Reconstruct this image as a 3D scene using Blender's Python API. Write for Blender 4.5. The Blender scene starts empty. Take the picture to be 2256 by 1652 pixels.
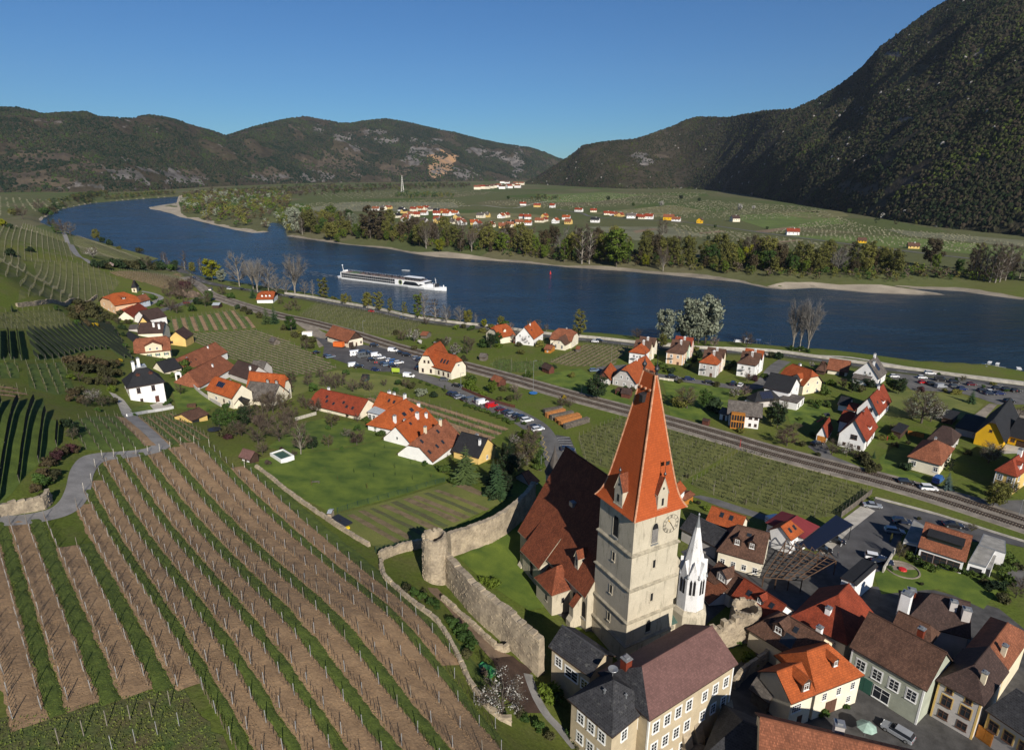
import bpy,bmesh,math,random
import numpy as np
from mathutils import Vector,Matrix
from mathutils.geometry import delaunay_2d_cdt
random.seed(11)
rng=np.random.default_rng(11)
scene=bpy.context.scene
COL=scene.collection
PI=math.pi
# camera
CAM_H,CAM_F,CAM_CX,CAM_CY=95.0,1390.0,1128.0,826.0
PITCH,ROLL=math.radians(18.0),math.radians(0.4)
def ray(x,y):
 u=(x-CAM_CX)/CAM_F
 v=(y-CAM_CY)/CAM_F
 u2=u*math.cos(ROLL)+v*math.sin(ROLL)
 v2=-u*math.sin(ROLL)+v*math.cos(ROLL)
 return(u2,math.cos(PITCH)-v2*math.sin(PITCH),-(math.sin(PITCH)+v2*math.cos(PITCH)))
_o=Vector(ray(CAM_CX,CAM_CY))
_r=(Vector(ray(CAM_CX+CAM_F,CAM_CY))-_o).normalized()
_u=(Vector(ray(CAM_CX,CAM_CY-CAM_F))-_o).normalized()
cam_data=bpy.data.cameras.new('camera')
cam=bpy.data.objects.new('camera',cam_data)
COL.objects.link(cam)
M=Matrix(((_r.x,_u.x,-_o.x,0),(_r.y,_u.y,-_o.y,0),(_r.z,_u.z,-_o.z,CAM_H),(0,0,0,1)))
cam.matrix_world=M
cam_data.sensor_fit='HORIZONTAL'
cam_data.sensor_width=36.0
cam_data.lens=CAM_F/2256.0*36.0
cam_data.clip_start=1.0
cam_data.clip_end=60000.0
scene.camera=cam
# sky, sun, exposure
SUN_EL=math.radians(29.5)
SUN_TO=Vector((0.330,-0.944,0)).normalized()
world=bpy.data.worlds.new('World')
scene.world=world
world.use_nodes=True
wn=world.node_tree.nodes
wl=world.node_tree.links
wn.clear()
w_out=wn.new('ShaderNodeOutputWorld')
w_bg=wn.new('ShaderNodeBackground')
w_sky=wn.new('ShaderNodeTexSky')
w_sky.sky_type='NISHITA'
w_sky.sun_disc=False
w_sky.sun_elevation=SUN_EL
w_sky.sun_rotation=math.atan2(SUN_TO.x,SUN_TO.y)
w_sky.altitude=250.0
w_sky.air_density=1.0
w_sky.dust_density=0.0
w_sky.ozone_density=6.0
w_bg.inputs['Strength'].default_value=0.05
w_mix=wn.new('ShaderNodeMix')
w_mix.data_type='RGBA'
w_mix.blend_type='MULTIPLY'
w_mix.inputs[0].default_value=1.0
w_mix.inputs[7].default_value=(0.52,0.84,1.08,1)
wl.new(w_sky.outputs[0],w_mix.inputs[6])
wl.new(w_mix.outputs[2],w_bg.inputs['Color'])
wl.new(w_bg.outputs[0],w_out.inputs['Surface'])
sun_data=bpy.data.lights.new('sun','SUN')
sun_data.energy=5.0
sun_data.angle=math.radians(0.5)
sun_data.color=(1.0,0.93,0.82)
sun=bpy.data.objects.new('sun',sun_data)
COL.objects.link(sun)
_s=Vector((SUN_TO.x*math.cos(SUN_EL),SUN_TO.y*math.cos(SUN_EL),math.sin(SUN_EL)))
sun.rotation_euler=(-_s).to_track_quat('-Z','Y').to_euler()
sun.location=(40,-200,300)
scene.view_settings.view_transform='Standard'
scene.view_settings.look='None'
scene.view_settings.exposure=0.42
scene.view_settings.gamma=1.0
scene.view_settings.use_curve_mapping=False
# materials
MAT={}
def _nodes(name):
 m=bpy.data.materials.new(name)
 m.use_nodes=True
 nt=m.node_tree
 return m,nt,nt.nodes,nt.links,nt.nodes['Principled BSDF']
def _noise(nt,vec,scale,detail=3.0,rough=0.55):
 n=nt.nodes.new('ShaderNodeTexNoise')
 n.inputs['Scale'].default_value=scale
 n.inputs['Detail'].default_value=detail
 n.inputs['Roughness'].default_value=rough
 nt.links.new(vec,n.inputs['Vector'])
 return n.outputs['Fac']
def _ramp(nt,fac,stops):
 r=nt.nodes.new('ShaderNodeValToRGB')
 e=r.color_ramp.elements
 while len(e)<len(stops):
  e.new(0.5)
 for k,(p,c)in enumerate(stops):
  e[k].position=p
  e[k].color=(c[0],c[1],c[2],1)
 nt.links.new(fac,r.inputs['Fac'])
 return r.outputs['Color']
def _mix(nt,fac,a,b,mode='MIX'):
 n=nt.nodes.new('ShaderNodeMix')
 n.data_type='RGBA'
 n.blend_type=mode
 for sock,val in((n.inputs[0],fac),(n.inputs[6],a),(n.inputs[7],b)):
  if isinstance(val,(int,float)):
   sock.default_value=val
  elif isinstance(val,tuple):
   sock.default_value=(val[0],val[1],val[2],1)
  else:
   nt.links.new(val,sock)
 return n.outputs[2]
def _math(nt,op,a,b=0.0,clamp=False):
 n=nt.nodes.new('ShaderNodeMath')
 n.operation=op
 n.use_clamp=clamp
 for sock,val in((n.inputs[0],a),(n.inputs[1],b)):
  if isinstance(val,(int,float)):
   sock.default_value=val
  else:
   nt.links.new(val,sock)
 return n.outputs[0]
def _bump(nt,bsdf,height,strength,dist):
 b=nt.nodes.new('ShaderNodeBump')
 b.inputs['Strength'].default_value=strength
 b.inputs['Distance'].default_value=dist
 nt.links.new(height,b.inputs['Height'])
 nt.links.new(b.outputs['Normal'],bsdf.inputs['Normal'])
def _pos(nt):
 return nt.nodes.new('ShaderNodeNewGeometry').outputs['Position']
def mat(name,c,rough=0.85,var=0.25,scale=0.6,c2=None,fine=None,bump=0.0,metal=0.0,spec=0.3):
 if name in MAT:
  return MAT[name]
 m,nt,N,L,b=_nodes(name)
 p=_pos(nt)
 f1=_noise(nt,p,scale,4)
 f2=_noise(nt,p,fine or scale*9,3,0.65)
 lo=c2 or tuple(x*(1-var)for x in c)
 hi=tuple(min(1,x*(1+var*(0.5 if c2 else 1.0)))for x in c)
 col=_ramp(nt,f1,[(0.32,lo),(0.68,hi)])
 g=_ramp(nt,f2,[(0.3,(1-var,)*3),(0.7,(1,)*3)])
 col=_mix(nt,1.0,col,g,'MULTIPLY')
 L.new(col,b.inputs['Base Color'])
 b.inputs['Roughness'].default_value=rough
 b.inputs['Metallic'].default_value=metal
 b.inputs['Specular IOR Level'].default_value=spec
 if bump:
  _bump(nt,b,f2,0.8,bump)
 MAT[name]=m
 return m
def roof_mat(name,c,var=0.3,tw=0.2,th=0.32,patch=0.35,moss=None,line=0.55):
 if name in MAT:
  return MAT[name]
 m,nt,N,L,b=_nodes(name)
 uv=N.new('ShaderNodeUVMap').outputs['UV']
 bt=N.new('ShaderNodeTexBrick')
 bt.offset=0.5
 bt.inputs['Scale'].default_value=1.0
 bt.inputs['Brick Width'].default_value=tw
 bt.inputs['Row Height'].default_value=th
 bt.inputs['Mortar Size'].default_value=0.022
 bt.inputs['Mortar Smooth'].default_value=0.4
 bt.inputs['Bias'].default_value=-0.2
 bt.inputs['Color1'].default_value=(*[x*(1-var)for x in c],1)
 bt.inputs['Color2'].default_value=(*[min(1,x*(1+var))for x in c],1)
 bt.inputs['Mortar'].default_value=(*[x*line for x in c],1)
 L.new(uv,bt.inputs['Vector'])
 p=_pos(nt)
 f1=_noise(nt,p,0.45,5,0.6)
 f2=_noise(nt,p,3.5,4,0.7)
 g=_ramp(nt,f1,[(0.3,(1-patch,)*3),(0.7,(1,1,1))])
 col=_mix(nt,1.0,bt.outputs['Color'],g,'MULTIPLY')
 g2=_ramp(nt,f2,[(0.3,(1-patch*.6,)*3),(0.65,(1,1,1))])
 col=_mix(nt,1.0,col,g2,'MULTIPLY')
 if moss:
  f3=_noise(nt,p,1.1,6,0.75)
  k=_ramp(nt,f3,[(0.56,(0,0,0)),(0.72,(0.75,0.75,0.75))])
  col=_mix(nt,k,col,moss)
 L.new(col,b.inputs['Base Color'])
 b.inputs['Roughness'].default_value=0.8
 b.inputs['Specular IOR Level'].default_value=0.25
 _bump(nt,b,bt.outputs['Fac'],0.6,-0.03)
 MAT[name]=m
 return m
def paint(name,c,rough=0.3,metal=0.0,coat=0.0):
 if name in MAT:
  return MAT[name]
 m,nt,N,L,b=_nodes(name)
 p=_pos(nt)
 f=_noise(nt,p,2.0,4,0.7)
 L.new(_ramp(nt,f,[(0.3,tuple(x*0.88 for x in c)),(0.7,c)]),b.inputs['Base Color'])
 b.inputs['Roughness'].default_value=rough
 b.inputs['Metallic'].default_value=metal
 b.inputs['Coat Weight'].default_value=coat
 MAT[name]=m
 return m
def leaf_mat(name,c,c2,trans=0.25,scale=0.35):
 if name in MAT:
  return MAT[name]
 m,nt,N,L,b=_nodes(name)
 p=_pos(nt)
 f=_noise(nt,p,scale,3,0.6)
 f2=_noise(nt,p,scale*8,2,0.6)
 oi=N.new('ShaderNodeObjectInfo')
 k=_math(nt,'ADD',_math(nt,'MULTIPLY',f,0.6),_math(nt,'MULTIPLY',f2,0.4))
 k=_math(nt,'ADD',k,_math(nt,'MULTIPLY',_math(nt,'SUBTRACT',oi.outputs['Random'],0.5),0.35))
 colr=_ramp(nt,k,[(0.3,c2),(0.7,c)])
 L.new(colr,b.inputs['Base Color'])
 b.inputs['Roughness'].default_value=0.75
 b.inputs['Specular IOR Level'].default_value=0.2
 if trans:
  tr=N.new('ShaderNodeBsdfTranslucent')
  L.new(colr,tr.inputs['Color'])
  mx=N.new('ShaderNodeMixShader')
  mx.inputs[0].default_value=trans
  L.new(b.outputs[0],mx.inputs[1])
  L.new(tr.outputs[0],mx.inputs[2])
  L.new(mx.outputs[0],N['Material Output'].inputs['Surface'])
 MAT[name]=m
 return m
# mesh and object helpers
class MB:
 def __init__(s):
  s.v=[]
  s.f=[]
  s.m=[]
  s.uv=[]
 def poly(s,pts,mi=0,uv=None):
  n=len(s.v)
  s.v+=[tuple(p)for p in pts]
  s.f.append(tuple(range(n,n+len(pts))))
  s.m.append(mi)
  s.uv.append(uv)
 def slope(s,pts,mi=0):
  p=[Vector(q)for q in pts]
  nrm=Vector((0,0,0))
  for k in range(len(p)):
   nrm+=p[k].cross(p[(k+1)%len(p)])
  if nrm.length<1e-6:
   return
  nrm.normalize()
  if nrm.z<0:
   p.reverse()
   nrm=-nrm
  u=Vector((0,0,1)).cross(nrm)
  u=u.normalized()if u.length>1e-4 else Vector((1,0,0))
  w=nrm.cross(u)
  s.poly(p,mi,[(q.dot(u),q.dot(w))for q in p])
 def box(s,x0,x1,y0,y1,z0,z1,mi=0,open_bottom=False):
  a=[(x0,y0,z0),(x1,y0,z0),(x1,y1,z0),(x0,y1,z0),(x0,y0,z1),(x1,y0,z1),(x1,y1,z1),(x0,y1,z1)]
  n=len(s.v)
  s.v+=a
  q=[(4,5,6,7),(0,1,5,4),(1,2,6,5),(2,3,7,6),(3,0,4,7)]
  if not open_bottom:
   q.append((3,2,1,0))
  for f in q:
   s.f.append(tuple(n+i for i in f))
   s.m.append(mi)
   s.uv.append(None)
 def obox(s,c,ex,lx,ly,z0,z1,mi=0):
  ex=Vector((ex[0],ex[1],0)).normalized()
  ey=Vector((-ex.y,ex.x,0))
  cs=[Vector((c[0],c[1],0))+ex*(sx*lx/2)+ey*(sy*ly/2)for sx,sy in((-1,-1),(1,-1),(1,1),(-1,1))]
  s.prism([(p.x,p.y)for p in cs],z0,z1,mi)
 def prism(s,pl,z0,z1,mi=0,cap=True,bottom=False):
  n=len(pl)
  zt=z1 if isinstance(z1,(list,tuple))else[z1]*n
  zb=z0 if isinstance(z0,(list,tuple))else[z0]*n
  for k in range(n):
   j=(k+1)%n
   s.poly([(*pl[k],zb[k]),(*pl[j],zb[j]),(*pl[j],zt[j]),(*pl[k],zt[k])],mi)
  if cap:
   s.poly([(*pl[k],zt[k])for k in range(n)],mi)
  if bottom:
   s.poly([(*pl[k],zb[k])for k in reversed(range(n))],mi)
 def tube(s,p0,p1,r0,r1=None,n=6,mi=0,caps=True):
  r1=r0 if r1 is None else r1
  p0=Vector(p0)
  p1=Vector(p1)
  d=(p1-p0)
  if d.length<1e-6:
   return
  d.normalize()
  a=d.cross(Vector((0,0,1)))
  a=a.normalized()if a.length>1e-3 else Vector((1,0,0))
  b=d.cross(a)
  k0=len(s.v)
  for k in range(n):
   t=2*PI*k/n
   o=a*math.cos(t)+b*math.sin(t)
   s.v.append(tuple(p0+o*r0))
   s.v.append(tuple(p1+o*r1))
  for k in range(n):
   j=(k+1)%n
   s.f.append((k0+2*k,k0+2*j,k0+2*j+1,k0+2*k+1))
   s.m.append(mi)
   s.uv.append(None)
  if caps:
   s.f.append(tuple(k0+2*k+1 for k in range(n)))
   s.f.append(tuple(k0+2*k for k in reversed(range(n))))
   s.m+=[mi,mi]
   s.uv+=[None,None]
 def lathe(s,c,prof,n=12,mi=0):
  k0=len(s.v)
  for r,z in prof:
   for k in range(n):
    t=2*PI*k/n
    s.v.append((c[0]+r*math.cos(t),c[1]+r*math.sin(t),c[2]+z))
  for i in range(len(prof)-1):
   for k in range(n):
    j=(k+1)%n
    s.f.append((k0+i*n+k,k0+i*n+j,k0+(i+1)*n+j,k0+(i+1)*n+k))
    s.m.append(mi)
    s.uv.append(None)
  s.f.append(tuple(k0+(len(prof)-1)*n+k for k in range(n)))
  s.m.append(mi)
  s.uv.append(None)
 def mesh(s,name,mats,smooth=False):
  me=bpy.data.meshes.new(name)
  me.from_pydata(s.v,[],s.f)
  for m in(mats if isinstance(mats,(list,tuple))else[mats]):
   me.materials.append(m)
  if len(me.materials)>1:
   me.polygons.foreach_set('material_index',s.m)
  if any(u is not None for u in s.uv):
   lay=me.uv_layers.new(name='UVMap')
   d=[]
   for f,u in zip(s.f,s.uv):
    d+=[c for q in(u or[(0,0)]*len(f))for c in q]
   lay.data.foreach_set('uv',d)
  if smooth:
   me.polygons.foreach_set('use_smooth',[True]*len(me.polygons))
  me.update()
  return me
 def build(s,name,mats,parent=None,smooth=False):
  return obj(name,s.mesh(name,mats,smooth),parent)
def obj(name,me,parent=None,loc=None,rz=0.0,scale=None):
 o=bpy.data.objects.new(name,me)
 COL.objects.link(o)
 if parent is not None:
  o.parent=parent
 if loc is not None:
  o.location=loc
 if rz:
  o.rotation_euler=(0,0,rz)
 if scale is not None:
  o.scale=scale if isinstance(scale,(tuple,list))else(scale,)*3
 return o
def tag(o,label=None,cat=None,group=None,kind=None):
 if label:
  o['label']=label
 if cat:
  o['category']=cat
 if group:
  o['group']=group
 if kind:
  o['kind']=kind
 return o
def thing(name,label,cat,loc=(0,0,0),rz=0.0,group=None):
 return tag(obj(name,None,None,loc,rz),label,cat,group)
def copy_tree(root,kids,loc,rz,scale=None):
 r=root.copy()
 COL.objects.link(r)
 r.location=loc
 r.rotation_euler=(0,0,rz)
 if scale is not None:
  r.scale=scale if isinstance(scale,(tuple,list))else(scale,)*3
 for k,subs in kids:
  c=k.copy()
  COL.objects.link(c)
  c.parent=r
  for q in subs:
   d=q.copy()
   COL.objects.link(d)
   d.parent=c
 return r
# survey: photograph -> world
def P(x,y,z):
 d=ray(x,y)
 t=(z-CAM_H)/d[2]
 return Vector((d[0]*t,d[1]*t,z))
def _tile(ox,oy):
 return lambda x,y:(ox+x/4.0,oy+y/4.0)
ta=_tile(0,550.8)
tb=_tile(564,550.8)
tc=_tile(1128,550.8)
td=_tile(1692,743.6)
te=_tile(1692,1046.5)
tf=_tile(564,826.2)
tg=_tile(1128,826.2)
th=_tile(1128,1238.7)
ti=_tile(1692,1238.7)
tj=_tile(564,1238.7)
tk=_tile(0,1238.7)
tl=_tile(0,908.8)
tm=_tile(0,192.8)
tn=_tile(564,192.8)
to=_tile(1128,192.8)
tq=_tile(1692,413)
tr=_tile(1692,0)
NEAR=[(390,433),(290,440),(200,448),(130,462),(95,480),(85,490),(400,606),(560,634),(700,655),(814,678),(926,701),(1064,721),(1128,731),(1290,741),(1403,750),(1603,763),(1692,770),(1874,785),(1992,803),(2154,812),(2256,830)]
FARB=[(2256,660),(2180,650),(2120,641),(2030,636),(1985,634),(2078,649),(2010,648),(1925,645),(1855,639),(1790,633),(1725,637),(1690,634),(1630,621),(1500,608),(1380,597),(1250,588),(1180,581),(1128,577),(1050,572),(960,566),(910,558),(860,548),(760,538),(690,528),(632,520),(628,508),(622,496),(604,489),(594,494),(591,503),(590,511),(560,513),(520,506),(470,494),(430,484),(400,478),(385,472),(370,466),(335,461),(331,457),(360,452),(392,447),(396,432)]
near_w=[P(x,y,0).to_2d()for x,y in NEAR]
far_w=[P(x,y,0).to_2d()for x,y in FARB]
RIVER=[tuple(p)for p in near_w]+[(560.0,130.0),(760.0,-160.0),(980.0,20.0),(720.0,330.0)]+[tuple(p)for p in far_w]
RIV=np.array(RIVER)
def river_dist(x,y):
 x=np.asarray(x,float)
 y=np.asarray(y,float)
 best=np.full(x.shape,1e18)
 inside=np.zeros(x.shape,bool)
 n=len(RIV)
 for k in range(n):
  ax,ay=RIV[k]
  bx,by=RIV[(k+1)%n]
  dx,dy=bx-ax,by-ay
  t=np.clip(((x-ax)*dx+(y-ay)*dy)/(dx*dx+dy*dy+1e-9),0,1)
  best=np.minimum(best,(x-ax-t*dx)**2+(y-ay-t*dy)**2)
  c=(ay>y)!=(by>y)
  xi=ax+(y-ay)*dx/(dy if abs(dy)>1e-9 else 1e-9)
  inside^=c&(x<xi)
 d=np.sqrt(best)
 return np.where(inside,-d,d)
CTRL=[(0,1652,38),(300,1652,36),(564,1400,33),(854,1347,29.5),(1060,1650,28),(650,1640,33),(466,985,24),(200,1020,28),(0,1150,33),(360,985,24.5),(290,900,20),(450,900,16),(640,862,13),(560,930,17),(700,950,17),(830,1210,21),(955,1292,19.5),(1100,1080,16),(950,1050,15.5),(1000,1000,13.5),(850,790,9.5),(970,830,9.5),(1200,970,10.5),(1090,900,10),(760,860,11),(900,900,11.5),(1220,1060,12.5),(700,700,9),(900,770,9),(1300,890,9),(1600,980,9),(1900,1060,9),(2200,1140,9),(1400,850,8.5),(1700,850,8),(2000,870,8),(2256,900,8),(1300,752,6.5),(1700,785,6.5),(2100,832,6.5),(1000,722,6.5),(750,672,6.5),(560,640,7),(2256,850,6.5),(1500,1020,9),(1800,1110,9),(1950,1110,9),(2100,1200,9.5),(2100,1290,10),(1380,1430,13),(1150,1250,15),(1090,1210,16),(1295,1395,13.2),(1240,1370,13.8),(1060,1390,18.5),(1120,1425,17.5),(1209,1490,16.2),(1250,1650,13.5),(1180,1640,17),(1530,1350,13.5),(1180,1100,14.5),(1440,1690,11.5),(1850,1600,11),(1650,1600,11.5),(2050,1640,11),(1700,1400,12),(1600,1250,10.5),(1900,1400,10.5),(330,720,12),(300,690,13),(380,780,13),(225,685,15.5),(257,692,14.5),(286,677,13.5),(262,700,15.5),(180,700,22),(150,640,26),(60,600,44),(0,600,50),(0,690,40),(100,740,33),(0,780,42),(100,850,34),(0,900,40),(150,900,31),(220,790,26),(60,980,36),(0,482,50),(50,500,46),(100,517,40),(150,540,33),(200,557,27),(285,582,14),(350,604,9),(200,620,22),(330,640,14),(400,660,10),(450,720,10),(520,740,9.5),(600,780,9.5),(480,640,8),(100,560,38)]
_pts=[P(x,y,z)for x,y,z in CTRL]
_pts+=[Vector(q)for q in((-700,620,9),(-560,720,8),(-420,640,7),(-900,900,9),(-1300,1300,12),(-900,500,60),(-600,300,75),(-400,120,70),(-250,0,55),(-60,0,40),(-60,-80,40),(40,20,22),(110,10,12),(220,60,9),(160,-60,14),(40,-80,26),(330,160,7),(400,60,7),(-1600,1800,14))]
CX_=np.array([[p.x,p.y]for p in _pts])/100.0
CZ_=np.array([p.z for p in _pts])
def _phi(r2):
 return 0.5*r2*np.log(r2+1e-9)
_n=len(CX_)
_A=np.zeros((_n+3,_n+3))
_A[:_n,:_n]=_phi(((CX_[:,None,:]-CX_[None])**2).sum(-1))+np.eye(_n)*0.02
_A[:_n,_n]=1
_A[:_n,_n+1:]=CX_
_A[_n,:_n]=1
_A[_n+1:,:_n]=CX_.T
_W=np.linalg.solve(_A,np.concatenate([CZ_,np.zeros(3)]))
NEAR_ARR=np.array([tuple(p)for p in near_w]+[(560.0,130.0),(760.0,-160.0)])
def near_side(x,y):
 e=NEAR_ARR[5:]
 yb=np.interp(x,e[:,0],e[:,1])
 a=y<yb+60
 b=(x<-840)&(y<2400)&(river_dist(x,y)>=-30)
 b&=x<np.interp(y,[900,1157,1263,1512,1791,2011,2257,2600],[-300,-800,-880,-1010,-1120,-1120,-1120,-1120])
 return a|b
def terrain(x,y):
 x=np.asarray(x,float)
 y=np.asarray(y,float)
 sh=x.shape
 x=x.ravel()
 y=y.ravel()
 d=river_dist(x,y)
 z=6.5+np.clip((d-40)/900.0,0,1)*3.0
 ns=near_side(x,y)
 if ns.any():
  q=np.stack([x[ns],y[ns]],1)/100.0
  r2=(q[:,0:1]-CX_[None,:,0])**2+(q[:,1:2]-CX_[None,:,1])**2
  zz=_phi(r2)@_W[:_n]+_W[_n]+q@_W[_n+1:]
  far_l=np.clip((np.hypot(x[ns],y[ns])-650)/250,0,1)
  far_l=far_l*far_l*(3-2*far_l)
  zz=np.clip(zz,5.5,95)*(1-far_l)+far_l*9.0
  z[ns]=zz
 slope=np.where(ns,0.55,0.16)
 cap=np.where(d>0,0.05+d*slope,d*0.3)
 z=np.where(d<0,np.maximum(cap,-3.0),np.minimum(z,cap))
 return z.reshape(sh)
_terrain_exact=terrain
_GX0,_GY0,_GS=-480.0,-20.0,1.6
_gxs=np.arange(_GX0,440.0,_GS)
_gys=np.arange(_GY0,620.0,_GS)
_GRID=np.concatenate([_terrain_exact(np.tile(_gxs,(8,1)),np.repeat(_gys[k:k+8,None],len(_gxs),1)[:8])if len(_gys[k:k+8])==8 else _terrain_exact(np.tile(_gxs,(len(_gys[k:k+8]),1)),np.repeat(_gys[k:k+8,None],len(_gxs),1))for k in range(0,len(_gys),8)])
def terrain(x,y):
 x=np.asarray(x,float)
 y=np.asarray(y,float)
 u=(x-_GX0)/_GS
 v=(y-_GY0)/_GS
 ok=(u>=0)&(v>=0)&(u<len(_gxs)-1.01)&(v<len(_gys)-1.01)
 i=np.clip(u.astype(int),0,len(_gxs)-2)
 j=np.clip(v.astype(int),0,len(_gys)-2)
 fu,fv=u-i,v-j
 z=(_GRID[j,i]*(1-fu)+_GRID[j,i+1]*fu)*(1-fv)+(_GRID[j+1,i]*(1-fu)+_GRID[j+1,i+1]*fu)*fv
 if not ok.all():
  z=np.array(z,float)
  z[~ok]=_terrain_exact(x[~ok],y[~ok])
 return z
def tz(x,y):
 u=(x-_GX0)/_GS
 v=(y-_GY0)/_GS
 if 0<=u<len(_gxs)-1.01 and 0<=v<len(_gys)-1.01:
  i,j=int(u),int(v)
  fu,fv=u-i,v-j
  return float((_GRID[j,i]*(1-fu)+_GRID[j,i+1]*fu)*(1-fv)+(_GRID[j+1,i]*(1-fu)+_GRID[j+1,i+1]*fu)*fv)
 return float(_terrain_exact(np.array([x]),np.array([y]))[0])
_ts=np.concatenate([np.linspace(0.0,1.0,240)])
def G(x,y=None):
 if y is None:
  x,y=x
 d=ray(x,y)
 t1=(0.0-CAM_H)/d[2]if d[2]<0 else 4000.0
 t0=(70.0-CAM_H)/d[2]if d[2]<0 else 100.0
 t0,t1=max(20.0,t0),max(min(t1*1.02,9000.0),30)
 for it in range(3):
  t=t0+(t1-t0)*_ts
  g=terrain(d[0]*t,d[1]*t)
  h=CAM_H+d[2]*t-np.maximum(g,0.0)
  k=int(np.argmax(h<=0))if(h<=0).any()else len(t)-1
  t0,t1=t[max(k-1,0)],t[k]
 q=0.5*(t0+t1)
 X,Y=d[0]*q,d[1]*q
 return Vector((X,Y,max(0.0,tz(X,Y))))
# ground sheet (fan grid, fine near the lens, out to the horizon)
grass_c=(0.062,0.088,0.022)
def ground_material():
 m,nt,N,L,b=_nodes('meadow')
 p=_pos(nt)
 f1=_noise(nt,p,0.018,5,0.6)
 f2=_noise(nt,p,0.16,5,0.65)
 f3=_noise(nt,p,1.6,4,0.7)
 c=_ramp(nt,f1,[(0.3,(0.084,0.118,0.020)),(0.5,(0.112,0.144,0.026)),(0.7,(0.148,0.152,0.038))])
 c=_mix(nt,_ramp(nt,f2,[(0.45,(0,0,0)),(0.75,(0.55,0.55,0.55))]),c,(0.140,0.122,0.056))
 c=_mix(nt,1.0,c,_ramp(nt,f3,[(0.25,(0.55,0.55,0.55)),(0.7,(1.05,1.05,1.05))]),'MULTIPLY')
 geo=N.new('ShaderNodeSeparateXYZ')
 L.new(p,geo.inputs[0])
 vor=N.new('ShaderNodeTexVoronoi')
 vor.inputs['Scale'].default_value=0.0065
 mp=N.new('ShaderNodeMapping')
 mp.inputs['Rotation'].default_value=(0,0,0.5)
 mp.inputs['Scale'].default_value=(1.0,0.55,1)
 L.new(p,mp.inputs['Vector'])
 L.new(mp.outputs[0],vor.inputs['Vector'])
 sepc=N.new('ShaderNodeSeparateColor')
 L.new(vor.outputs['Color'],sepc.inputs[0])
 fld=_ramp(nt,sepc.outputs[0],[(0.0,(0.078,0.096,0.034)),(0.35,(0.105,0.106,0.048)),(0.6,(0.068,0.098,0.026)),(0.85,(0.122,0.114,0.060))])
 fld=_mix(nt,1.0,fld,_ramp(nt,f2,[(0.25,(0.72,0.72,0.72)),(0.7,(1.1,1.1,1.1))]),'MULTIPLY')
 far=_math(nt,'MULTIPLY',_math(nt,'SUBTRACT',geo.outputs[1],480.0),0.01,True)
 c=_mix(nt,far,c,fld)
 L.new(c,b.inputs['Base Color'])
 b.inputs['Roughness'].default_value=0.95
 b.inputs['Specular IOR Level'].default_value=0.1
 _bump(nt,b,f3,0.9,0.12)
 return m
def sand_material():
 return mat('gravel_shore',(0.34,0.29,0.22),0.95,0.22,0.05,fine=1.2,bump=0.05)
NT,NR=460,420
th_=np.linspace(math.radians(-80),math.radians(80),NT)
rr_=np.concatenate([[8,14,20,26],np.geomspace(32,9000,NR-4)])
TT,RR=np.meshgrid(th_,rr_)
gx=(np.sin(TT)*RR)
gy=(np.cos(TT)*RR)
gz=terrain(gx,gy)
verts=np.stack([gx.ravel(),gy.ravel(),gz.ravel()],1)
ii=np.arange(NR-1)[:,None]*NT+np.arange(NT-1)[None]
faces=np.stack([ii,ii+1,ii+NT+1,ii+NT],-1).reshape(-1,4)
def np_mesh(name,v,f,mats,smooth=True):
 me=bpy.data.meshes.new(name)
 me.vertices.add(len(v))
 me.vertices.foreach_set('co',np.asarray(v,np.float32).ravel())
 k=f.shape[1]
 me.loops.add(f.size)
 me.loops.foreach_set('vertex_index',f.astype(np.int32).ravel())
 me.polygons.add(len(f))
 me.polygons.foreach_set('loop_start',np.arange(0,f.size,k,dtype=np.int32))
 me.polygons.foreach_set('loop_total',np.full(len(f),k,np.int32))
 if smooth:
  me.polygons.foreach_set('use_smooth',np.ones(len(f),bool))
 me.update(calc_edges=True)
 for m in(mats if isinstance(mats,(list,tuple))else[mats]):
  me.materials.append(m)
 return me
gm=np_mesh('ground',verts,faces[:,::-1],[ground_material(),sand_material()])
tag(obj('ground',gm),kind='structure')
# river
def water_material():
 m,nt,N,L,b=_nodes('river_water')
 p=_pos(nt)
 mp=N.new('ShaderNodeMapping')
 mp.inputs['Rotation'].default_value=(0,0,math.radians(-28))
 mp.inputs['Scale'].default_value=(0.35,1.0,1.0)
 L.new(p,mp.inputs['Vector'])
 f1=_noise(nt,mp.outputs[0],0.55,4,0.6)
 f2=_noise(nt,mp.outputs[0],0.022,6,0.7)
 f3=_noise(nt,mp.outputs[0],0.16,4,0.6)
 h=_math(nt,'ADD',_math(nt,'MULTIPLY',f1,0.30),_math(nt,'MULTIPLY',f3,0.9))
 L.new(_ramp(nt,f2,[(0.35,(0.004,0.015,0.032)),(0.65,(0.014,0.034,0.058))]),b.inputs['Base Color'])
 L.new(_ramp(nt,f2,[(0.35,(0.10,0.10,0.10)),(0.65,(0.30,0.30,0.30))]),b.inputs['Roughness'])
 b.inputs['IOR'].default_value=1.33
 _bump(nt,b,h,1.0,1.8)
 return m
wv=[(-2600,-400,0),(1400,-400,0),(1400,3200,0),(-2600,3200,0)]
wpoly=[Vector(q)for q in RIVER]
o_=MB()
cen=[]
res=delaunay_2d_cdt([Vector(q)for q in RIVER],[],[list(range(len(RIVER)))],1,1e-4)
wm=bpy.data.meshes.new('river')
wid=[]
nR=len(RIVER)
area=sum(RIVER[k][0]*RIVER[(k+1)%nR][1]-RIVER[(k+1)%nR][0]*RIVER[k][1]for k in range(nR))
sg=1 if area>0 else-1
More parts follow.
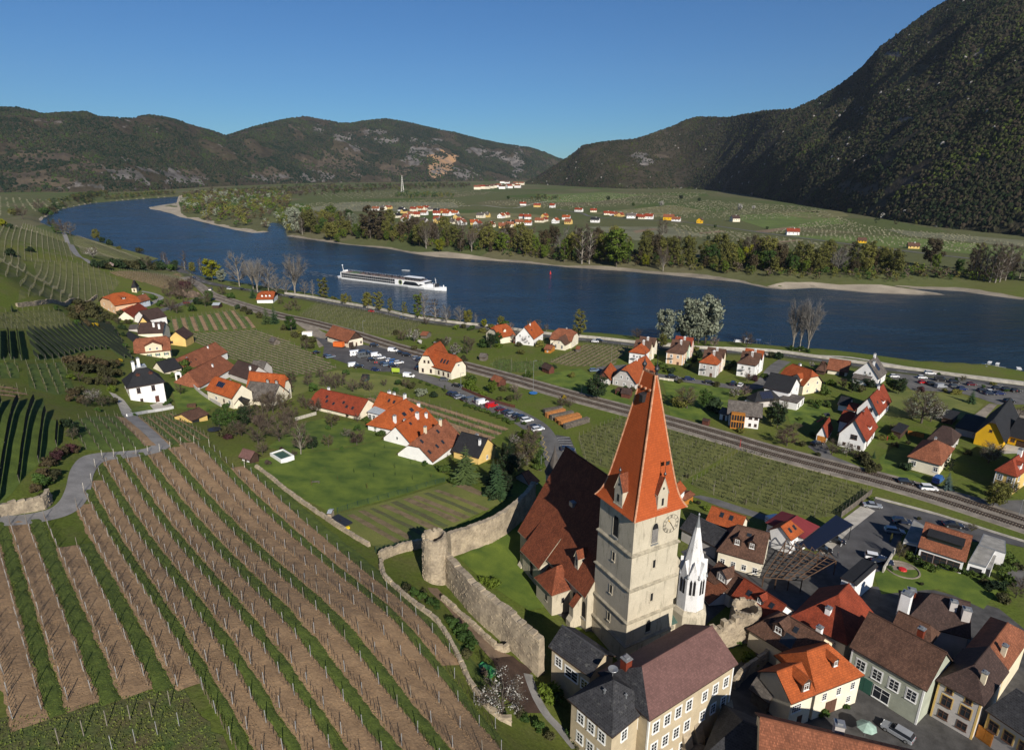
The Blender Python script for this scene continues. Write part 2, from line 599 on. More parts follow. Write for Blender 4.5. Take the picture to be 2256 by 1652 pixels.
for k in range(nR):
 a,b_,c=Vector(RIVER[k-1]),Vector(RIVER[k]),Vector(RIVER[(k+1)%nR])
 n1=Vector(((b_-a).y,-(b_-a).x)).normalized()*sg
 n2=Vector(((c-b_).y,-(c-b_).x)).normalized()*sg
 n=(n1+n2)
 n=n.normalized()if n.length>0.2 else n1
 wid.append(b_+n*1.5)
wm.from_pydata([(q.x,q.y,0.0)for q in wid],[],[tuple(f)for f in res[2]])
wm.materials.append(water_material())
wm.update()
bmw=bmesh.new()
bmw.from_mesh(wm)
bmesh.ops.recalc_face_normals(bmw,faces=bmw.faces)
if sum(f.normal.z for f in bmw.faces)<0:
 bmesh.ops.reverse_faces(bmw,faces=bmw.faces)
bmw.to_mesh(wm)
bmw.free()
tag(obj('river',wm),kind='structure')
# hills
def fbm(x,y,f,octv=5,seed=0.0):
 from mathutils import noise as _n
 out=np.zeros(x.shape)
 xs,ys=x.ravel(),y.ravel()
 o=np.empty(len(xs))
 for k in range(len(xs)):
  o[k]=_n.fractal(Vector((xs[k]*f+seed,ys[k]*f-seed,seed)),1.0,2.0,octv)
 return o.reshape(x.shape)
def hill(name,sky,foot,depth,mats,nth,nt_,amp,freq,seed,pw=0.9,over=0.35,rocks=()):
 s=[]
 for x,y in sky:
  d=ray(x,y)
  hz=math.hypot(d[0],d[1])
  s.append((math.atan2(d[0],d[1]),d[2]/hz))
 f=[]
 for x,y in foot:
  q=P(x,y,8.0)
  f.append((math.atan2(q.x,q.y),math.hypot(q.x,q.y)))
 s=np.array(sorted(s))
 f=np.array(sorted(f))
 t0,t1=s[0,0],s[-1,0]
 th=np.linspace(t0,t1,nth)
 el=np.interp(th,s[:,0],s[:,1])
 rf=np.interp(th,f[:,0],f[:,1])
 kw=max(3,nth//9)
 kern=np.hanning(kw+2)[1:-1]
 kern/=kern.sum()
 rf=np.convolve(np.pad(rf,kw,mode='edge'),kern,mode='same')[kw:-kw]
 dep=np.interp(np.linspace(0,1,nth),np.linspace(0,1,len(depth)),depth)
 rc=rf+dep
 zc=CAM_H+rc*el
 tt=np.linspace(0,1+over,nt_)
 T,TH=np.meshgrid(tt,th,indexing='ij')
 R=rf[None]+T*dep[None]
 X,Y=np.sin(TH)*R,np.cos(TH)*R
 n1=fbm(X,Y,freq,5,seed)
 n2=fbm(X,Y,freq*0.35,3,seed+9)
 rid=1-np.abs(n2)*2.2
 env=np.clip(np.sin(np.clip(T,0,1)*PI),0,1)
 S=np.where(T<=1,np.clip(T,0,1)**pw,1-(T-1)*0.9)
 Z=6.0+(np.maximum(zc,9)[None]-6.0)*S+(n1*amp+rid*amp*0.7-amp*0.35)*env*np.clip((zc[None]-8)/120,0.05,1)
 Z[0]=4.0
 v=np.stack([X.ravel(),Y.ravel(),Z.ravel()],1)
 i=np.arange(nt_-1)[:,None]*nth+np.arange(nth-1)[None]
 fa=np.stack([i,i+1,i+nth+1,i+nth],-1).reshape(-1,4)
 mk=np.zeros(len(v))
 c=v[fa].mean(1)
 A_=np.array([ray(CAM_CX,CAM_CY),ray(CAM_CX+CAM_F,CAM_CY),ray(CAM_CX,CAM_CY+CAM_F)])
 Bm=np.linalg.inv(np.stack([A_[1]-A_[0],A_[2]-A_[0],A_[0]]))
 def scr(q):
  w=(q-np.array([0,0,CAM_H]))@Bm
  return CAM_CX+CAM_F*w[:,0]/w[:,2],CAM_CY+CAM_F*w[:,1]/w[:,2]
 fm=np.zeros(len(fa),np.int32)
 for q,idx in((v,0),(c,1)):
  sx,sy=scr(q)
  nz=fbm(q[:,0],q[:,1],0.010,5,seed+3)
  for(rx,ry,ra,rb,mi_)in rocks:
   e=((sx-rx)/ra)**2+((sy-ry)/rb)**2+nz*(1.2 if mi_==2 else 3.0)
   if idx==0:
    mk[e<1]=1
   else:
    fm[e<1]=mi_
 me=np_mesh(name,v,fa[:,::-1],mats)
 me.polygons.foreach_set('material_index',fm)
 o=obj(name,me)
 tag(o,kind='structure')
 return o,X,Y,Z,T,mk.reshape(X.shape)
def hill_material(name,rockp,seed):
 m,nt,N,L,b=_nodes(name)
 p=_pos(nt)
 f1=_noise(nt,p,0.0045,5,0.62)
 f2=_noise(nt,p,0.03,5,0.7)
 f3=_noise(nt,p,0.012,6,0.72)
 c=_ramp(nt,f1,[(0.3,(0.040,0.036,0.026)),(0.55,(0.060,0.050,0.034)),(0.75,(0.050,0.056,0.026))])
 c=_mix(nt,_ramp(nt,f3,[(rockp,(0,0,0)),(rockp+0.07,(1,1,1))]),c,(0.15,0.135,0.125))
 c=_mix(nt,1.0,c,_ramp(nt,f2,[(0.25,(0.5,0.5,0.5)),(0.7,(1.1,1.1,1.1))]),'MULTIPLY')
 L.new(c,b.inputs['Base Color'])
 b.inputs['Roughness'].default_value=0.95
 b.inputs['Specular IOR Level'].default_value=0.05
 _bump(nt,b,f2,1.0,8.0)
 return m
rock_grey=mat('grey_rock',(0.165,0.150,0.142),0.95,0.5,0.02,c2=(0.052,0.050,0.042),fine=0.09,bump=6.0)
rock_ochre=mat('ochre_quarry_rock',(0.36,0.205,0.095),0.95,0.35,0.014,c2=(0.20,0.15,0.115),fine=0.07,bump=6.0)
dry_slope=mat('dry_grass_slope',(0.085,0.066,0.042),0.95,0.4,0.02,c2=(0.048,0.038,0.028),fine=0.12,bump=3.0)
SKY_A=[(-330,215),(-160,228),(0,237),(40,238),(100,252),(125,250),(190,247),(215,258),(285,262),(330,254),(380,262),(440,280),(500,300),(540,322),(600,352),(660,395)]
FOOT_A=[(-330,445),(0,425),(100,424),(200,424),(300,422),(400,416),(480,412),(560,409),(660,405)]
SKY_B=[(430,330),(480,306),(500,300),(530,290),(560,280),(600,270),(640,261),(665,257),(700,261),(745,271),(775,272),(800,267),(850,262),(900,270),(950,282),(1000,292),(1060,308),(1110,318),(1165,325),(1200,336),(1225,347),(1270,372),(1300,388)]
FOOT_B=[(430,412),(520,410),(700,404),(900,402),(1000,401),(1150,399),(1300,396)]
SKY_D=[(1158,402),(1180,392),(1200,378),(1250,347),(1285,320),(1330,312),(1400,306),(1440,293),(1480,279),(1510,264),(1540,257),(1600,259),(1640,252),(1680,245),(1750,240),(1800,218),(1850,188),(1900,148),(1940,103),(2000,58),(2050,23),(2085,3),(2150,-40),(2256,-110),(2400,-190),(2700,-260)]
FOOT_D=[(1158,406),(1280,413),(1400,418),(1500,415),(1600,424),(1700,443),(1800,460),(1880,473),(1960,487),(2050,500),(2150,511),(2256,522),(2400,540),(2700,580)]
hill_a,AX,AY,AZ,AT,AM=hill('western_hills',SKY_A,FOOT_A,[1500,1300,1300,1200],[hill_material('hill_floor_west',0.60,1),rock_grey,rock_ochre,dry_slope],300,120,80,0.0022,3.3,rocks=[(250,385,60,26,1),(190,372,45,14,3),(60,390,70,16,3),(120,345,60,12,3),(390,392,40,22,1),(430,372,35,12,3),(175,330,35,10,3),(20,408,60,8,3)])
hill_b,BX,BY,BZ,BT,BM=hill('northern_hills',SKY_B,FOOT_B,[1500,1700,1700,1500,1300],[hill_material('hill_floor_north',0.60,2),rock_grey,rock_ochre,dry_slope],320,120,110,0.0017,8.1,rocks=[(925,340,34,26,1),(973,364,32,27,2),(1005,384,36,10,1),(745,305,26,8,1),(780,325,18,8,1),(845,308,30,9,1),(830,290,24,6,1),(700,285,20,7,1),(740,360,60,22,3),(600,385,50,16,3),(690,390,40,10,1),(590,395,26,8,1),(1060,335,22,12,1),(1110,345,20,10,1),(1140,362,12,30,1),(870,375,30,14,3),(960,310,14,5,1),(660,280,24,8,3)])
hill_d,DX,DY,DZ,DT,DM=hill('eastern_mountain',SKY_D,FOOT_D,[500,650,800,900,850,1000,1400,1500,1450,1400,1400],[hill_material('hill_floor_east',0.66,3),rock_grey,rock_ochre,dry_slope],380,150,40,0.0035,5.7,0.95,0.2,rocks=[(1905,415,50,15,3),(2076,48,12,8,1),(2160,118,13,8,1),(1995,262,13,7,1),(1415,350,22,14,1),(1895,240,12,7,1),(1970,120,14,6,1),(1450,345,14,5,3),(2010,400,20,8,3)])
# roads, yards, banks: sheets draped on the land
asphalt=mat('asphalt',(0.082,0.080,0.082),0.9,0.25,0.25,fine=4,bump=0.01)
asphalt_old=mat('old_asphalt',(0.13,0.125,0.12),0.9,0.25,0.25,fine=4,bump=0.01)
road_grey=mat('concrete_lane',(0.24,0.23,0.22),0.9,0.2,0.3,fine=3,bump=0.01)
gravel=mat('gravel',(0.26,0.22,0.175),0.95,0.3,0.3,fine=5,bump=0.03)
ballast=mat('rail_ballast',(0.23,0.20,0.165),0.95,0.3,0.4,fine=6,bump=0.05)
cobble=mat('dark_cobbles',(0.075,0.072,0.07),0.85,0.3,0.6,fine=7,bump=0.03)
soil=mat('ploughed_soil',(0.33,0.215,0.118),0.95,0.28,0.25,c2=(0.24,0.155,0.086),fine=2.6,bump=0.10)
soil_dark=mat('dark_mulch',(0.060,0.036,0.026),0.95,0.3,0.5,fine=5,bump=0.05)
path_earth=mat('trodden_earth',(0.21,0.145,0.095),0.95,0.25,0.4,fine=4,bump=0.03)
lawn=mat('short_lawn',(0.128,0.172,0.022),0.95,0.3,0.2,c2=(0.058,0.102,0.014),fine=5,bump=0.05)
lawn_dry=mat('yellowed_grass',(0.165,0.170,0.042),0.95,0.25,0.12,c2=(0.105,0.130,0.028),fine=3,bump=0.06)
grass_strip_m=mat('grass_strip',(0.098,0.132,0.022),0.95,0.4,0.55,c2=(0.058,0.088,0.014),fine=3.5,bump=0.10)
scrub_m=mat('rough_grass',(0.085,0.085,0.035),0.95,0.4,0.3,c2=(0.045,0.055,0.020),fine=2.5,bump=0.12)
white_line=mat('road_paint',(0.75,0.75,0.72),0.7,0.15,2.0)
yellow_line=mat('yellow_road_paint',(0.62,0.45,0.10),0.7,0.15,2.0)
concrete=mat('pale_concrete',(0.42,0.39,0.34),0.9,0.2,0.5,fine=4,bump=0.01)
def w2(pts):
 return[G(p).to_2d()if not isinstance(p,Vector)else p.to_2d()for p in pts]
def smooth_line(pts,n=6):
 out=[]
 m=len(pts)
 for k in range(m-1):
  p0,p1,p2,p3=pts[max(k-1,0)],pts[k],pts[k+1],pts[min(k+2,m-1)]
  for i in range(n):
   t=i/n
   out.append(0.5*((2*p1)+(p2-p0)*t+(2*p0-5*p1+4*p2-p3)*t*t+(3*p1-p0-3*p2+p3)*t**3))
 out.append(pts[-1])
 return out
def patch(name,px,m,off=0.05,kind='structure',step=None,jag=0.0,parent=None):
 pl=w2(px)
 dist=sum(p.length for p in pl)/len(pl)
 s=step or max(1.2,dist/55)
 ring=[]
 for k in range(len(pl)):
  a,b=pl[k],pl[(k+1)%len(pl)]
  nseg=max(1,int((b-a).length/s))
  nrm=Vector(((b-a).y,-(b-a).x))
  nrm=nrm.normalized()if nrm.length>0 else nrm
  for i in range(nseg):
   q=a.lerp(b,i/nseg)
   if jag:
    q=q+nrm*random.uniform(-jag,jag)
   ring.append(q)
 xs=[p.x for p in ring]
 ys=[p.y for p in ring]
 inner=[]
 x=min(xs)+s/2
 while x<max(xs):
  y=min(ys)+s/2
  while y<max(ys):
   inner.append(Vector((x,y)))
   y+=s
  x+=s
 if len(inner)>6000:
  inner=inner[::len(inner)//6000+1]
 r=delaunay_2d_cdt(ring+inner,[],[list(range(len(ring)))],1,1e-4)
 v2=np.array([(q.x,q.y)for q in r[0]])
 z=np.maximum(terrain(v2[:,0],v2[:,1]),0.05)+off
 me=bpy.data.meshes.new(name)
 fs=[]
 for f in r[2]:
  a,b,c=v2[f[0]],v2[f[1]],v2[f[2]]
  fs.append(tuple(f)if(b[0]-a[0])*(c[1]-a[1])-(b[1]-a[1])*(c[0]-a[0])>0 else tuple(reversed(f)))
 me.from_pydata([(v2[k,0],v2[k,1],z[k])for k in range(len(v2))],[],fs)
 me.materials.append(m)
 me.update()
 o=obj(name,me,parent)
 return tag(o,kind=kind)
def ribbon(name,px,width,m,off=0.06,lat=0.0,kind='structure',level=False,skirt=0.0,parent=None,sm=6,seg=None):
 pts=smooth_line(w2(px),sm)
 if seg:
  pts=resample(pts,seg)
 rows=[]
 n=len(pts)
 cross=3
 for k,p in enumerate(pts):
  d=(pts[min(k+1,n-1)]-pts[max(k-1,0)])
  if d.length<1e-6:
   d=Vector((1,0))
  d.normalize()
  nn=Vector((-d.y,d.x))
  c=p+nn*lat
  rows.append([c+nn*(width/2-width*i/cross)for i in range(cross+1)])
 flat=np.array([(q.x,q.y)for r in rows for q in r])
 z=terrain(flat[:,0],flat[:,1])
 zz=z.reshape(n,cross+1)
 if level:
  zz=np.repeat(zz.mean(1,keepdims=True),cross+1,1)
 zz=np.maximum(zz,0.2)+off
 b=MB()
 for k in range(n-1):
  for i in range(cross):
   b.poly([(*rows[k][i],zz[k,i]),(*rows[k][i+1],zz[k,i+1]),(*rows[k+1][i+1],zz[k+1,i+1]),(*rows[k+1][i],zz[k+1,i])])
  if skirt:
   for i,sgn in((0,1),(cross,-1)):
    o0=rows[k][i]+(rows[k][0]-rows[k][cross]).normalized()*sgn*skirt*1.5
    o1=rows[k+1][i]+(rows[k+1][0]-rows[k+1][cross]).normalized()*sgn*skirt*1.5
    q=[(*rows[k][i],zz[k,i]),(*rows[k+1][i],zz[k+1,i]),(*o1,zz[k+1,i]-skirt),(*o0,zz[k,i]-skirt)]
    b.poly(q if sgn>0 else q[::-1])
 me=b.mesh(name,m)
 bmx=bmesh.new()
 bmx.from_mesh(me)
 bmesh.ops.remove_doubles(bmx,verts=bmx.verts,dist=0.001)
 for f in bmx.faces:
  f.normal_update()
  if f.normal.z<0:
   f.normal_flip()
 bmx.to_mesh(me)
 bmx.free()
 return tag(obj(name,me,parent),kind=kind)
def resample(pts,s):
 out=[pts[0]]
 acc=0.0
 for k in range(len(pts)-1):
  a,b=pts[k],pts[k+1]
  L=(b-a).length
  t=s-acc
  while t<=L:
   out.append(a.lerp(b,t/L))
   t+=s
  acc=(acc+L)%s if L else acc
  acc=L-(t-s)
 return out
def wall_line(px,h,th,m,name,parent=None,lat=0.0,base=-0.4,bevel_cap=None,sm=4,hvar=0.0,seg=None):
 pts=smooth_line(w2(px),sm)if sm>1 else w2(px)
 if seg:
  pts=resample(pts,seg)
 n=len(pts)
 b=MB()
 L,R,Z=[],[],[]
 for k,p in enumerate(pts):
  d=(pts[min(k+1,n-1)]-pts[max(k-1,0)]).normalized()
  nn=Vector((-d.y,d.x))
  L.append(p+nn*(lat+th/2))
  R.append(p+nn*(lat-th/2))
  Z.append(tz(p.x,p.y))
 hs=[h+random.uniform(-hvar,hvar)for _ in range(n)]
 for k in range(n-1):
  z0,z1=Z[k],Z[k+1]
  b.poly([(*R[k],z0+base),(*R[k+1],z1+base),(*R[k+1],z1+hs[k+1]),(*R[k],z0+hs[k])])
  b.poly([(*L[k+1],z1+base),(*L[k],z0+base),(*L[k],z0+hs[k]),(*L[k+1],z1+hs[k+1])])
  b.poly([(*R[k],z0+hs[k]),(*R[k+1],z1+hs[k+1]),(*L[k+1],z1+hs[k+1]),(*L[k],z0+hs[k])])
 b.poly([(*L[0],Z[0]+base),(*R[0],Z[0]+base),(*R[0],Z[0]+hs[0]),(*L[0],Z[0]+hs[0])])
 b.poly([(*R[-1],Z[-1]+base),(*L[-1],Z[-1]+base),(*L[-1],Z[-1]+hs[-1]),(*R[-1],Z[-1]+hs[-1])])
 return b.build(name,m,parent)
RROAD=[(372,582),(400,597),(430,613),(475,628),(564,642),(614,650),(671,658),(739,671),(819,685),(889,701),(989,716),(1076,725),(1203,742),(1315,752),(1403,762),(1528,773),(1692,780),(1792,793),(1917,810),(2049,827),(2192,848),(2256,856),(2420,880)]
ribbon('river_road',RROAD,7.5,asphalt,0.10,level=True)
ribbon('river_road_verge',RROAD,11.5,scrub_m,0.05)
ribbon('riverside_path',[(1500,763),(1600,768),(1692,773),(1792,783),(1875,788),(1992,808),(2110,824),(2256,842),(2400,862)],3.0,concrete,0.10,lat=0)
rw=wall_line([p for p in RROAD if p[0]>600],1.15,0.5,concrete,'river_road_wall',lat=6.2)
tag(rw,'long pale concrete parapet wall along the river side of the road','wall')
RAIL=[(400,612),(422,623),(457,647),(500,662),(564,682),(624,698),(689,712),(781,737),(864,763),(939,784),(1039,811),(1128,835),(1253,871),(1378,904),(1478,931),(1590,963),(1692,993),(1817,1026),(1942,1058),(2067,1094),(2192,1134),(2256,1155),(2400,1203)]
ribbon('railway_bed',RAIL,11.0,ballast,0.28,level=True,skirt=0.35)
railm=mat('rusty_rail',(0.10,0.065,0.045),0.5,0.3,1.0,metal=0.4)
sleeperm=mat('weathered_sleeper',(0.075,0.058,0.045),0.9,0.35,2.0)
rp=resample(smooth_line(w2(RAIL),8),0.66)
for k_,lat_ in enumerate((2.35,-2.35)):
 tr_=tag(obj('railway_track',None,None,(rp[len(rp)//2].x,rp[len(rp)//2].y,9.0)),('railway track nearer the river, its sleepers on pale ballast','railway track on the vineyard side, its sleepers on pale ballast')[k_],'railway track')
 rb_,sb_=MB(),MB()
 prev=None
 for i in range(0,len(rp)-1):
  d=(rp[i+1]-rp[i]).normalized()
  nn=Vector((-d.y,d.x))
  c=rp[i]+nn*lat_-Vector((rp[len(rp)//2].x,rp[len(rp)//2].y))
  if i%8==0:
   zt=tz(rp[i].x,rp[i].y)+0.28-9.0
  if rp[i].length<420 and rp[i].x>-150:
   sb_.obox(c,nn,2.5,0.27,zt-0.02,zt+0.12)
  if i%8==0:
   cur=[(c+nn*s_,zt)for s_ in(-0.72,0.72)]
   if prev:
    for(a,za),(b,zb)in zip(prev,cur):
     n2=nn*0.05
     b0=[(*(a-n2),za+0.28),(*(b-n2),zb+0.28),(*(b+n2),zb+0.28),(*(a+n2),za+0.28)]
     rb_.poly(b0)
     rb_.poly([(*(a-n2),za+0.1),(*(b-n2),zb+0.1),(*(b-n2),zb+0.28),(*(a-n2),za+0.28)])
     rb_.poly([(*(b+n2),zb+0.1),(*(a+n2),za+0.1),(*(a+n2),za+0.28),(*(b+n2),zb+0.28)])
   prev=cur
 rb_.build('rail',railm,tr_)
 tag(sb_.build('sleeper',sleeperm,tr_),kind='stuff')
patch('station_yard_gravel',[tb(*q)for q in((340,640),(470,650),(620,740),(640,830),(560,860),(515,770),(420,690))],gravel,0.05,jag=0.4)
patch('station_car_park',[tb(*q)for q in((522,770),(640,790),(800,860),(945,835),(1130,862),(1300,905),(1490,950),(1440,1060),(1500,1130),(1330,1110),(1240,1075),(1050,1072),(850,1020),(590,930),(600,850))],asphalt,0.09)
ribbon('station_road',[(880,815),(909,823),(964,842),(1014,861),(1063,880),(1110,899),(1153,919),(1185,939),(1205,966),(1216,996),(1223,1016),(1235,1045)],7.0,asphalt_old,0.12)
ribbon('station_road_bays',[(1000,864),(1040,884),(1090,903),(1140,925),(1172,945)],6.0,asphalt_old,0.08,lat=0)
patch('parking_strip',[tg(*q)for q in((388,528),(510,548),(572,690),(560,705),(440,690))],asphalt,0.10)
for q in range(6):
 a,b=tg(398+q*9,556+q*20),tg(506+q*10,550+q*24)
 ribbon('bay_line',[a,b],0.14,white_line,0.14,sm=1)
zz_=[]
for q in range(13):
 zz_.append(tg(245+q*6.3+(26 if q%2 else 0),528+q*22))
ribbon('zigzag_line',zz_,0.16,yellow_line,0.15,sm=1)
VROAD=[tl(*q)for q in((-200,985),(0,962),(200,948),(350,925),(520,880),(630,800),(690,680),(725,530),(800,430),(900,395),(1050,378),(1280,350),(1390,318),(1420,275),(1360,200),(1270,140),(1190,70),(1140,20))]
ribbon('vineyard_lane',VROAD,4.2,road_grey,0.13)
patch('white_house_drive',[tl(*q)for q in((1080,30),(1180,30),(1165,-10),(1130,-60),(1090,-110),(1020,-160),(960,-180),(1000,-130),(1040,-70))],concrete,0.12)
ribbon('hamlet_street',[ta(*q)for q in((1900,400),(1770,428),(1600,478),(1420,535),(1345,590),(1370,660),(1430,720),(1500,800))],5.0,asphalt_old,0.10)
ribbon('hamlet_drive',[ta(*q)for q in((1250,365),(1350,385),(1420,420),(1370,455),(1240,515))],3.2,road_grey,0.11)
ribbon('hillside_track',[(138,512),(145,523),(160,548),(190,573),(212,588)],4.5,road_grey,0.25)
ribbon('far_road',[(1225,462),(1280,470),(1315,479),(1478,488),(1553,495),(1692,515),(1754,523),(1867,538),(1967,550),(2117,568),(2256,580),(2400,596)],7.0,asphalt_old,0.3)
ribbon('far_lane',[(1000,455),(1060,453),(1130,459),(1180,448),(1225,442)],5.0,concrete,0.3)
ribbon('villa_street',[tc(*q)for q in((1150,1085),(1290,1108),(1500,1142),(1750,1178),(2000,1212),(2170,1196),(2240,1140))]+[(1707,811),(1729,795)],6.0,asphalt_old,0.10)
patch('villa_yard',[tc(*q)for q in((690,1060),(760,1030),(1010,1010),(1010,1080),(900,1090),(770,1085))],asphalt_old,0.08)
patch('river_car_park',[td(*q)for q in((1055,345),(1140,318),(1400,348),(1800,395),(2256,462),(2420,490),(2420,620),(2256,592),(2020,590),(1850,530),(1700,492),(1260,462),(1200,405))],asphalt_old,0.08)
patch('sandy_path',[td(*q)for q in((1780,712),(1950,582),(2022,592),(1890,738))],gravel,0.09)
patch('sandy_court',[td(*q)for q in((1910,735),(2060,612),(2256,645),(2400,665),(2400,800),(2256,770))],gravel,0.08)
patch('yellow_house_yard',[td(*q)for q in((2040,1000),(2100,940),(2256,975),(2256,1020),(2080,1025))],concrete,0.08)
patch('hotel_yard',[te(*q)for q in((925,195),(1050,240),(1400,330),(1760,425),(2000,500),(2256,585),(2256,640),(2090,600),(1900,600),(1200,480),(1130,690),(980,850),(560,900),(420,700),(640,460),(700,380))],asphalt,0.07)
patch('hotel_bays',[te(*q)for q in((830,265),(945,318),(715,500),(560,660),(480,700),(450,640),(650,400))],concrete,0.10)
patch('rail_side_road',[td(*q)for q in((1290,1290),(1400,1290),(1700,1370),(1960,1440),(2256,1430),(2256,1600),(1900,1480),(1500,1370))],asphalt_old,0.07)
patch('market_square',[ti(*q)for q in((330,1380),(480,1330),(760,1130),(1000,1180),(1380,1330),(1800,1560),(2100,1652),(2256,1800),(1200,1850),(700,1500))],cobble,0.06)
patch('town_paving',[(1500,1215),(1560,1190),(1640,1180),(1790,1215),(1830,1250),(1900,1290),(2060,1300),(2200,1340),(2300,1420),(2300,1720),(1420,1720),(1560,1500),(1700,1420),(1640,1330),(1560,1290)],cobble,0.05)
patch('right_lane',[te(*q)for q in((2110,830),(2256,800),(2256,1000),(2110,960))],asphalt_old,0.07)
patch('villa_lane',[td(*q)for q in((350,960),(420,920),(510,930),(560,1040),(790,1130),(740,1140),(480,1060))],asphalt_old,0.08)
patch('lower_garden_lane',[tg(*q)for q in((1590,1070),(1660,1060),(1800,1090),(2256,1240),(2256,1290),(1860,1170))],asphalt_old,0.08)
patch('churchyard_lawn',[(1000,1232),(1040,1212),(1090,1193),(1130,1166),(1162,1136),(1178,1120),(1210,1200)]+[th(*q)for q in((330,300),(290,400),(150,430),(0,330),(-300,120),(-470,-40))],lawn,0.10,jag=0.2)
patch('churchyard_paving',[th(*q)for q in((290,395),(420,470),(560,560),(720,620),(1000,760),(1400,640),(1700,560),(1900,380),(1700,200),(1500,250),(700,300))],cobble,0.07)
patch('wall_path',[tj(*q)for q in((1510,220),(1600,230),(1680,330),(1880,520),(2080,730),(2256,830),(2256,960),(2080,860),(1850,600),(1640,360),(1530,260))],path_earth,0.08,jag=0.2)
patch('mulch_bed',[tj(*q)for q in((2080,850),(2256,830))]+[th(*q)for q in((60,880),(200,960),(140,1000),(190,1180),(260,1330),(100,1330),(-60,1200),(-120,1000))],soil_dark,0.10,jag=0.2)
ribbon('stone_path',[th(*q)for q in((140,985),(175,1090),(230,1220),(310,1350),(420,1470),(560,1640))],1.5,road_grey,0.12)
patch('orchard_meadow',[tb(*q)for q in((300,1130),(720,1060),(860,1080),(1050,1090),(1250,1120),(1400,1180),(1240,1250),(1000,1290),(560,1220),(300,1290))],lawn_dry,0.04)
patch('long_lawn',[tf(*q)for q in((330,690),(700,660),(1170,560),(1400,660),(1700,900),(1660,940),(780,1190),(640,1200),(420,1090),(30,810),(20,740))],lawn,0.04)
patch('garden_lawn',[tf(*q)for q in((360,440),(600,380),(900,420),(1150,560),(700,650),(340,690),(100,640))],lawn,0.035)
patch('bed_field',[tf(*q)for q in((730,1220),(1690,950),(2050,1060),(2170,1120),(1900,1250),(1420,1480),(1100,1560),(1000,1480),(800,1370))],lawn_dry,0.045)
beds=[((800,1235),(860,1225),(1275,1460),(1230,1485),1),((900,1200),(960,1190),(1380,1425),(1330,1450),1),((1000,1180),(1040,1170),(1510,1400),(1470,1420),0),((1080,1150),(1150,1140),(1620,1350),(1560,1370),1),((1180,1120),(1240,1110),(1700,1330),(1650,1345),0),((1290,1095),(1350,1080),(1800,1280),(1745,1300),1),((1370,1075),(1420,1060),(1890,1250),(1840,1270),1),((1470,1045),(1520,1035),(1970,1220),(1930,1235),0),((1560,1020),(1610,1010),(2060,1180),(2020,1200),1),((1740,975),(1830,945),(2010,1040),(1970,1065),1)]
bare_bed=mat('bare_bed',(0.21,0.15,0.09),0.95,0.3,0.5,c2=(0.13,0.105,0.05),fine=3,bump=0.05)
green_bed=mat('sown_bed',(0.085,0.105,0.035),0.95,0.35,0.6,c2=(0.10,0.085,0.045),fine=3,bump=0.06)
for q in beds:
 patch('garden_bed',[tf(*c)for c in q[:4]],bare_bed if q[4]else green_bed,0.08,jag=0.15)
patch('white_house_lawn',[ta(*q)for q in((1500,1165),(1620,1140),(1930,1380),(1780,1420),(1560,1400))],lawn,0.07)
patch('white_house_front_lawn',[ta(*q)for q in((1130,1400),(1300,1360),(1360,1420),(1180,1455))],lawn,0.12)
patch('white_house_terrace',[ta(*q)for q in((1320,1370),(1480,1320),(1530,1390),(1370,1425))],concrete,0.14)
patch('villa_garden',[td(*q)for q in((160,660),(300,560),(500,600),(560,640),(480,730),(400,780),(200,760))],lawn,0.05)
patch('tan_house_garden',[td(*q)for q in((980,1060),(1200,900),(1260,900),(1240,1180),(1500,1240),(1400,1290),(1000,1190))],lawn,0.05)
patch('modern_house_garden',[te(*q)for q in((930,870),(1120,750),(1480,830),(1900,880),(2080,960),(1900,1180),(1500,1000),(1000,1050))],lawn,0.06)
patch('blossom_meadow',[td(*q)for q in((1000,490),(1200,460),(1700,510),(1900,590),(1770,710),(1500,740),(1050,700))],lawn_dry,0.04)
patch('villa_meadow',[tc(*q)for q in((1330,1150),(1700,1190),(1920,1230),(1900,1400),(1700,1500),(1400,1480))],lawn,0.04)
patch('rail_meadow',[tc(*q)for q in((170,1120),(600,1040),(800,1180),(1000,1280),(1060,1370),(700,1290))],lawn,0.04)
for q in(((1395,509),(1440,503),(1452,506),(1400,514)),((1541,513),(1590,508),(1600,511),(1540,516)),((1692,535),(1760,528),(1772,530),(1692,538)),((1660,510),(1740,500),(1760,503),(1690,513)),((1790,427),(1880,412),(1900,417),(1800,434))):
 patch('bare_field',q,mat('bare_field',(0.19,0.135,0.085),0.95,0.2,0.03,fine=0.3),0.25)
patch('island_spit',[(331,459),(360,452),(393,447),(400,470),(412,480),(470,494),(545,507),(590,509),(560,511.5),(500,503),(430,486),(385,473)],sand_material(),0.25,jag=1.0)
patch('gravel_bar',[(908,557),(960,555),(1010,558),(1120,576),(1050,572.5),(960,566.5)],sand_material(),0.22,jag=0.8)
patch('gravel_bar',[(1690,632),(1730,622),(1790,622),(1850,628),(1940,628),(2076,648.5),(2010,648),(1925,645),(1855,639),(1790,633),(1725,637)],sand_material(),0.22,jag=0.6)
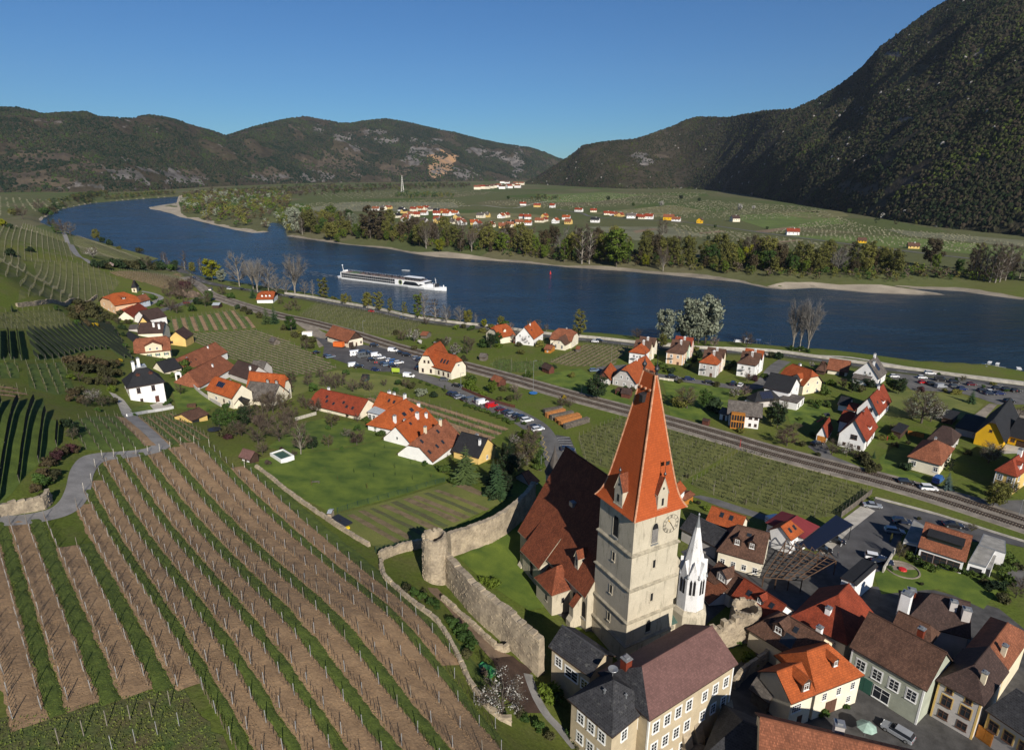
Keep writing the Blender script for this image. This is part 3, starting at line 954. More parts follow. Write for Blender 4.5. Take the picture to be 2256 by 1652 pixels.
def shore(name,pts,w_in,w_out,m,off,sgn=1):
 ps=resample([Vector(p)for p in pts],6.0)
 rows=[]
 ph=random.random()*6
 for k,p in enumerate(ps):
  d=(ps[min(k+1,len(ps)-1)]-ps[max(k-1,0)]).normalized()
  nn=Vector((-d.y,d.x))*sgn
  w=w_in*(0.65+0.3*math.sin(k*0.37+ph)+0.25*math.sin(k*0.13+2*ph)+random.uniform(-.12,.12))
  rows.append([p-nn*w_out,p+nn*w*0.4,p+nn*w])
 flat=np.array([(q.x,q.y)for r in rows for q in r])
 z=np.maximum(terrain(flat[:,0],flat[:,1]),-0.2).reshape(len(rows),3)+off
 b=MB()
 for k in range(len(rows)-1):
  for i in range(2):
   q=[(*rows[k][i],z[k,i]),(*rows[k+1][i],z[k+1,i]),(*rows[k+1][i+1],z[k+1,i+1]),(*rows[k][i+1],z[k,i+1])]
   n=(Vector(q[1])-Vector(q[0])).cross(Vector(q[3])-Vector(q[0]))
   b.poly(q if n.z>0 else q[::-1])
 return tag(b.build(name,m),kind='structure')
shore('far_shore',RIVER[RIVER.index(tuple(far_w[0])):RIVER.index(tuple(far_w[0]))+20],9.0,3.0,mat('stony_shore',(0.25,0.215,0.165),0.95,0.3,0.06,fine=1.0,bump=0.08),0.15,-1)
shore('far_shore',RIVER[RIVER.index(tuple(far_w[19])):RIVER.index(tuple(far_w[24]))+1],6.0,3.0,MAT['stony_shore'],0.15,-1)
shore('far_shore',RIVER[RIVER.index(tuple(far_w[30])):],11.0,4.0,sand_material(),0.15,-1)
shore('near_shore',RIVER[:8],5.0,3.0,sand_material(),0.15,1)
for q,c in((((1180,430),(1330,424),(1420,430),(1300,446),(1200,446)),0),(((1300,470),(1480,452),(1560,466),(1400,484)),1),(((1600,476),(1800,466),(1870,492),(1700,508)),0),(((1720,520),(1960,545),(2256,570),(2256,548),(1960,520)),0),(((640,466),(760,446),(1000,446),(1010,458),(860,466)),2),(((1000,470),(1160,470),(1260,486),(1080,500)),1),(((1290,500),(1480,500),(1560,520),(1400,530)),2),(((1690,470),(1850,462),(1870,476),(1780,486)),1),(((1010,508),(1180,512),(1240,530),(1060,530)),0),(((1950,505),(2256,530),(2256,545),(2000,520)),2)):
 patch('far_field',q,(mat('green_far_field',(0.105,0.145,0.032),0.95,0.25,0.02,fine=0.2),mat('olive_far_field',(0.150,0.142,0.056),0.95,0.25,0.02,fine=0.2),mat('grey_green_far_field',(0.150,0.150,0.088),0.95,0.25,0.02,fine=0.2))[c],0.18)
lp=resample(smooth_line(w2(RROAD),6),1.5)
b=MB()
for k in range(0,len(lp)-4,8):
 d=(lp[k+3]-lp[k]).normalized()
 n=Vector((-d.y,d.x))*.09
 z=[tz(p.x,p.y)+.16 for p in(lp[k],lp[k+3])]
 b.poly([(*(lp[k]-n),z[0]),(*(lp[k+3]-n),z[1]),(*(lp[k+3]+n),z[1]),(*(lp[k]+n),z[0])])
tag(b.build('road_centre_line',white_line),kind='structure')
# vineyards
post_m=mat('galvanised_post',(0.36,0.36,0.36),0.5,0.2,3.0,metal=0.3)
wood_post=mat('grey_wooden_post',(0.22,0.195,0.16),0.85,0.25,3.0)
pale_post=mat('pale_wooden_post',(0.50,0.47,0.40),0.85,0.2,3.0)
vine_m=mat('old_vine_wood',(0.060,0.044,0.034),0.9,0.35,2.0)
cane_m=mat('pruned_canes',(0.20,0.15,0.105),0.9,0.3,2.0)
net_m=mat('netted_vines',(0.020,0.032,0.022),0.9,0.4,1.5)
shoot_m=mat('young_shoots',(0.085,0.090,0.034),0.9,0.35,1.2)
def ordinal(n):
 w=['','first','second','third','fourth','fifth','sixth','seventh','eighth','ninth','tenth','eleventh','twelfth','thirteenth','fourteenth','fifteenth','sixteenth','seventeenth','eighteenth','nineteenth','twentieth']
 if n<len(w):
  return w[n]
 return '%d%s'%(n,'th' if 10<n%100<20 else{1:'st',2:'nd',3:'rd'}.get(n%10,'th'))
_a=G(tl(1845,300)).to_2d()
_b=G(tj(1480,590)).to_2d()
RD=(_b-_a).normalized()
RN=Vector((RD.y,-RD.x))
def rowpt(p0,s):
 sh=2.2*min(1,max(0,(40-p0)/20))*s/118.0
 return _a+RD*s+RN*(p0+sh)
ROWS=[(-2.9,18,107,'wire','soil'),(0.0,0,121,'wire','grass'),(2.5,-5,129,'wire','soil'),(5.7,-5,134,'stock','soil'),(9.0,-2,140,'stock','grass'),(11.7,-1,140,'stock','soil'),(14.6,0,140,'stock','grass'),(17.2,0,140,'wire','soil'),(19.8,0,140,'wire','grass'),(22.1,1,140,'wire','soil'),(24.6,2,140,'wire','grass'),(27.0,8,132,'wire','soil'),(29.3,17,126,'wire','grass'),(31.5,22,118,'cane','soil'),(33.9,29,98,'cane','grass'),(36.8,48,97,'cane','soil'),(39.6,33,96,'cane','grass'),(42.4,34,96,'cane','soil'),(44.7,34,95,'cane','grass'),(47.1,34,95,'cane','soil'),(49.6,34,95,'cane','grass')]
_pb=MB()
_pb.box(-0.03,0.03,-0.04,0.04,-0.2,1.95)
post_mesh=_pb.mesh('post',post_m)
_pb=MB()
_pb.tube((0,0,-0.2),(0.02,0.01,2.15),0.055,0.05,5)
wpost_mesh=_pb.mesh('post',wood_post)
_pb=MB()
_pb.tube((0,0,-0.2),(0.0,0.12,2.2),0.065,0.06,6)
epost_mesh=_pb.mesh('post',pale_post)
fieldpoly=[rowpt(ROWS[0][0]-2.2,ROWS[0][1])]+[rowpt(r[0],r[1]-1.5)for r in ROWS]+[rowpt(r[0],r[2]+1.5)for r in reversed(ROWS)]+[rowpt(ROWS[0][0]-2.2,ROWS[0][2])]
def strip_mesh(name,p0,p1,s0,s1,m,off,inset):
 b=MB()
 n=int((s1-s0)/0.7)
 L,R=[],[]
 for k in range(n+1):
  s=s0+(s1-s0)*k/n
  a,c=rowpt(p0,s),rowpt(p1,s)
  w=(c-a).length
  d=(c-a)/w
  ja=inset+random.uniform(-0.16,0.16)+0.12*math.sin(s*0.6+p0)
  jb=inset+random.uniform(-0.16,0.16)+0.12*math.sin(s*0.5+p1)
  pts=[a+d*ja]
  for i in(1,2,3):
   pts.append(a+d*(ja+(w-ja-jb)*i/4))
  pts.append(c-d*jb)
  L.append(pts)
 flat=np.array([(q.x,q.y)for r in L for q in r])
 z=terrain(flat[:,0],flat[:,1]).reshape(n+1,5)+off
 z[:,1:4]+=rng.uniform(-0.02,0.06,(n+1,3))
 z[:,0]-=off*0.5
 z[:,4]-=off*0.5
 for k in range(n):
  for i in range(4):
   q=[(*L[k][i],z[k,i]),(*L[k+1][i],z[k+1,i]),(*L[k+1][i+1],z[k+1,i+1]),(*L[k][i+1],z[k,i+1])]
   nrm=(Vector(q[1])-Vector(q[0])).cross(Vector(q[3])-Vector(q[0]))
   b.poly(q if nrm.z>0 else q[::-1])
 return tag(b.build(name,m,smooth=True),kind='structure')
for k in range(len(ROWS)-1):
 a,c=ROWS[k],ROWS[k+1]
 s0,s1=max(a[1],c[1])-1.0,min(a[2],c[2])+1.0
 if a[4]=='soil':
  if k==14:
   s0=48
  strip_mesh('soil_strip',a[0],c[0],s0,s1,soil,0.10,-0.42)
 else:
  strip_mesh('grass_strip',a[0],c[0],s0,s1,grass_strip_m,0.14,0.40)
strip_mesh('grass_strip',-6.4,-2.9,14,112,grass_strip_m,0.12,0.30)
def tuft_rows():
 v,f=[],[]
 for k in range(len(ROWS)-1):
  a,c=ROWS[k],ROWS[k+1]
  if a[4]!='grass':
   continue
  s0,s1=max(a[1],c[1]),min(a[2],c[2])
  for _ in range(int((s1-s0)*34)):
   s=random.uniform(s0,s1)
   p=rowpt(a[0]+(c[0]-a[0])*random.uniform(0.08,0.92),s)
   v.append((p.x,p.y))
 v=np.array(v)
 z=terrain(v[:,0],v[:,1])+0.10
 n=len(v)
 ang=rng.uniform(0,2*PI,n)
 w=rng.uniform(0.03,0.08,n)
 h=rng.uniform(0.06,0.18,n)
 lean=rng.uniform(-0.1,0.1,(n,2))
 c0=np.stack([v[:,0]-np.cos(ang)*w,v[:,1]-np.sin(ang)*w,z],1)
 c1=np.stack([v[:,0]+np.cos(ang)*w,v[:,1]+np.sin(ang)*w,z],1)
 c2=np.stack([v[:,0]+lean[:,0],v[:,1]+lean[:,1],z+h],1)
 vv=np.stack([c0,c1,c2],1).reshape(-1,3)
 me=np_mesh('grass_tufts',vv,np.arange(3*n).reshape(-1,3),[mat('grass_blades',(0.098,0.138,0.022),0.9,0.4,0.8,c2=(0.125,0.130,0.032),fine=3)],smooth=False)
 tag(obj('grass_tufts',me),'tufts of green grass between the rows of the foreground vineyard','grass',kind='stuff')
tuft_rows()
def clods():
 v=[]
 for k in range(len(ROWS)-1):
  a,c=ROWS[k],ROWS[k+1]
  if a[4]!='soil':
   continue
  s0,s1=max(a[1],c[1]),min(a[2],c[2])
  if k==14:
   s0=48
  for _ in range(int((s1-s0)*34)):
   s=s0+(s1-s0)*random.random()**0.7
   p=rowpt(a[0]+(c[0]-a[0])*random.uniform(-0.12,1.12),s)
   v.append((p.x,p.y))
 v=np.array(v)
 z=terrain(v[:,0],v[:,1])+0.07
 n=len(v)
 r=rng.uniform(0.06,0.17,n)
 t=rng.uniform(0,2*PI,n)
 P3=np.stack([v[:,0],v[:,1],z],1)
 out=[]
 for q in range(3):
  out.append(P3+np.stack([np.cos(t+q*2.09)*r,np.sin(t+q*2.09)*r,np.zeros(n)],1))
 top=P3+np.stack([rng.uniform(-.04,.04,n),rng.uniform(-.04,.04,n),r*rng.uniform(0.5,0.9,n)],1)
 vv=np.stack(out+[top],1).reshape(-1,3)
 b=np.arange(n)[:,None]*4
 ff=np.concatenate([b+np.array([[0,1,3]]),b+np.array([[1,2,3]]),b+np.array([[2,0,3]])])
 me=np_mesh('soil_clods',vv,ff,[soil],smooth=False)
 tag(obj('soil_clods',me),'loose clods of brown earth on the ploughed strips','soil',kind='stuff')
clods()
def vine_stocks(b,pts,h,canes=2,mi=0):
 for p,z in pts:
  x,y=p.x+random.uniform(-.06,.06),p.y+random.uniform(-.06,.06)
  t=Vector((x+random.uniform(-.1,.1),y+random.uniform(-.1,.1),z+h*random.uniform(0.8,1.1)))
  b.tube((x,y,z-0.1),t,0.045,0.035,3,mi,caps=False)
  for c in range(canes):
   q=t+Vector((RD.x,RD.y,0))*random.uniform(-0.45,0.45)+Vector((0,0,random.uniform(0.05,0.5)))
   b.tube(t,q,0.026,0.014,3,mi,caps=False)
for k,(p0,s0,s1,kind,st)in enumerate(ROWS):
 o2=rowpt(p0,s0)
 z0=tz(o2.x,o2.y)
 desc={'wire':'wired trellis row with steel posts','stock':'row of dark pruned vine stocks between posts','cane':'row of bare untied canes on posts'}[kind]
 r=thing('vine_row','%s, %s from the right in the foreground vineyard'%(desc,ordinal(k+1)),'vine row',(o2.x,o2.y,z0),0,'vine rows of the foreground vineyard')
 o3=Vector((o2.x,o2.y,z0))
 s=s0
 j=0
 last=None
 wb=MB()
 while s<=s1:
  p=rowpt(p0,s+random.uniform(-.1,.1))
  z=tz(p.x,p.y)
  me=(epost_mesh if p0<33 else wpost_mesh)if j==0 else(wpost_mesh if kind=='stock' and j%3==1 else post_mesh)
  o=obj('post',me,r,(p.x-o2.x,p.y-o2.y,z-z0),math.atan2(RD.y,RD.x)+random.uniform(-.1,.1))
  o.rotation_euler=(random.uniform(-.03,.03),random.uniform(-.03,.03),o.rotation_euler[2])
  cur=Vector((p.x-o2.x,p.y-o2.y,z-z0))
  if last is not None:
   for hh in((0.75,1.15,1.6)if kind!='stock' else(0.85,)):
    wb.tube(last+Vector((0,0,hh)),cur+Vector((0,0,hh)),0.006,None,3,0,caps=False)
  last=cur
  s+=4.6
  j+=1
 wb.build('wire',vine_m,r)
 vb=MB()
 n=int((s1-s0)/(0.95 if kind!='cane' else 0.8))
 pts=[]
 for i in range(n):
  p=rowpt(p0,s0+0.5+(s1-s0-0.5)*i/n)
  pts.append((p,tz(p.x,p.y)))
 pts=[(q-o2,zz-z0)for q,zz in pts]
 vine_stocks(vb,pts,{'wire':0.7,'stock':0.95,'cane':0.8}[kind],{'wire':2,'stock':2,'cane':4}[kind])
 tag(vb.build('vine_stock',cane_m if kind=='cane' else vine_m,r),kind='stuff')
def vineyard(where,px,d0,d1,spacing,style,strips=None,strip_m=None,post_gap=5.0,off=0.05,vh=0.8,cat_n=[0],base=None,pm=None):
 pl=w2(px)
 if base is not None:
  patch('vineyard_ground',px,base,0.045)
 a,b=w2([d0,d1])
 d=(b-a).normalized()
 n=Vector((-d.y,d.x))
 cs=[p.dot(n)for p in pl]
 c=min(cs)+spacing*0.5
 rows=[]
 while c<max(cs):
  xs=[]
  for k in range(len(pl)):
   p,q=pl[k],pl[(k+1)%len(pl)]
   cp,cq=p.dot(n)-c,q.dot(n)-c
   if(cp>0)!=(cq>0):
    t=cp/(cp-cq)
    xs.append(p.lerp(q,t).dot(d))
  xs.sort()
  for k in range(0,len(xs)-1,2):
   if xs[k+1]-xs[k]>4:
    rows.append((c,xs[k]+0.5,xs[k+1]-0.5))
  c+=spacing
 rows.sort(key=lambda r:(n*r[0]+d*r[1]).x)
 for k,(c,s0,s1)in enumerate(rows):
  o2=n*c+d*s0
  z0=tz(o2.x,o2.y)
  m_=max(2,int((s1-s0)/2.5))
  P2=[n*c+d*(s0+(s1-s0)*i/m_)for i in range(m_+1)]
  arr=np.array([(p.x,p.y)for p in P2])
  zz=terrain(arr[:,0],arr[:,1])-z0
  L3=[Vector((p.x-o2.x,p.y-o2.y,z))for p,z in zip(P2,zz)]
  n3=Vector((n.x,n.y,0))
  d3=Vector((d.x,d.y,0))
  dist=o2.length
  kd={'net':'netted dark','green':'pale posted','bare':'bare'}[style]
  r=thing('vine_row','%s vine row, %s from the left %s'%(kd,ordinal(k+1),where),'vine row',(o2.x,o2.y,z0),0,'vine rows '+where)
  bb=MB()
  if style=='net':
   for i in range(m_):
    A,B=L3[i],L3[i+1]
    for sg in(1,-1):
     q=[A+n3*.07*sg+Vector((0,0,.45)),B+n3*.07*sg+Vector((0,0,.45)),B+n3*.07*sg+Vector((0,0,2.0+.1*math.sin(i))),A+n3*.07*sg+Vector((0,0,2.0+.1*math.sin(i-1)))]
     bb.poly(q if sg<0 else q[::-1],0)
  else:
   for i in range(m_):
    for _ in range(4 if dist<330 else 2):
     A=L3[i].lerp(L3[i+1],random.random())
     if style=='green':
      e=d3*random.uniform(-.6,.6)+n3*random.uniform(-.3,.3)
      bb.tube(A,A+e+Vector((0,0,vh*random.uniform(.5,1.3))),0.05,0.13,3,0)
     else:
      e=d3*random.uniform(-.3,.3)+n3*random.uniform(-.1,.1)
      bb.tube(A,A+e+Vector((0,0,vh*random.uniform(.7,1.3))),0.05,0.03,3,0,caps=False)
  vo=bb.build('netting' if style=='net' else 'vines',{'net':net_m,'green':shoot_m,'bare':vine_m}[style],r)
  tag(vo,kind='stuff')
  np_=max(2,int((s1-s0)/post_gap)+1)
  pr=min(0.06,max(0.035,dist*0.00011))
  bb=MB()
  near=dist<175
  for i in range(np_):
   t=(s1-s0)*i/(np_-1)
   fi=t/(s1-s0)*m_
   i0=min(int(fi),m_-1)
   A=L3[i0].lerp(L3[i0+1],fi-i0)
   if near:
    obj('post',post_mesh if style=='net' else wpost_mesh,r,A,random.uniform(0,3))
   else:
    bb.tube(A-Vector((0,0,.1)),A+Vector((random.uniform(-.05,.05),0,1.9)),pr,None,4,0)
  if not near:
   tag(bb.build('posts',pm or wood_post,r),kind='stuff')
  if strips:
   w,every,ph=strips
   if every==1 or k%every==ph:
    sb=MB()
    cc=n3*(spacing*(0.5 if every>1 else 0.0))
    for i in range(m_):
     A,B=L3[i]+cc,L3[i+1]+cc
     j0,j1=random.uniform(-.12,.12),random.uniform(-.12,.12)
     q=[A-n3*(w/2+j0),B-n3*(w/2+j1),B+n3*(w/2+j1),A+n3*(w/2+j0)]
     qq=[]
     for v_ in q:
      qq.append((v_.x,v_.y,tz(v_.x+o2.x,v_.y+o2.y)-z0+0.10+dist*0.0002))
     nr=(Vector(qq[1])-Vector(qq[0])).cross(Vector(qq[3])-Vector(qq[0]))
     sb.poly(qq if nr.z>0 else qq[::-1])
    tag(obj('soil_strip',sb.mesh('soil_strip',strip_m or soil),None,(o2.x,o2.y,z0)),kind='structure')
z3=lambda x,y:(x*0.1967,661+y*0.1967)
vine_green=mat('vineyard_sward',(0.098,0.140,0.024),0.95,0.35,0.25,c2=(0.060,0.096,0.015),fine=2.5,bump=0.08)
vine_olive=mat('vineyard_sward_dry',(0.135,0.140,0.040),0.95,0.35,0.2,c2=(0.092,0.104,0.028),fine=2.0,bump=0.08)
tan_soil=mat('pale_soil',(0.25,0.19,0.12),0.95,0.25,0.3,fine=2.5,bump=0.05)
vineyard('above the brown thicket',[z3(*q)for q in((285,335),(620,325),(1250,300),(1500,670),(1340,650),(1250,560),(1060,560),(850,600),(720,650),(400,680))],z3(700,340),z3(1000,590),2.6,'net',base=vine_green)
vineyard('under the left terraces',[z3(*q)for q in((-60,345),(210,350),(250,680),(-60,680))],z3(100,345),z3(125,670),2.4,'net',base=vine_green)
vineyard('beside the low stone wall',[z3(*q)for q in((-80,1150),(480,1120),(540,1330),(650,1360),(690,1600),(560,1740),(300,1960),(120,2180),(0,2290),(-80,2290))],z3(330,1140),z3(215,1600),2.7,'net',base=vine_green)
vineyard('above the netted rows',[z3(*q)for q in((-40,140),(700,135),(860,300),(600,320),(280,325),(-40,320))],z3(400,140),z3(570,310),2.4,'green',base=vine_olive)
vineyard('below the netted rows',[z3(*q)for q in((290,720),(700,690),(860,1050),(620,1060),(330,980))],z3(600,720),z3(750,1050),2.5,'green',base=vine_green)
vineyard('below the left path',[z3(*q)for q in((-60,960),(180,980),(340,1070),(120,1110),(-60,1120))],z3(0,1000),z3(300,1040),3.0,'green',strips=(1.6,1,0))
vineyard('between the thicket and the dark wall',[z3(*q)for q in((-60,710),(200,700),(220,880),(-60,880))],z3(100,720),z3(160,870),2.4,'green',base=vine_green)
vineyard('beside the lane below the white house',[tl(*q)for q in((580,110),(760,40),(1020,30),(1300,300),(1050,335),(760,330))],tl(650,40),tl(825,300),2.6,'bare',strips=(2.6,4,3),base=vine_green,post_gap=3.5)
vineyard('between the white house and the cabin',[tl(*q)for q in((1190,40),(1520,0),(1860,230),(1500,290),(1440,250))],tl(1290,40),tl(1570,270),2.6,'green',strips=(0.9,1,0),base=vine_green,post_gap=3.5)
vineyard('below the hamlet street',[ta(*q)for q in((1410,620),(2060,530),(2240,660),(2250,690),(1560,722),(1440,690))],ta(1740,560),ta(1810,725),2.4,'green',strips=(1.9,2,0),base=vine_green)
vineyard('left of the station car park',[ta(*q)for q in((1570,735),(2256,700))]+[tb(*q)for q in((280,800),(330,830),(560,940),(715,1040),(620,1070),(300,1112),(150,1085),(0,1040))]+[ta(2000,950)],tb(0,850),tb(600,1035),2.6,'green',strips=(1.1,1,0),strip_m=tan_soil,base=vine_green)
vineyard('behind the red-roofed row',[tf(*q)for q in((940,212),(1180,150),(1650,285),(2205,492),(2040,600),(1900,560),(1480,390))],tf(1010,190),tf(2120,545),2.5,'bare',strips=(2.6,2,0),base=vine_green)
vineyard('between railway and river road',[tb(*q)for q in((390,580),(540,475),(1480,635),(1400,690),(1170,770),(760,680))],tb(500,560),tb(1250,745),2.7,'green',base=vine_olive,vh=1.0)
vineyard('between cream house and villas',[tc(*q)for q in((315,985),(640,832),(1040,858),(880,1030),(500,1025))],tc(340,985),tc(640,840),2.6,'green',strips=(1.1,1,0),strip_m=tan_soil,base=vine_olive)
vineyard('beside the spire',[tg(*q)for q in((575,545),(950,375),(1390,480),(1975,655),(1525,930),(1480,960),(1100,900),(850,830),(640,760))],td(0,1200),td(700,1392),2.5,'green',base=vine_olive,vh=1.0)
vineyard('left of the hotel car park',[tg(*q)for q in((2010,665),(2256,725))]+[td(*q)for q in((600,1250),(900,1345),(640,1570),(420,1590))]+[tg(*q)for q in((2150,1170),(1880,1110),(1570,960))],td(0,1200),td(700,1392),2.5,'green',base=vine_olive,vh=1.0)
vineyard('beside the round hilltop thicket',[ta(*q)for q in((940,200),(1060,185),(1570,200),(1680,290),(1450,350),(1270,290))],ta(1060,190),ta(1450,340),2.8,'green',strips=(1.6,1,0),base=vine_olive)
vineyard('below the six white posts',[ta(*q)for q in((290,112),(790,118),(1060,280),(980,385),(160,455),(330,240))],ta(560,120),ta(500,430),3.0,'green',base=vine_olive)
vineyard('at the left edge above the dark bushes',[ta(*q)for q in((-40,40),(190,60),(230,150),(190,230),(-40,340))],ta(150,70),ta(20,330),3.0,'green',base=vine_olive)
vineyard('on the hilltop left of the track',[tm(*q)for q in((-40,1200),(200,1190),(560,1320),(680,1500),(640,1540),(300,1540),(-40,1480))],tm(430,1400),tm(450,1530),3.2,'green',base=vine_olive)
vineyard('on the hilltop right of the track',[tm(*q)for q in((640,1335),(740,1325),(1000,1400),(1400,1510),(1330,1530),(880,1490),(720,1470))],tm(700,1340),tm(1000,1500),3.2,'green',base=vine_olive)
vineyard('past the station goal posts',[tb(*q)for q in((2050,1010),(2150,960),(2256,965),(2256,1090),(2180,1080))],tb(2060,1010),tb(2256,1060),2.6,'green',base=vine_green)
vineyard('below the dark garden shed',[tc(*q)for q in((-10,985),(260,975),(300,1010),(240,1060),(90,1080),(-10,1075))],tc(0,1000),tc(250,1040),2.6,'green',base=vine_green)
patch('rough_corner',[tk(*q)for q in((-200,1400),(280,1330),(760,1270),(1180,1180),(1560,1080),(1690,1250),(2050,1660),(2200,1900),(-300,1900))],mat('rank_grass',(0.062,0.100,0.020),0.95,0.45,0.35,c2=(0.125,0.105,0.045),fine=2.5,bump=0.15),0.05,jag=0.4)
for k,(x,y)in enumerate(((1500,1260),(1340,1360),(1150,1390),(945,1440),(740,1530),(520,1600),(1580,1440),(1390,1520),(1195,1590),(990,1650))):
 g=G(tk(x,y))
 tag(obj('vineyard_post',wpost_mesh if k<6 else post_mesh,None,(g.x,g.y,g.z),0.4),'%s leaning post from the right in the %s line of the rough grass corner'%(ordinal(k+1 if k<6 else k-5),'upper' if k<6 else 'lower'),'post','posts in the rough corner')
def far_rows():
 v,f=[],[]
 plots=[((600,462),(700,447),(1000,440),(1040,455),(820,466)),((1060,448),(1300,428),(1560,424),(1500,447),(1230,462)),((1320,474),(1560,442),(1800,458),(1840,478),(1620,486)),((1690,512),(1850,478),(1900,497),(2150,520),(2256,540),(2256,566),(2000,546)),((1480,494),(1690,520),(1990,560),(1700,545),(1500,520)),((0,434),(160,445),(100,470),(0,476)),((700,425),(960,418),(1100,424),(1000,436),(720,440))]
 for pz in plots:
  pl=w2(pz)
  ctr=sum(pl,Vector((0,0)))/len(pl)
  ang=random.uniform(-0.5,0.5)
  d=Vector((math.cos(ang),math.sin(ang)))
  n=Vector((-d.y,d.x))
  cs=[p.dot(n)for p in pl]
  sp=max(3.0,ctr.length/150)
  c=min(cs)+sp
  while c<max(cs):
   xs=[]
   for k in range(len(pl)):
    p,q=pl[k],pl[(k+1)%len(pl)]
    cp,cq=p.dot(n)-c,q.dot(n)-c
    if(cp>0)!=(cq>0):
     xs.append(p.lerp(q,cp/(cp-cq)).dot(d))
   xs.sort()
   for k in range(0,len(xs)-1,2):
    s=xs[k]
    while s<xs[k+1]:
     if random.random()<0.5:
      p=n*(c+random.uniform(-.3,.3))+d*(s+random.uniform(-1.5,1.5))
      L=random.uniform(0.3,2.2)
      v.append((p.x,p.y,L,random.uniform(1.0,1.9),d.x,d.y))
     s+=max(5.0,ctr.length/130)
   c+=sp
 v=np.array(v)
 z=terrain(v[:,0],v[:,1])
 A=np.stack([v[:,0]-v[:,4]*v[:,2],v[:,1]-v[:,5]*v[:,2],z],1)
 B=np.stack([v[:,0]+v[:,4]*v[:,2],v[:,1]+v[:,5]*v[:,2],z],1)
 up=np.zeros_like(A)
 up[:,2]=v[:,3]
 vv=np.stack([A,B,B+up,A+up],1).reshape(-1,3)
 me=np_mesh('far_vine_rows',vv,np.arange(len(vv)).reshape(-1,4),[mat('far_vines',(0.150,0.145,0.095),0.95,0.45,0.05)],smooth=False)
 tag(obj('far_vine_rows',me),'fine rows of vines and fruit trees on the plain across the river','vineyard',kind='stuff')
far_rows()
def rough_tufts():
 pl=w2([tk(*q)for q in((-200,1420),(280,1340),(760,1250),(1180,1170),(1560,1070),(1700,1250),(2000,1700),(-300,1700))])
 v=[]
 xs,ys=[p.x for p in pl],[p.y for p in pl]
 while len(v)<2600:
  x,y=random.uniform(min(xs),max(xs)),random.uniform(min(ys),max(ys))
  ins=False
  for k in range(len(pl)):
   a,b=pl[k],pl[(k+1)%len(pl)]
   if(a.y>y)!=(b.y>y)and x<a.x+(y-a.y)*(b.x-a.x)/(b.y-a.y):
    ins=not ins
  if ins:
   v.append((x,y))
 v=np.array(v)
 z=terrain(v[:,0],v[:,1])+.03
 n=len(v)
 a=rng.uniform(0,6.28,n)
 w=rng.uniform(.04,.16,n)
 h=rng.uniform(.08,.3,n)
 P3=np.stack([v[:,0],v[:,1],z],1)
 d=np.stack([np.cos(a)*w,np.sin(a)*w,np.zeros(n)],1)
 t=P3+np.stack([rng.uniform(-.15,.15,n),rng.uniform(-.15,.15,n),h],1)
 me=np_mesh('rank_tufts',np.stack([P3-d,P3+d,t],1).reshape(-1,3),np.arange(3*n).reshape(-1,3),[MAT['grass_blades']],smooth=False)
 tag(obj('rank_tufts',me),'rank tufts of grass in the rough vineyard corner','grass',kind='stuff')
rough_tufts()
# trees
bark=mat('bark',(0.085,0.070,0.055),0.95,0.35,1.5,bump=0.02)
bark_pale=mat('pale_bark',(0.24,0.215,0.18),0.95,0.3,1.5,bump=0.02)
LEAF={'olive':leaf_mat('olive_buds',(0.165,0.160,0.036),(0.088,0.092,0.024)),'fresh':leaf_mat('fresh_leaves',(0.120,0.165,0.020),(0.060,0.095,0.012)),'green':leaf_mat('mid_green_leaves',(0.060,0.110,0.022),(0.026,0.054,0.012)),'lime':leaf_mat('yellow_green_leaves',(0.25,0.25,0.012),(0.135,0.150,0.010)),'silver':leaf_mat('silver_grey_leaves',(0.27,0.29,0.215),(0.14,0.16,0.105)),'bare':leaf_mat('bare_twigs',(0.105,0.080,0.058),(0.058,0.044,0.034),0.0),'grey':leaf_mat('grey_twigs',(0.165,0.155,0.142),(0.100,0.092,0.084),0.0),'brown':leaf_mat('brown_buds',(0.082,0.062,0.030),(0.040,0.032,0.017),0.1),'blossom':leaf_mat('white_blossom',(0.58,0.56,0.53),(0.32,0.31,0.27),0.15),'pinkish':leaf_mat('pale_pink_blossom',(0.46,0.36,0.33),(0.28,0.20,0.18),0.15),'plum':leaf_mat('dark_plum_leaves',(0.065,0.026,0.028),(0.030,0.012,0.014),0.1),'conifer':leaf_mat('conifer_needles',(0.030,0.060,0.022),(0.012,0.026,0.011),0.0),'spruce_light':leaf_mat('yew_needles',(0.060,0.088,0.026),(0.024,0.040,0.014),0.0),'blue':leaf_mat('blue_spruce_needles',(0.075,0.115,0.105),(0.030,0.052,0.050),0.0),'hedge':leaf_mat('hedge_leaves',(0.070,0.105,0.018),(0.028,0.050,0.010),0.1),'bush':leaf_mat('brown_green_bush',(0.066,0.064,0.024),(0.028,0.030,0.013),0.1),'dark':leaf_mat('dark_evergreen_leaves',(0.028,0.050,0.018),(0.010,0.020,0.008),0.05),'forsythia':leaf_mat('forsythia_yellow',(0.55,0.36,0.015),(0.30,0.22,0.015),0.15),}
def leaves_np(centres,radii,count,size,rs,flat=0.0,up=0.0):
 C=np.repeat(np.asarray(centres,float),count,0)
 R=np.repeat(np.asarray(radii,float),count)
 n=len(C)
 d=rs.normal(size=(n,3))
 d/=np.linalg.norm(d,axis=1,keepdims=True)
 rad=rs.random(n)**0.45
 P0=C+d*(R*rad)[:,None]*np.array([1,1,0.8])
 a=rs.normal(size=(n,3))
 a/=np.linalg.norm(a,axis=1,keepdims=True)
 b=np.cross(a,d+0.01)
 b/=np.linalg.norm(b,axis=1,keepdims=True)+1e-9
 s=size*rs.uniform(0.6,1.3,n)
 a=a*s[:,None]
 b=b*(s*0.6)[:,None]
 v=np.stack([P0-a,P0-b,P0+a,P0+b],1).reshape(-1,3)
 return v
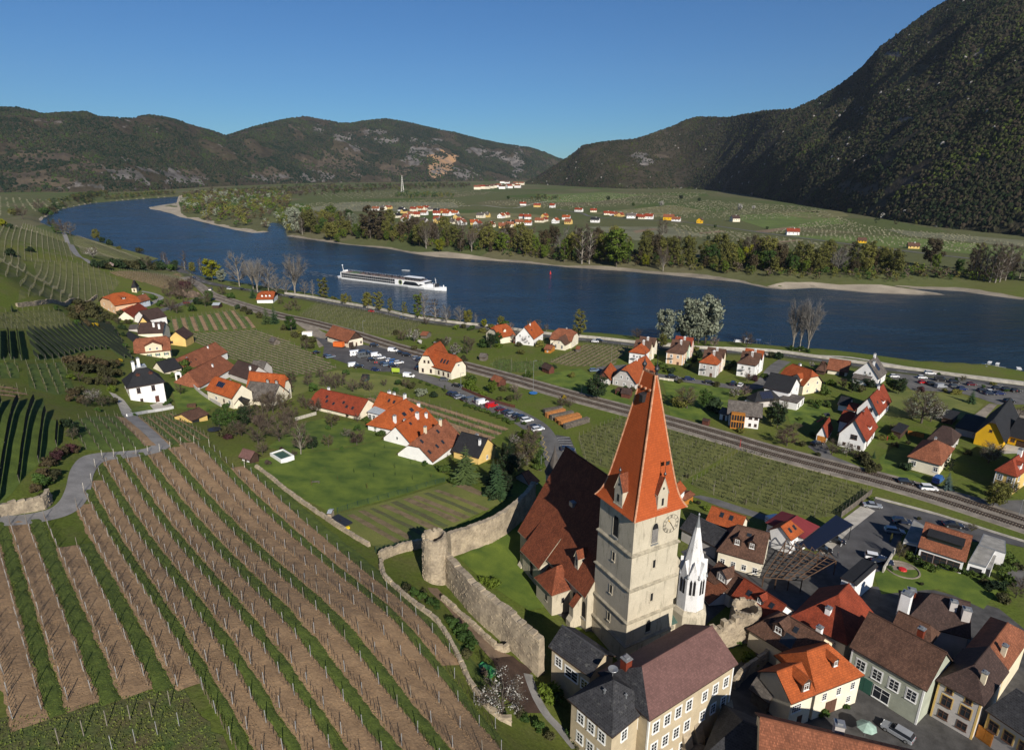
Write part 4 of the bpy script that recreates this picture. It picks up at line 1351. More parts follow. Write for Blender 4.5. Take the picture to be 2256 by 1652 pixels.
def blades_np(starts,ends,w,rs):
 s=np.asarray(starts,float)
 e=np.asarray(ends,float)
 d=e-s
 o=np.cross(d,rs.normal(size=d.shape))
 o/=np.linalg.norm(o,axis=1,keepdims=True)+1e-9
 o*=np.asarray(w).reshape(-1,1)
 return np.stack([s-o,s+o,e],1).reshape(-1,3)
def tree_mesh(form,kind,seed,h,spread,n_limb=16,n_leaf=46,leaf=0.34,twigs=14,trunk_frac=0.25,limb_r=0.03,pale=False,twig_w=0.035):
 rs=np.random.default_rng(seed)
 rd=random.Random(seed)
 b=MB()
 r0=h*limb_r
 lean=Vector((rd.uniform(-.04,.04)*h,rd.uniform(-.04,.04)*h,0))
 top=Vector((0,0,h*0.88))+lean
 nseg=5
 pts=[]
 for k in range(nseg+1):
  t=k/nseg
  pts.append(Vector((lean.x*t+rd.uniform(-.012,.012)*h*(k>0),lean.y*t+rd.uniform(-.012,.012)*h*(k>0),h*0.9*t)))
 pts[0].z=-0.3
 for k in range(nseg):
  b.tube(pts[k],pts[k+1],r0*(1-k/nseg)**0.8+0.02,r0*(1-(k+1)/nseg)**0.8+0.015,6,0,caps=False)
 cen,rad,st,en=[],[],[],[]
 for i in range(n_limb):
  f=(i+rd.random())/n_limb
  az=i*2.399+rd.uniform(-.5,.5)
  if form=='round':
   tz_=trunk_frac+(0.97-trunk_frac)*f
   prof=math.sin(PI*min(1,max(0.02,(tz_-trunk_frac*0.7)/(1.06-trunk_frac*0.7))))**0.6
  elif form=='column':
   tz_=trunk_frac+(1.0-trunk_frac)*f
   prof=(1-((tz_-0.5)/0.62)**2)**0.5 if abs(tz_-0.5)<0.62 else 0.2
  elif form=='fan':
   tz_=0.45+0.55*f**0.8
   prof=0.35+0.75*math.sin(PI*min(1,0.15+0.75*f))
  else:
   tz_=trunk_frac+(1-trunk_frac)*f
   prof=1-tz_*0.9
  rr=spread*prof*rd.uniform(0.55,1.0)
  tip=Vector((math.cos(az)*rr+lean.x*tz_,math.sin(az)*rr+lean.y*tz_,h*tz_*rd.uniform(0.94,1.02)))
  zb=max(trunk_frac*0.8,tz_-rr/h*rd.uniform(0.7,1.3)-0.06)*h
  if form=='fan':
   zb=h*rd.uniform(0.12,0.42)
  base=Vector((lean.x*zb/h,lean.y*zb/h,min(zb,tip.z-0.05*h)))
  mid=base.lerp(tip,0.5)+Vector((rd.uniform(-.03,.03),rd.uniform(-.03,.03),rd.uniform(-.01,.04)))*h
  lr=r0*(0.42 if form!='fan' else 0.36)
  b.tube(base,mid,lr,lr*0.6,4,0,caps=False)
  b.tube(mid,tip,lr*0.6,lr*0.2,4,0,caps=False)
  cr=spread*rd.uniform(0.26,0.46)
  cen.append(tuple(tip))
  rad.append(cr)
  cen.append(tuple(mid.lerp(tip,0.45)+Vector((rd.uniform(-.5,.5),rd.uniform(-.5,.5),rd.uniform(-.3,.5)))*cr))
  rad.append(cr*rd.uniform(0.6,0.9))
  for _ in range(twigs):
   q=mid.lerp(tip,rd.uniform(0.0,1.05))
   dr=(tip-base).normalized()*0.8+Vector((rd.gauss(0,.5),rd.gauss(0,.5),rd.gauss(0.25,.4)))
   e=q+dr.normalized()*cr*rd.uniform(0.7,1.7)
   st.append(tuple(q))
   en.append(tuple(e))
   for _k in range(2):
    q2=q.lerp(e,rd.uniform(.3,.8))
    e2=q2+(dr.normalized()+Vector((rd.gauss(0,.6),rd.gauss(0,.6),rd.gauss(.1,.4)))).normalized()*cr*rd.uniform(.4,.9)
    st.append(tuple(q2))
    en.append(tuple(e2))
 trunk=b.mesh('trunk',bark_pale if pale else bark,True)
 parts,faces=[],[]
 mats_=[LEAF[kind]]
 tw=blades_np(st,en,rs.uniform(.6,1.3,len(st))*twig_w*max(1.0,h/12),rs)if twigs else np.zeros((0,3))
 lv=leaves_np(cen,rad,n_leaf,leaf*max(0.8,h/14),rs)if n_leaf else np.zeros((0,3))
 v=np.concatenate([tw,lv])
 me=bpy.data.meshes.new('crown')
 nt_,nl=len(tw)//3,len(lv)//4
 me.from_pydata(v.tolist(),[],[(3*k,3*k+1,3*k+2)for k in range(nt_)]+[tuple(len(tw)+4*k+i for i in range(4))for k in range(nl)])
 me.materials.append(LEAF[kind])
 me.materials.append(LEAF['grey']if pale else LEAF['bare'])
 if n_leaf:
  me.polygons.foreach_set('material_index',[1]*nt_+[0]*nl)
 me.update()
 return trunk,me
def conifer_mesh(kind,seed,h,spread,layers=15,per=11):
 rs=np.random.default_rng(seed)
 rd=random.Random(seed)
 b=MB()
 b.tube((0,0,-0.3),(0,0,h*0.98),h*0.022,0.02,6,0,caps=False)
 v,f=[],[]
 for L in range(layers):
  t=L/(layers-1)
  z=h*(0.07+0.90*t)
  rl=spread*(1-t)**0.85*rd.uniform(0.85,1.1)+0.12
  n=max(5,int(per*(1-0.5*t)))
  for k in range(n):
   a=2*PI*(k+rd.random()*.8)/n+L*.7
   r=rl*rd.uniform(0.7,1.08)
   d=Vector((math.cos(a),math.sin(a),0))
   s=Vector((-d.y,d.x,0))
   p0=Vector((0,0,z))
   droop=-0.22*r+rd.uniform(-.08,.08)*r
   for sub in range(5):
    u0,u1=sub/5,(sub+1)/5
    c0=p0+d*r*u0+Vector((0,0,droop*u0))
    c1=p0+d*r*u1+Vector((0,0,droop*u1+(0.05*r if sub==4 else 0)))
    wdt=r*0.24*(1.15-u0)*rd.uniform(.8,1.3)
    for sg in(1,-1):
     i0=len(v)
     v+=[tuple(c0),tuple(c1),tuple(c1+s*sg*wdt*.8+Vector((0,0,-wdt*rd.uniform(.2,.8)))),tuple(c0+s*sg*wdt+Vector((0,0,-wdt*rd.uniform(.3,.9))))]
     f.append((i0,i0+1,i0+2,i0+3))
 me=bpy.data.meshes.new('crown')
 me.from_pydata(v,[],f)
 me.materials.append(LEAF[kind])
 me.update()
 return b.mesh('trunk',bark,True),me
def bush_mesh(kind,seed,n=10,leaf=0.24,per=80):
 rs=np.random.default_rng(seed)
 rd=random.Random(seed)
 b=MB()
 cen,rad=[],[]
 for k in range(n):
  a=2*PI*rd.random()
  r=rd.uniform(0.05,0.62)
  c=Vector((math.cos(a)*r,math.sin(a)*r,rd.uniform(0.35,0.95)-r*.3))
  b.tube((c.x*.2,c.y*.2,-.05),c,.03,.012,3,0,caps=False)
  cen.append(tuple(c))
  rad.append(rd.uniform(.28,.45))
 lv=leaves_np(cen,rad,per,leaf*.55,rs)
 me=bpy.data.meshes.new('foliage')
 me.from_pydata(lv.tolist(),[],[tuple(4*k+i for i in range(4))for k in range(len(lv)//4)])
 me.materials.append(LEAF[kind])
 me.update()
 return b.mesh('stems',bark),me
PROTO={}
def proto(key):
 if key in PROTO:
  return PROTO[key]
 kind,form=key[0],key[1]
 sd=hash(kind)%97 if False else sum(map(ord,kind+form))+17*key[2]
 if form=='conifer':
  q=conifer_mesh(kind,sd,12.0,3.6)+(12.0,)
 elif form=='bush':
  q=bush_mesh(kind,sd)+(1.3,)
 elif form=='fan':
  q=tree_mesh('fan',kind,sd,20.0,5.6,26,0,0.3,34,0.3,0.022,True,0.03)+(20.0,)
 elif form=='column':
  q=tree_mesh('column',kind,sd,18.0,3.4,22,34 if kind not in('bare','grey')else 0,0.36,8 if kind not in('bare','grey')else 26,0.12,0.018,kind in('bare','grey'),0.04)+(18.0,)
 elif form=='orchard':
  q=tree_mesh('round',kind,sd,6.0,2.9,14,26 if kind not in('bare','grey')else 0,0.17,34,0.28,0.03,False,0.03)+(6.0,)
 else:
  q=tree_mesh('round',kind,sd,16.0,5.6,20,76 if kind not in('bare','grey')else 0,0.44,6 if kind not in('bare','grey')else 30,0.22,0.02,kind in('bare','grey'),0.045)+(16.0,)
 PROTO[key]=q
 return q
_rot=[0.3]
def plant_tree(name,label,cat,loc,height,kind,form,group=None,wide=1.0,var=None):
 _rot[0]+=2.39
 tr,cr,nh=proto((kind,form,int(_rot[0]*7)%3 if var is None else var))
 r=thing(name,label,cat,(loc[0],loc[1],loc[2]),_rot[0]%6.28,group)
 s=height/nh
 r.scale=(s*wide,s*wide,s)
 obj('stems' if form=='bush' else 'trunk',tr,r)
 obj('foliage' if form=='bush' else 'crown',cr,r)
 return r
def tree_px(px,hpx,kind,form,label,name='tree',cat='tree',group=None,wide=1.0,var=None,ground=None):
 g=G(px)if ground is None else P(px[0],px[1],ground)
 d=ray(*px)
 depth=g.y/d[1]
 el=math.atan2(-d[2],math.hypot(d[0],d[1]))
 h=hpx*depth/CAM_F/max(0.5,math.cos(el))
 return plant_tree(name,label,cat,g,h,kind,form,group,wide,var)
# woods on the hills: lumpy crowns scattered over the slopes
def wood_material(name,pal,scale,white=2.0):
 m,nt,N,L,b=_nodes(name)
 p=_pos(nt)
 at=N.new('ShaderNodeAttribute')
 at.attribute_type='INSTANCER'
 at.attribute_name='tone'
 f=_noise(nt,p,scale,5,0.62)
 f2=_noise(nt,p,scale*40,3,0.6)
 k=_math(nt,'ADD',_math(nt,'MULTIPLY',f,0.95),_math(nt,'MULTIPLY',_math(nt,'SUBTRACT',at.outputs['Fac'],0.5),0.34))
 c=_ramp(nt,k,pal)
 c=_mix(nt,1.0,c,_ramp(nt,f2,[(0.3,(0.55,0.55,0.55)),(0.7,(1.15,1.15,1.15))]),'MULTIPLY')
 c=_mix(nt,_math(nt,'GREATER_THAN',at.outputs['Fac'],white),c,(0.24,0.225,0.21))
 L.new(c,b.inputs['Base Color'])
 b.inputs['Roughness'].default_value=0.95
 b.inputs['Specular IOR Level'].default_value=0.05
 return m
def wood(name,label,X,Y,Z,dens,smin,smax,m,tall=1.25,seed=1):
 nr,nc=X.shape
 i=np.arange(nr-1)[:,None]*nc+np.arange(nc-1)[None]
 fa=np.stack([i,i+1,i+nc+1,i+nc],-1).reshape(-1,4)[:,::-1]
 me=np_mesh(name,np.stack([X.ravel(),Y.ravel(),Z.ravel()],1),fa,[m])
 at=me.attributes.new('dens','FLOAT','POINT')
 at.data.foreach_set('value',dens.ravel().astype(np.float32))
 o=tag(obj(name,me),label,'wood',kind='stuff')
 ng=bpy.data.node_groups.new(name,'GeometryNodeTree')
 ng.interface.new_socket('Geometry',in_out='INPUT',socket_type='NodeSocketGeometry')
 ng.interface.new_socket('Geometry',in_out='OUTPUT',socket_type='NodeSocketGeometry')
 N,L=ng.nodes,ng.links
 gi,go=N.new('NodeGroupInput'),N.new('NodeGroupOutput')
 dp=N.new('GeometryNodeDistributePointsOnFaces')
 dp.inputs['Seed'].default_value=seed
 na=N.new('GeometryNodeInputNamedAttribute')
 na.inputs['Name'].default_value='dens'
 L.new(gi.outputs[0],dp.inputs['Mesh'])
 L.new(na.outputs['Attribute'],dp.inputs['Density'])
 st=N.new('GeometryNodeStoreNamedAttribute')
 st.inputs['Name'].default_value='tone'
 rv=N.new('FunctionNodeRandomValue')
 rv.inputs['Seed'].default_value=seed+5
 L.new(rv.outputs[1],st.inputs['Value'])
 L.new(dp.outputs['Points'],st.inputs['Geometry'])
 gt=N.new('GeometryNodeGeometryToInstance')
 for k in range(4):
  ic=N.new('GeometryNodeMeshIcoSphere')
  ic.inputs['Radius'].default_value=1.0
  ic.inputs['Subdivisions'].default_value=2
  sp=N.new('GeometryNodeSetPosition')
  nz=N.new('ShaderNodeTexNoise')
  nz.noise_dimensions='4D'
  nz.inputs['W'].default_value=3.7*k+seed
  nz.inputs['Scale'].default_value=1.9
  nz.inputs['Detail'].default_value=4.0
  nz.inputs['Roughness'].default_value=0.8
  nm=N.new('GeometryNodeInputNormal')
  vm=N.new('ShaderNodeVectorMath')
  vm.operation='SCALE'
  mm=N.new('ShaderNodeMath')
  mm.operation='MULTIPLY_ADD'
  mm.inputs[1].default_value=2.6
  mm.inputs[2].default_value=-1.35
  L.new(nz.outputs['Fac'],mm.inputs[0])
  L.new(nm.outputs[0],vm.inputs[0])
  L.new(mm.outputs[0],vm.inputs['Scale'])
  L.new(ic.outputs['Mesh'],sp.inputs['Geometry'])
  L.new(vm.outputs[0],sp.inputs['Offset'])
  sm=N.new('GeometryNodeSetMaterial')
  sm.inputs['Material'].default_value=m
  L.new(sp.outputs[0],sm.inputs['Geometry'])
  L.new(sm.outputs[0],gt.inputs[0])
 ip=N.new('GeometryNodeInstanceOnPoints')
 ip.inputs['Pick Instance'].default_value=True
 ri=N.new('FunctionNodeRandomValue')
 ri.data_type='INT'
 ri.inputs[4].default_value=0
 ri.inputs[5].default_value=3
 ri.inputs['Seed'].default_value=seed+9
 rr=N.new('FunctionNodeRandomValue')
 rr.data_type='FLOAT_VECTOR'
 rr.inputs[0].default_value=(-0.15,-0.15,0)
 rr.inputs[1].default_value=(0.15,0.15,6.28)
 rsn=N.new('FunctionNodeRandomValue')
 rsn.inputs[2].default_value=smin
 rsn.inputs[3].default_value=smax
 rsn.inputs['Seed'].default_value=seed+2
 cx=N.new('ShaderNodeCombineXYZ')
 mz=N.new('ShaderNodeMath')
 mz.operation='MULTIPLY'
 mz.inputs[1].default_value=tall
 L.new(rsn.outputs[1],cx.inputs[0])
 L.new(rsn.outputs[1],cx.inputs[1])
 L.new(rsn.outputs[1],mz.inputs[0])
 L.new(mz.outputs[0],cx.inputs[2])
 L.new(st.outputs['Geometry'],ip.inputs['Points'])
 L.new(gt.outputs[0],ip.inputs['Instance'])
 L.new(ri.outputs[2],ip.inputs['Instance Index'])
 L.new(rr.outputs[0],ip.inputs['Rotation'])
 L.new(cx.outputs[0],ip.inputs['Scale'])
 L.new(ip.outputs[0],go.inputs[0])
 md=o.modifiers.new('scatter','NODES')
 md.node_group=ng
 return o
PAL_HILL=[(0.30,(0.010,0.021,0.012)),(0.43,(0.021,0.031,0.018)),(0.52,(0.042,0.037,0.029)),(0.61,(0.031,0.039,0.020)),(0.74,(0.038,0.062,0.018))]
PAL_EAST=[(0.30,(0.014,0.024,0.010)),(0.43,(0.032,0.036,0.018)),(0.53,(0.044,0.034,0.025)),(0.62,(0.036,0.040,0.017)),(0.74,(0.060,0.080,0.016))]
def _dens(X,Y,T,Rm,base,gapf,gapt,seed,M_):
 R=np.hypot(X,Y)
 g=fbm(X,Y,gapf,4,seed)
 d=base*np.clip((Rm/np.maximum(R,1)),0.3,1.0)**1.3
 d=d*np.clip((gapt-g)*9,0.04,1)
 d=d*np.where(M_>0,0.20,1)
 d[T>1.12]=0
 d[0]=0
 return d
wood('western_woods','dark mixed woods covering the far western hills',AX,AY,AZ,_dens(AX,AY,AT,2600,0.021*np.clip(0.35+AT*1.4,0,1),0.0045,0.30,4.2,AM),3.6,7.0,wood_material('western_trees',PAL_HILL,0.0048),1.3,3)
wood('northern_woods','dark mixed woods covering the far northern hills',BX,BY,BZ,_dens(BX,BY,BT,4000,0.0125*np.clip(0.45+BT*1.3,0,1),0.0040,0.30,6.9,BM),4.5,8.5,wood_material('northern_trees',PAL_HILL,0.0036),1.3,4)
wood('eastern_woods','dense dark woods covering the steep mountain on the right',DX,DY,DZ,_dens(DX,DY,DT,1400,0.042,0.011,0.42,2.2,DM),1.6,4.8,wood_material('eastern_trees',PAL_EAST,0.0062,0.995),1.4,5)
# the riverside wood across the water: single trees
KIND_WORD={'olive':'olive budding tree','fresh':'fresh green tree','green':'mid green tree','bare':'bare brown tree','grey':'bare grey tree','lime':'yellow green tree','brown':'brown budding tree','silver':'silvery tree'}
def bank_band(u,depth):
 pts=_fb
 t=u*(len(pts)-1)
 i=min(int(t),len(pts)-2)
 p=pts[i].lerp(pts[i+1],t-i)
 d=(pts[i+1]-pts[i]).normalized()
 return p+Vector((d.y,-d.x))*depth
_fb=[P(x,y,0).to_2d()for x,y in((2256,640),(2190,630),(2120,622),(2060,618),(1985,624),(1855,622),(1725,617),(1690,616),(1630,610),(1500,600),(1380,591),(1250,583),(1180,576),(1128,571),(1050,563),(960,552),(860,541),(760,532),(690,522),(640,516))]
_fb=resample(_fb,10.0)
spots=[]
tries=0
rdt=random.Random(5)
while len(spots)<290 and tries<20000:
 tries+=1
 u=rdt.random()
 if u<0.12 and rdt.random()<0.6:
  continue
 dep=3+75*rdt.random()**1.4
 if u>0.55:
  dep*=0.85
 p=bank_band(u,dep)
 if all((p-q[0]).length>6.5 for q in spots)and river_dist([p.x],[p.y])[0]>4:
  spots.append((p,u,dep))
spots.sort(key=lambda s:s[0].x/s[0].y)
wts=['olive']*10+['bare']*5+['brown']*4+['green']*3+['fresh']*4+['grey']*1+['silver']
for k,(p,u,dep)in enumerate(spots):
 kind=rdt.choice(wts)
 h=rdt.uniform(18,29)if kind not in('green','fresh')else rdt.uniform(13,22)
 if dep<9:
  h*=0.55
  kind=rdt.choice(['fresh','olive','brown','green'])
 form='column' if rdt.random()<0.3 else 'round'
 plant_tree('riverside_tree','%s, %s from the left in the wood across the river'%(KIND_WORD[kind],ordinal(k+1)),'tree',(p.x,p.y,tz(p.x,p.y)),h,kind,form,'trees of the wood across the river',rdt.uniform(0.75,1.05))
def thicket(name,label,px,n,kinds,hmin,hmax,seed,wide=0.6,off=0.0):
 rs=np.random.default_rng(seed)
 rd=random.Random(seed)
 pl=w2(px)
 xs,ys=[p.x for p in pl],[p.y for p in pl]
 bykind={}
 cnt=0
 from mathutils.geometry import intersect_point_tri_2d
 while cnt<n:
  x,y=rd.uniform(min(xs),max(xs)),rd.uniform(min(ys),max(ys))
  ins=False
  for k in range(len(pl)):
   a,b=pl[k],pl[(k+1)%len(pl)]
   if(a.y>y)!=(b.y>y)and x<a.x+(y-a.y)*(b.x-a.x)/(b.y-a.y):
    ins=not ins
  if not ins:
   continue
  cnt+=1
  h=rd.uniform(hmin,hmax)
  bykind.setdefault(rd.choice(kinds),[]).append((x,y,tz(x,y)+off,h))
 vv,ff,mi,mats_=[],[],[],[]
 n0=0
 for kd,lst in bykind.items():
  mats_.append(LEAF[kd])
  for(x,y,z,h)in lst:
   nc=6
   cs=np.stack([rs.uniform(-1,1,nc)*h*wide*.5,rs.uniform(-1,1,nc)*h*wide*.5,rs.uniform(0.25,0.92,nc)*h],1)
   lv=leaves_np(cs,rs.uniform(.16,.30,nc)*h,14,h*0.085,rs)+np.array([x,y,z])
   tk_=blades_np([(x,y,z),(x,y,z)],[(x+.1,y,z+h*.7),(x,y+.1,z+h*.8)],[h*.02,h*.02],rs)
   vv.append(lv)
   ff.append(np.arange(len(lv)).reshape(-1,4)+n0)
   mi.append(np.full(len(lv)//4,len(mats_)-1))
   n0+=len(lv)
 me=np_mesh(name,np.concatenate(vv),np.concatenate(ff),mats_,smooth=False)
 me.polygons.foreach_set('material_index',np.concatenate(mi).astype(np.int32))
 return tag(obj(name,me),label,'wood',kind='stuff')
thicket('island_wood','olive and brown wood on the river island behind the gravel spit',[(398,470),(402,440),(420,430),(520,425),(640,430),(640,455),(606,470),(600,484),(590,492),(588,506),(545,506),(470,490),(420,478)],620,['olive','olive','brown','fresh','green','silver','bare'],11,19,3)
thicket('far_wood','grey brown wood at the foot of the northern hills',[(390,434),(520,420),(720,411),(1030,408),(1040,414),(900,420),(700,432),(560,440)],520,['brown','olive','bare','bare','green'],12,20,4)
thicket('west_bank_wood','dark green wood along the outer bend of the river',[(100,470),(112,452),(180,432),(240,428),(215,442),(140,458),(118,472)],150,['green','dark','olive','brown'],10,16,5)
thicket('west_bank_wood','thin dark trees lining the far end of the river bend',[(220,440),(300,430),(390,426),(392,431),(300,437)],110,['green','brown','olive'],8,13,6)
thicket('plain_copse','dark copse in the vineyards before the pylon',[(866,434),(890,424),(1000,431),(998,438),(900,438)],130,['dark','green','olive'],7,12,7)
thicket('plain_copse','brown copse above the far village road',[(1165,442),(1180,432),(1230,434),(1236,441)],60,['brown','olive','dark'],6,10,8)
thicket('riverside_undergrowth','green undergrowth below the trees of the wood across the river',[(640,512),(700,516),(860,530),(960,546),(1128,566),(1250,576),(1500,594),(1690,610),(1900,618),(2060,616),(2200,622),(2256,615),(2000,595),(1700,585),(1400,565),(1100,545),(800,515)],900,['olive','green','brown','fresh','olive','bare'],3,9,9)
thicket('inlet_wood','green trees round the head of the side channel',[(630,518),(626,500),(606,486),(620,470),(680,462),(690,500),(660,516)],150,['olive','green','fresh','brown','silver'],9,17,12)
thicket('mountain_foot_wood','green trees along the foot of the eastern mountain',[(1170,406),(1400,417),(1600,422),(1700,441),(1810,455),(1870,462),(1890,480),(1900,492),(2000,506),(2256,523),(2256,516),(2000,494),(1890,460),(1700,432),(1500,412),(1170,402)],420,['green','dark','brown','olive','fresh','blossom'],7,13,10)
for k,(x,y,hp,kd)in enumerate(((1457,455,12,'blossom'),(1630,464,14,'blossom'),(1660,462,9,'blossom'),(1775,440,18,'blossom'),(1870,470,10,'green'),(1500,440,10,'dark'),(1540,445,9,'dark'),(1340,442,10,'dark'),(1395,455,8,'green'),(1940,462,14,'blossom'),(1560,530,10,'dark'),(1575,503,8,'green'),(1690,506,7,'dark'),(1120,440,8,'green'))):
 tree_px((x,y),hp,kd,'round','%s on the plain across the river, %s from the left'%({'blossom':'small white blossoming tree','green':'small green tree','dark':'small dark tree'}[kd],ordinal(1+sorted((1457,1630,1660,1775,1870,1500,1540,1340,1395,1940,1560,1575,1690,1120)).index(x))),'plain_tree','tree','single trees on the far plain',1.3)
# houses
R_ORANGE=roof_mat('orange_roof_tiles',(0.42,0.098,0.028),0.22)
R_BRIGHT=roof_mat('bright_orange_roof_tiles',(0.48,0.112,0.028),0.18)
R_RED=roof_mat('red_roof_tiles',(0.32,0.060,0.026),0.22)
R_RUST=roof_mat('rusty_roof_tiles',(0.33,0.118,0.060),0.3,patch=0.4)
R_BROWN=roof_mat('brown_roof_tiles',(0.150,0.078,0.052),0.3,patch=0.4)
R_DKBROWN=roof_mat('dark_brown_roof_tiles',(0.082,0.050,0.042),0.3,patch=0.35)
R_MAUVE=roof_mat('mauve_roof_tiles',(0.185,0.098,0.086),0.16,tw=0.3,th=0.3,patch=0.25,line=0.75)
R_SLATE=roof_mat('dark_slates',(0.040,0.040,0.044),0.3,tw=0.4,th=0.34,patch=0.3,moss=(0.13,0.13,0.12),line=1.7)
R_GREY=roof_mat('grey_roof_sheets',(0.155,0.135,0.120),0.25,tw=0.5,th=0.5,patch=0.4,line=0.6)
R_BLACK=roof_mat('anthracite_roof_tiles',(0.026,0.027,0.031),0.2,patch=0.25)
R_METAL=roof_mat('zinc_sheets',(0.36,0.40,0.44),0.08,tw=0.6,th=20.0,patch=0.12,line=0.7)
R_REDMETAL=roof_mat('dark_red_sheet_roof',(0.20,0.030,0.034),0.08,tw=0.5,th=20.0,patch=0.12,line=0.8)
R_CHURCH=roof_mat('church_roof_tiles',(0.255,0.072,0.032),0.3,tw=0.22,th=0.28,patch=0.35)
R_SPIRE=roof_mat('spire_tiles',(0.40,0.082,0.020),0.10,tw=0.24,th=0.42,patch=0.12,line=0.6)
W_WHITE=mat('white_render',(0.72,0.71,0.70),0.9,0.07,0.5,fine=3,bump=0.005)
W_CREAM=mat('cream_render',(0.66,0.57,0.41),0.9,0.10,0.4,fine=3,bump=0.005)
W_PALE=mat('ivory_render',(0.68,0.62,0.49),0.9,0.08,0.4,fine=3,bump=0.005)
W_OCHRE=mat('sandy_render',(0.44,0.365,0.25),0.9,0.14,0.35,fine=2.5,bump=0.005)
W_YELLOW=mat('yellow_render',(0.62,0.43,0.15),0.9,0.10,0.4,fine=3)
W_STRONG=mat('strong_yellow_render',(0.62,0.36,0.012),0.9,0.06,0.4,fine=3)
W_PEACH=mat('peach_render',(0.62,0.42,0.27),0.9,0.08,0.4,fine=3)
W_GREY=mat('grey_render',(0.45,0.42,0.40),0.9,0.1,0.4,fine=3)
W_SAGE=mat('sage_render',(0.34,0.36,0.29),0.9,0.12,0.4,fine=3)
W_MINT=mat('mint_render',(0.46,0.56,0.42),0.9,0.08,0.4,fine=3)
W_PINK=mat('pink_render',(0.62,0.45,0.38),0.9,0.08,0.4,fine=3)
WOOD_DK=mat('dark_brown_boards',(0.060,0.034,0.024),0.85,0.3,1.2,fine=6)
WOOD_RED=mat('red_brown_boards',(0.105,0.036,0.024),0.85,0.3,1.2,fine=6)
WOOD_GREY=mat('weathered_boards',(0.150,0.128,0.105),0.9,0.3,1.0,fine=6)
WOOD_ORANGE=mat('orange_timber',(0.42,0.165,0.025),0.7,0.2,1.2,fine=6)
STONE=mat('rubble_stone',(0.40,0.33,0.235),0.95,0.3,0.5,c2=(0.25,0.205,0.15),fine=2.2,bump=0.10)
FRAME_W=paint('white_frame_paint',(0.74,0.74,0.72),0.5)
FRAME_B=paint('brown_frame_paint',(0.11,0.055,0.035),0.5)
GREEN_P=paint('green_shutter_paint',(0.030,0.105,0.075),0.6)
METAL_G=paint('grey_metal',(0.30,0.31,0.32),0.45,0.5)
METAL_D=paint('dark_metal',(0.035,0.036,0.04),0.45,0.3)
def _glass():
 m,nt,N,L,b=_nodes('window_glass')
 b.inputs['Base Color'].default_value=(0.018,0.022,0.028,1)
 b.inputs['Roughness'].default_value=0.06
 b.inputs['Specular IOR Level'].default_value=0.6
 return m
GLASS=_glass()
_wcache={}
def window_mesh(w,h,style):
 key=(round(w,2),round(h,2),style)
 if key in _wcache:
  return _wcache[key]
 fr=FRAME_B if 'brown' in style else FRAME_W
 b=MB()
 t=0.09 if w>0.7 else 0.07
 x0,x1=-w/2,w/2
 b.box(x0,x0+t,-0.06,0.02,0,h)
 b.box(x1-t,x1,-0.06,0.02,0,h)
 b.box(x0+t,x1-t,-0.06,0.02,0,t)
 b.box(x0+t,x1-t,-0.06,0.02,h-t,h)
 if w>0.65:
  b.box(-0.035,0.035,-0.05,0.02,t,h-t)
 if h>1.0:
  zb=h*0.64
  b.box(x0+t,-0.035,-0.05,0.02,zb,zb+0.06)
  b.box(0.035,x1-t,-0.05,0.02,zb,zb+0.06)
 if 'grid' in style:
  for zq in(0.33,):
   b.box(x0+t,-0.035,-0.045,0.02,h*zq,h*zq+0.045)
   b.box(0.035,x1-t,-0.045,0.02,h*zq,h*zq+0.045)
 b.box(x0-0.1,x1+0.1,-0.14,0.02,-0.1,-0.002)
 if 'trim' in style:
  k=0.17
  b.box(x0-k,x0-0.003,-0.03,0.02,0,h,1)
  b.box(x1+0.003,x1+k,-0.03,0.02,0,h,1)
  b.box(x0-k,x1+k,-0.03,0.02,h+0.003,h+k,1)
 if 'shutter' in style:
  b.box(x0-w*0.55,x0-0.01,-0.07,0.02,0,h,1)
  b.box(x1+0.01,x1+w*0.55,-0.07,0.02,0,h,1)
 m2=GREEN_P if 'shutter' in style else(W_YELLOW if 'yellow' in style else FRAME_W)
 me=b.mesh('window',[fr,m2])
 p=MB()
 p.poly([(x0+t,-0.018,t),(x1-t,-0.018,t),(x1-t,-0.018,h-t),(x0+t,-0.018,h-t)])
 pane=p.mesh('pane',GLASS)
 _wcache[key]=(me,pane)
 return _wcache[key]
def add_window(parent,x,y,z,rz,w,h,style='',pane=True):
 me,pm=window_mesh(w,h,style)
 o=obj('window',me,parent,(x,y,z),rz)
 obj('pane',pm,o)
 return o
SIDE_ROT={'f':0.0,'r':PI/2,'b':PI,'l':-PI/2}
def side_point(side,L,W,f):
 if side=='f':
  return(L*f,0.0)
 if side=='b':
  return(L*(1-f),W)
 if side=='l':
  return(0.0,W*(1-f))
 return(L,W*f)
_dm={}
def door_mesh(w,h,m):
 k=(w,h,m.name)
 if k not in _dm:
  b=MB()
  b.box(-w/2,w/2,-0.05,0.02,0,h)
  b.box(-w/2+0.12,-0.04,-0.08,-0.05,0.2,h-0.2)
  b.box(0.04,w/2-0.12,-0.08,-0.05,0.2,h-0.2)
  _dm[k]=b.mesh('door',m)
 return _dm[k]
def chimney_obj(parent,x,y,z0,h,s,m,capm=None):
 b=MB()
 b.box(-s/2,s/2,-s/2,s/2,-1.2,h,0)
 b.box(-s/2-.09,s/2+.09,-s/2-.09,s/2+.09,h,h+.14,1)
 b.box(-s*.28,s*.28,-s*.28,s*.28,h+.14,h+.38,1)
 return obj('chimney',b.mesh('chimney',[m,capm or METAL_G]),parent,(x,y,z0))
def slab(b,pts,th=0.2,mi=0,me=1):
 b.slope(pts,mi)
 n=len(pts)
 lo=[(p[0],p[1],p[2]-th)for p in pts]
 for k in range(n):
  j=(k+1)%n
  b.poly([lo[k],lo[j],pts[j],pts[k]],me)
 b.poly(list(reversed(lo)),me)
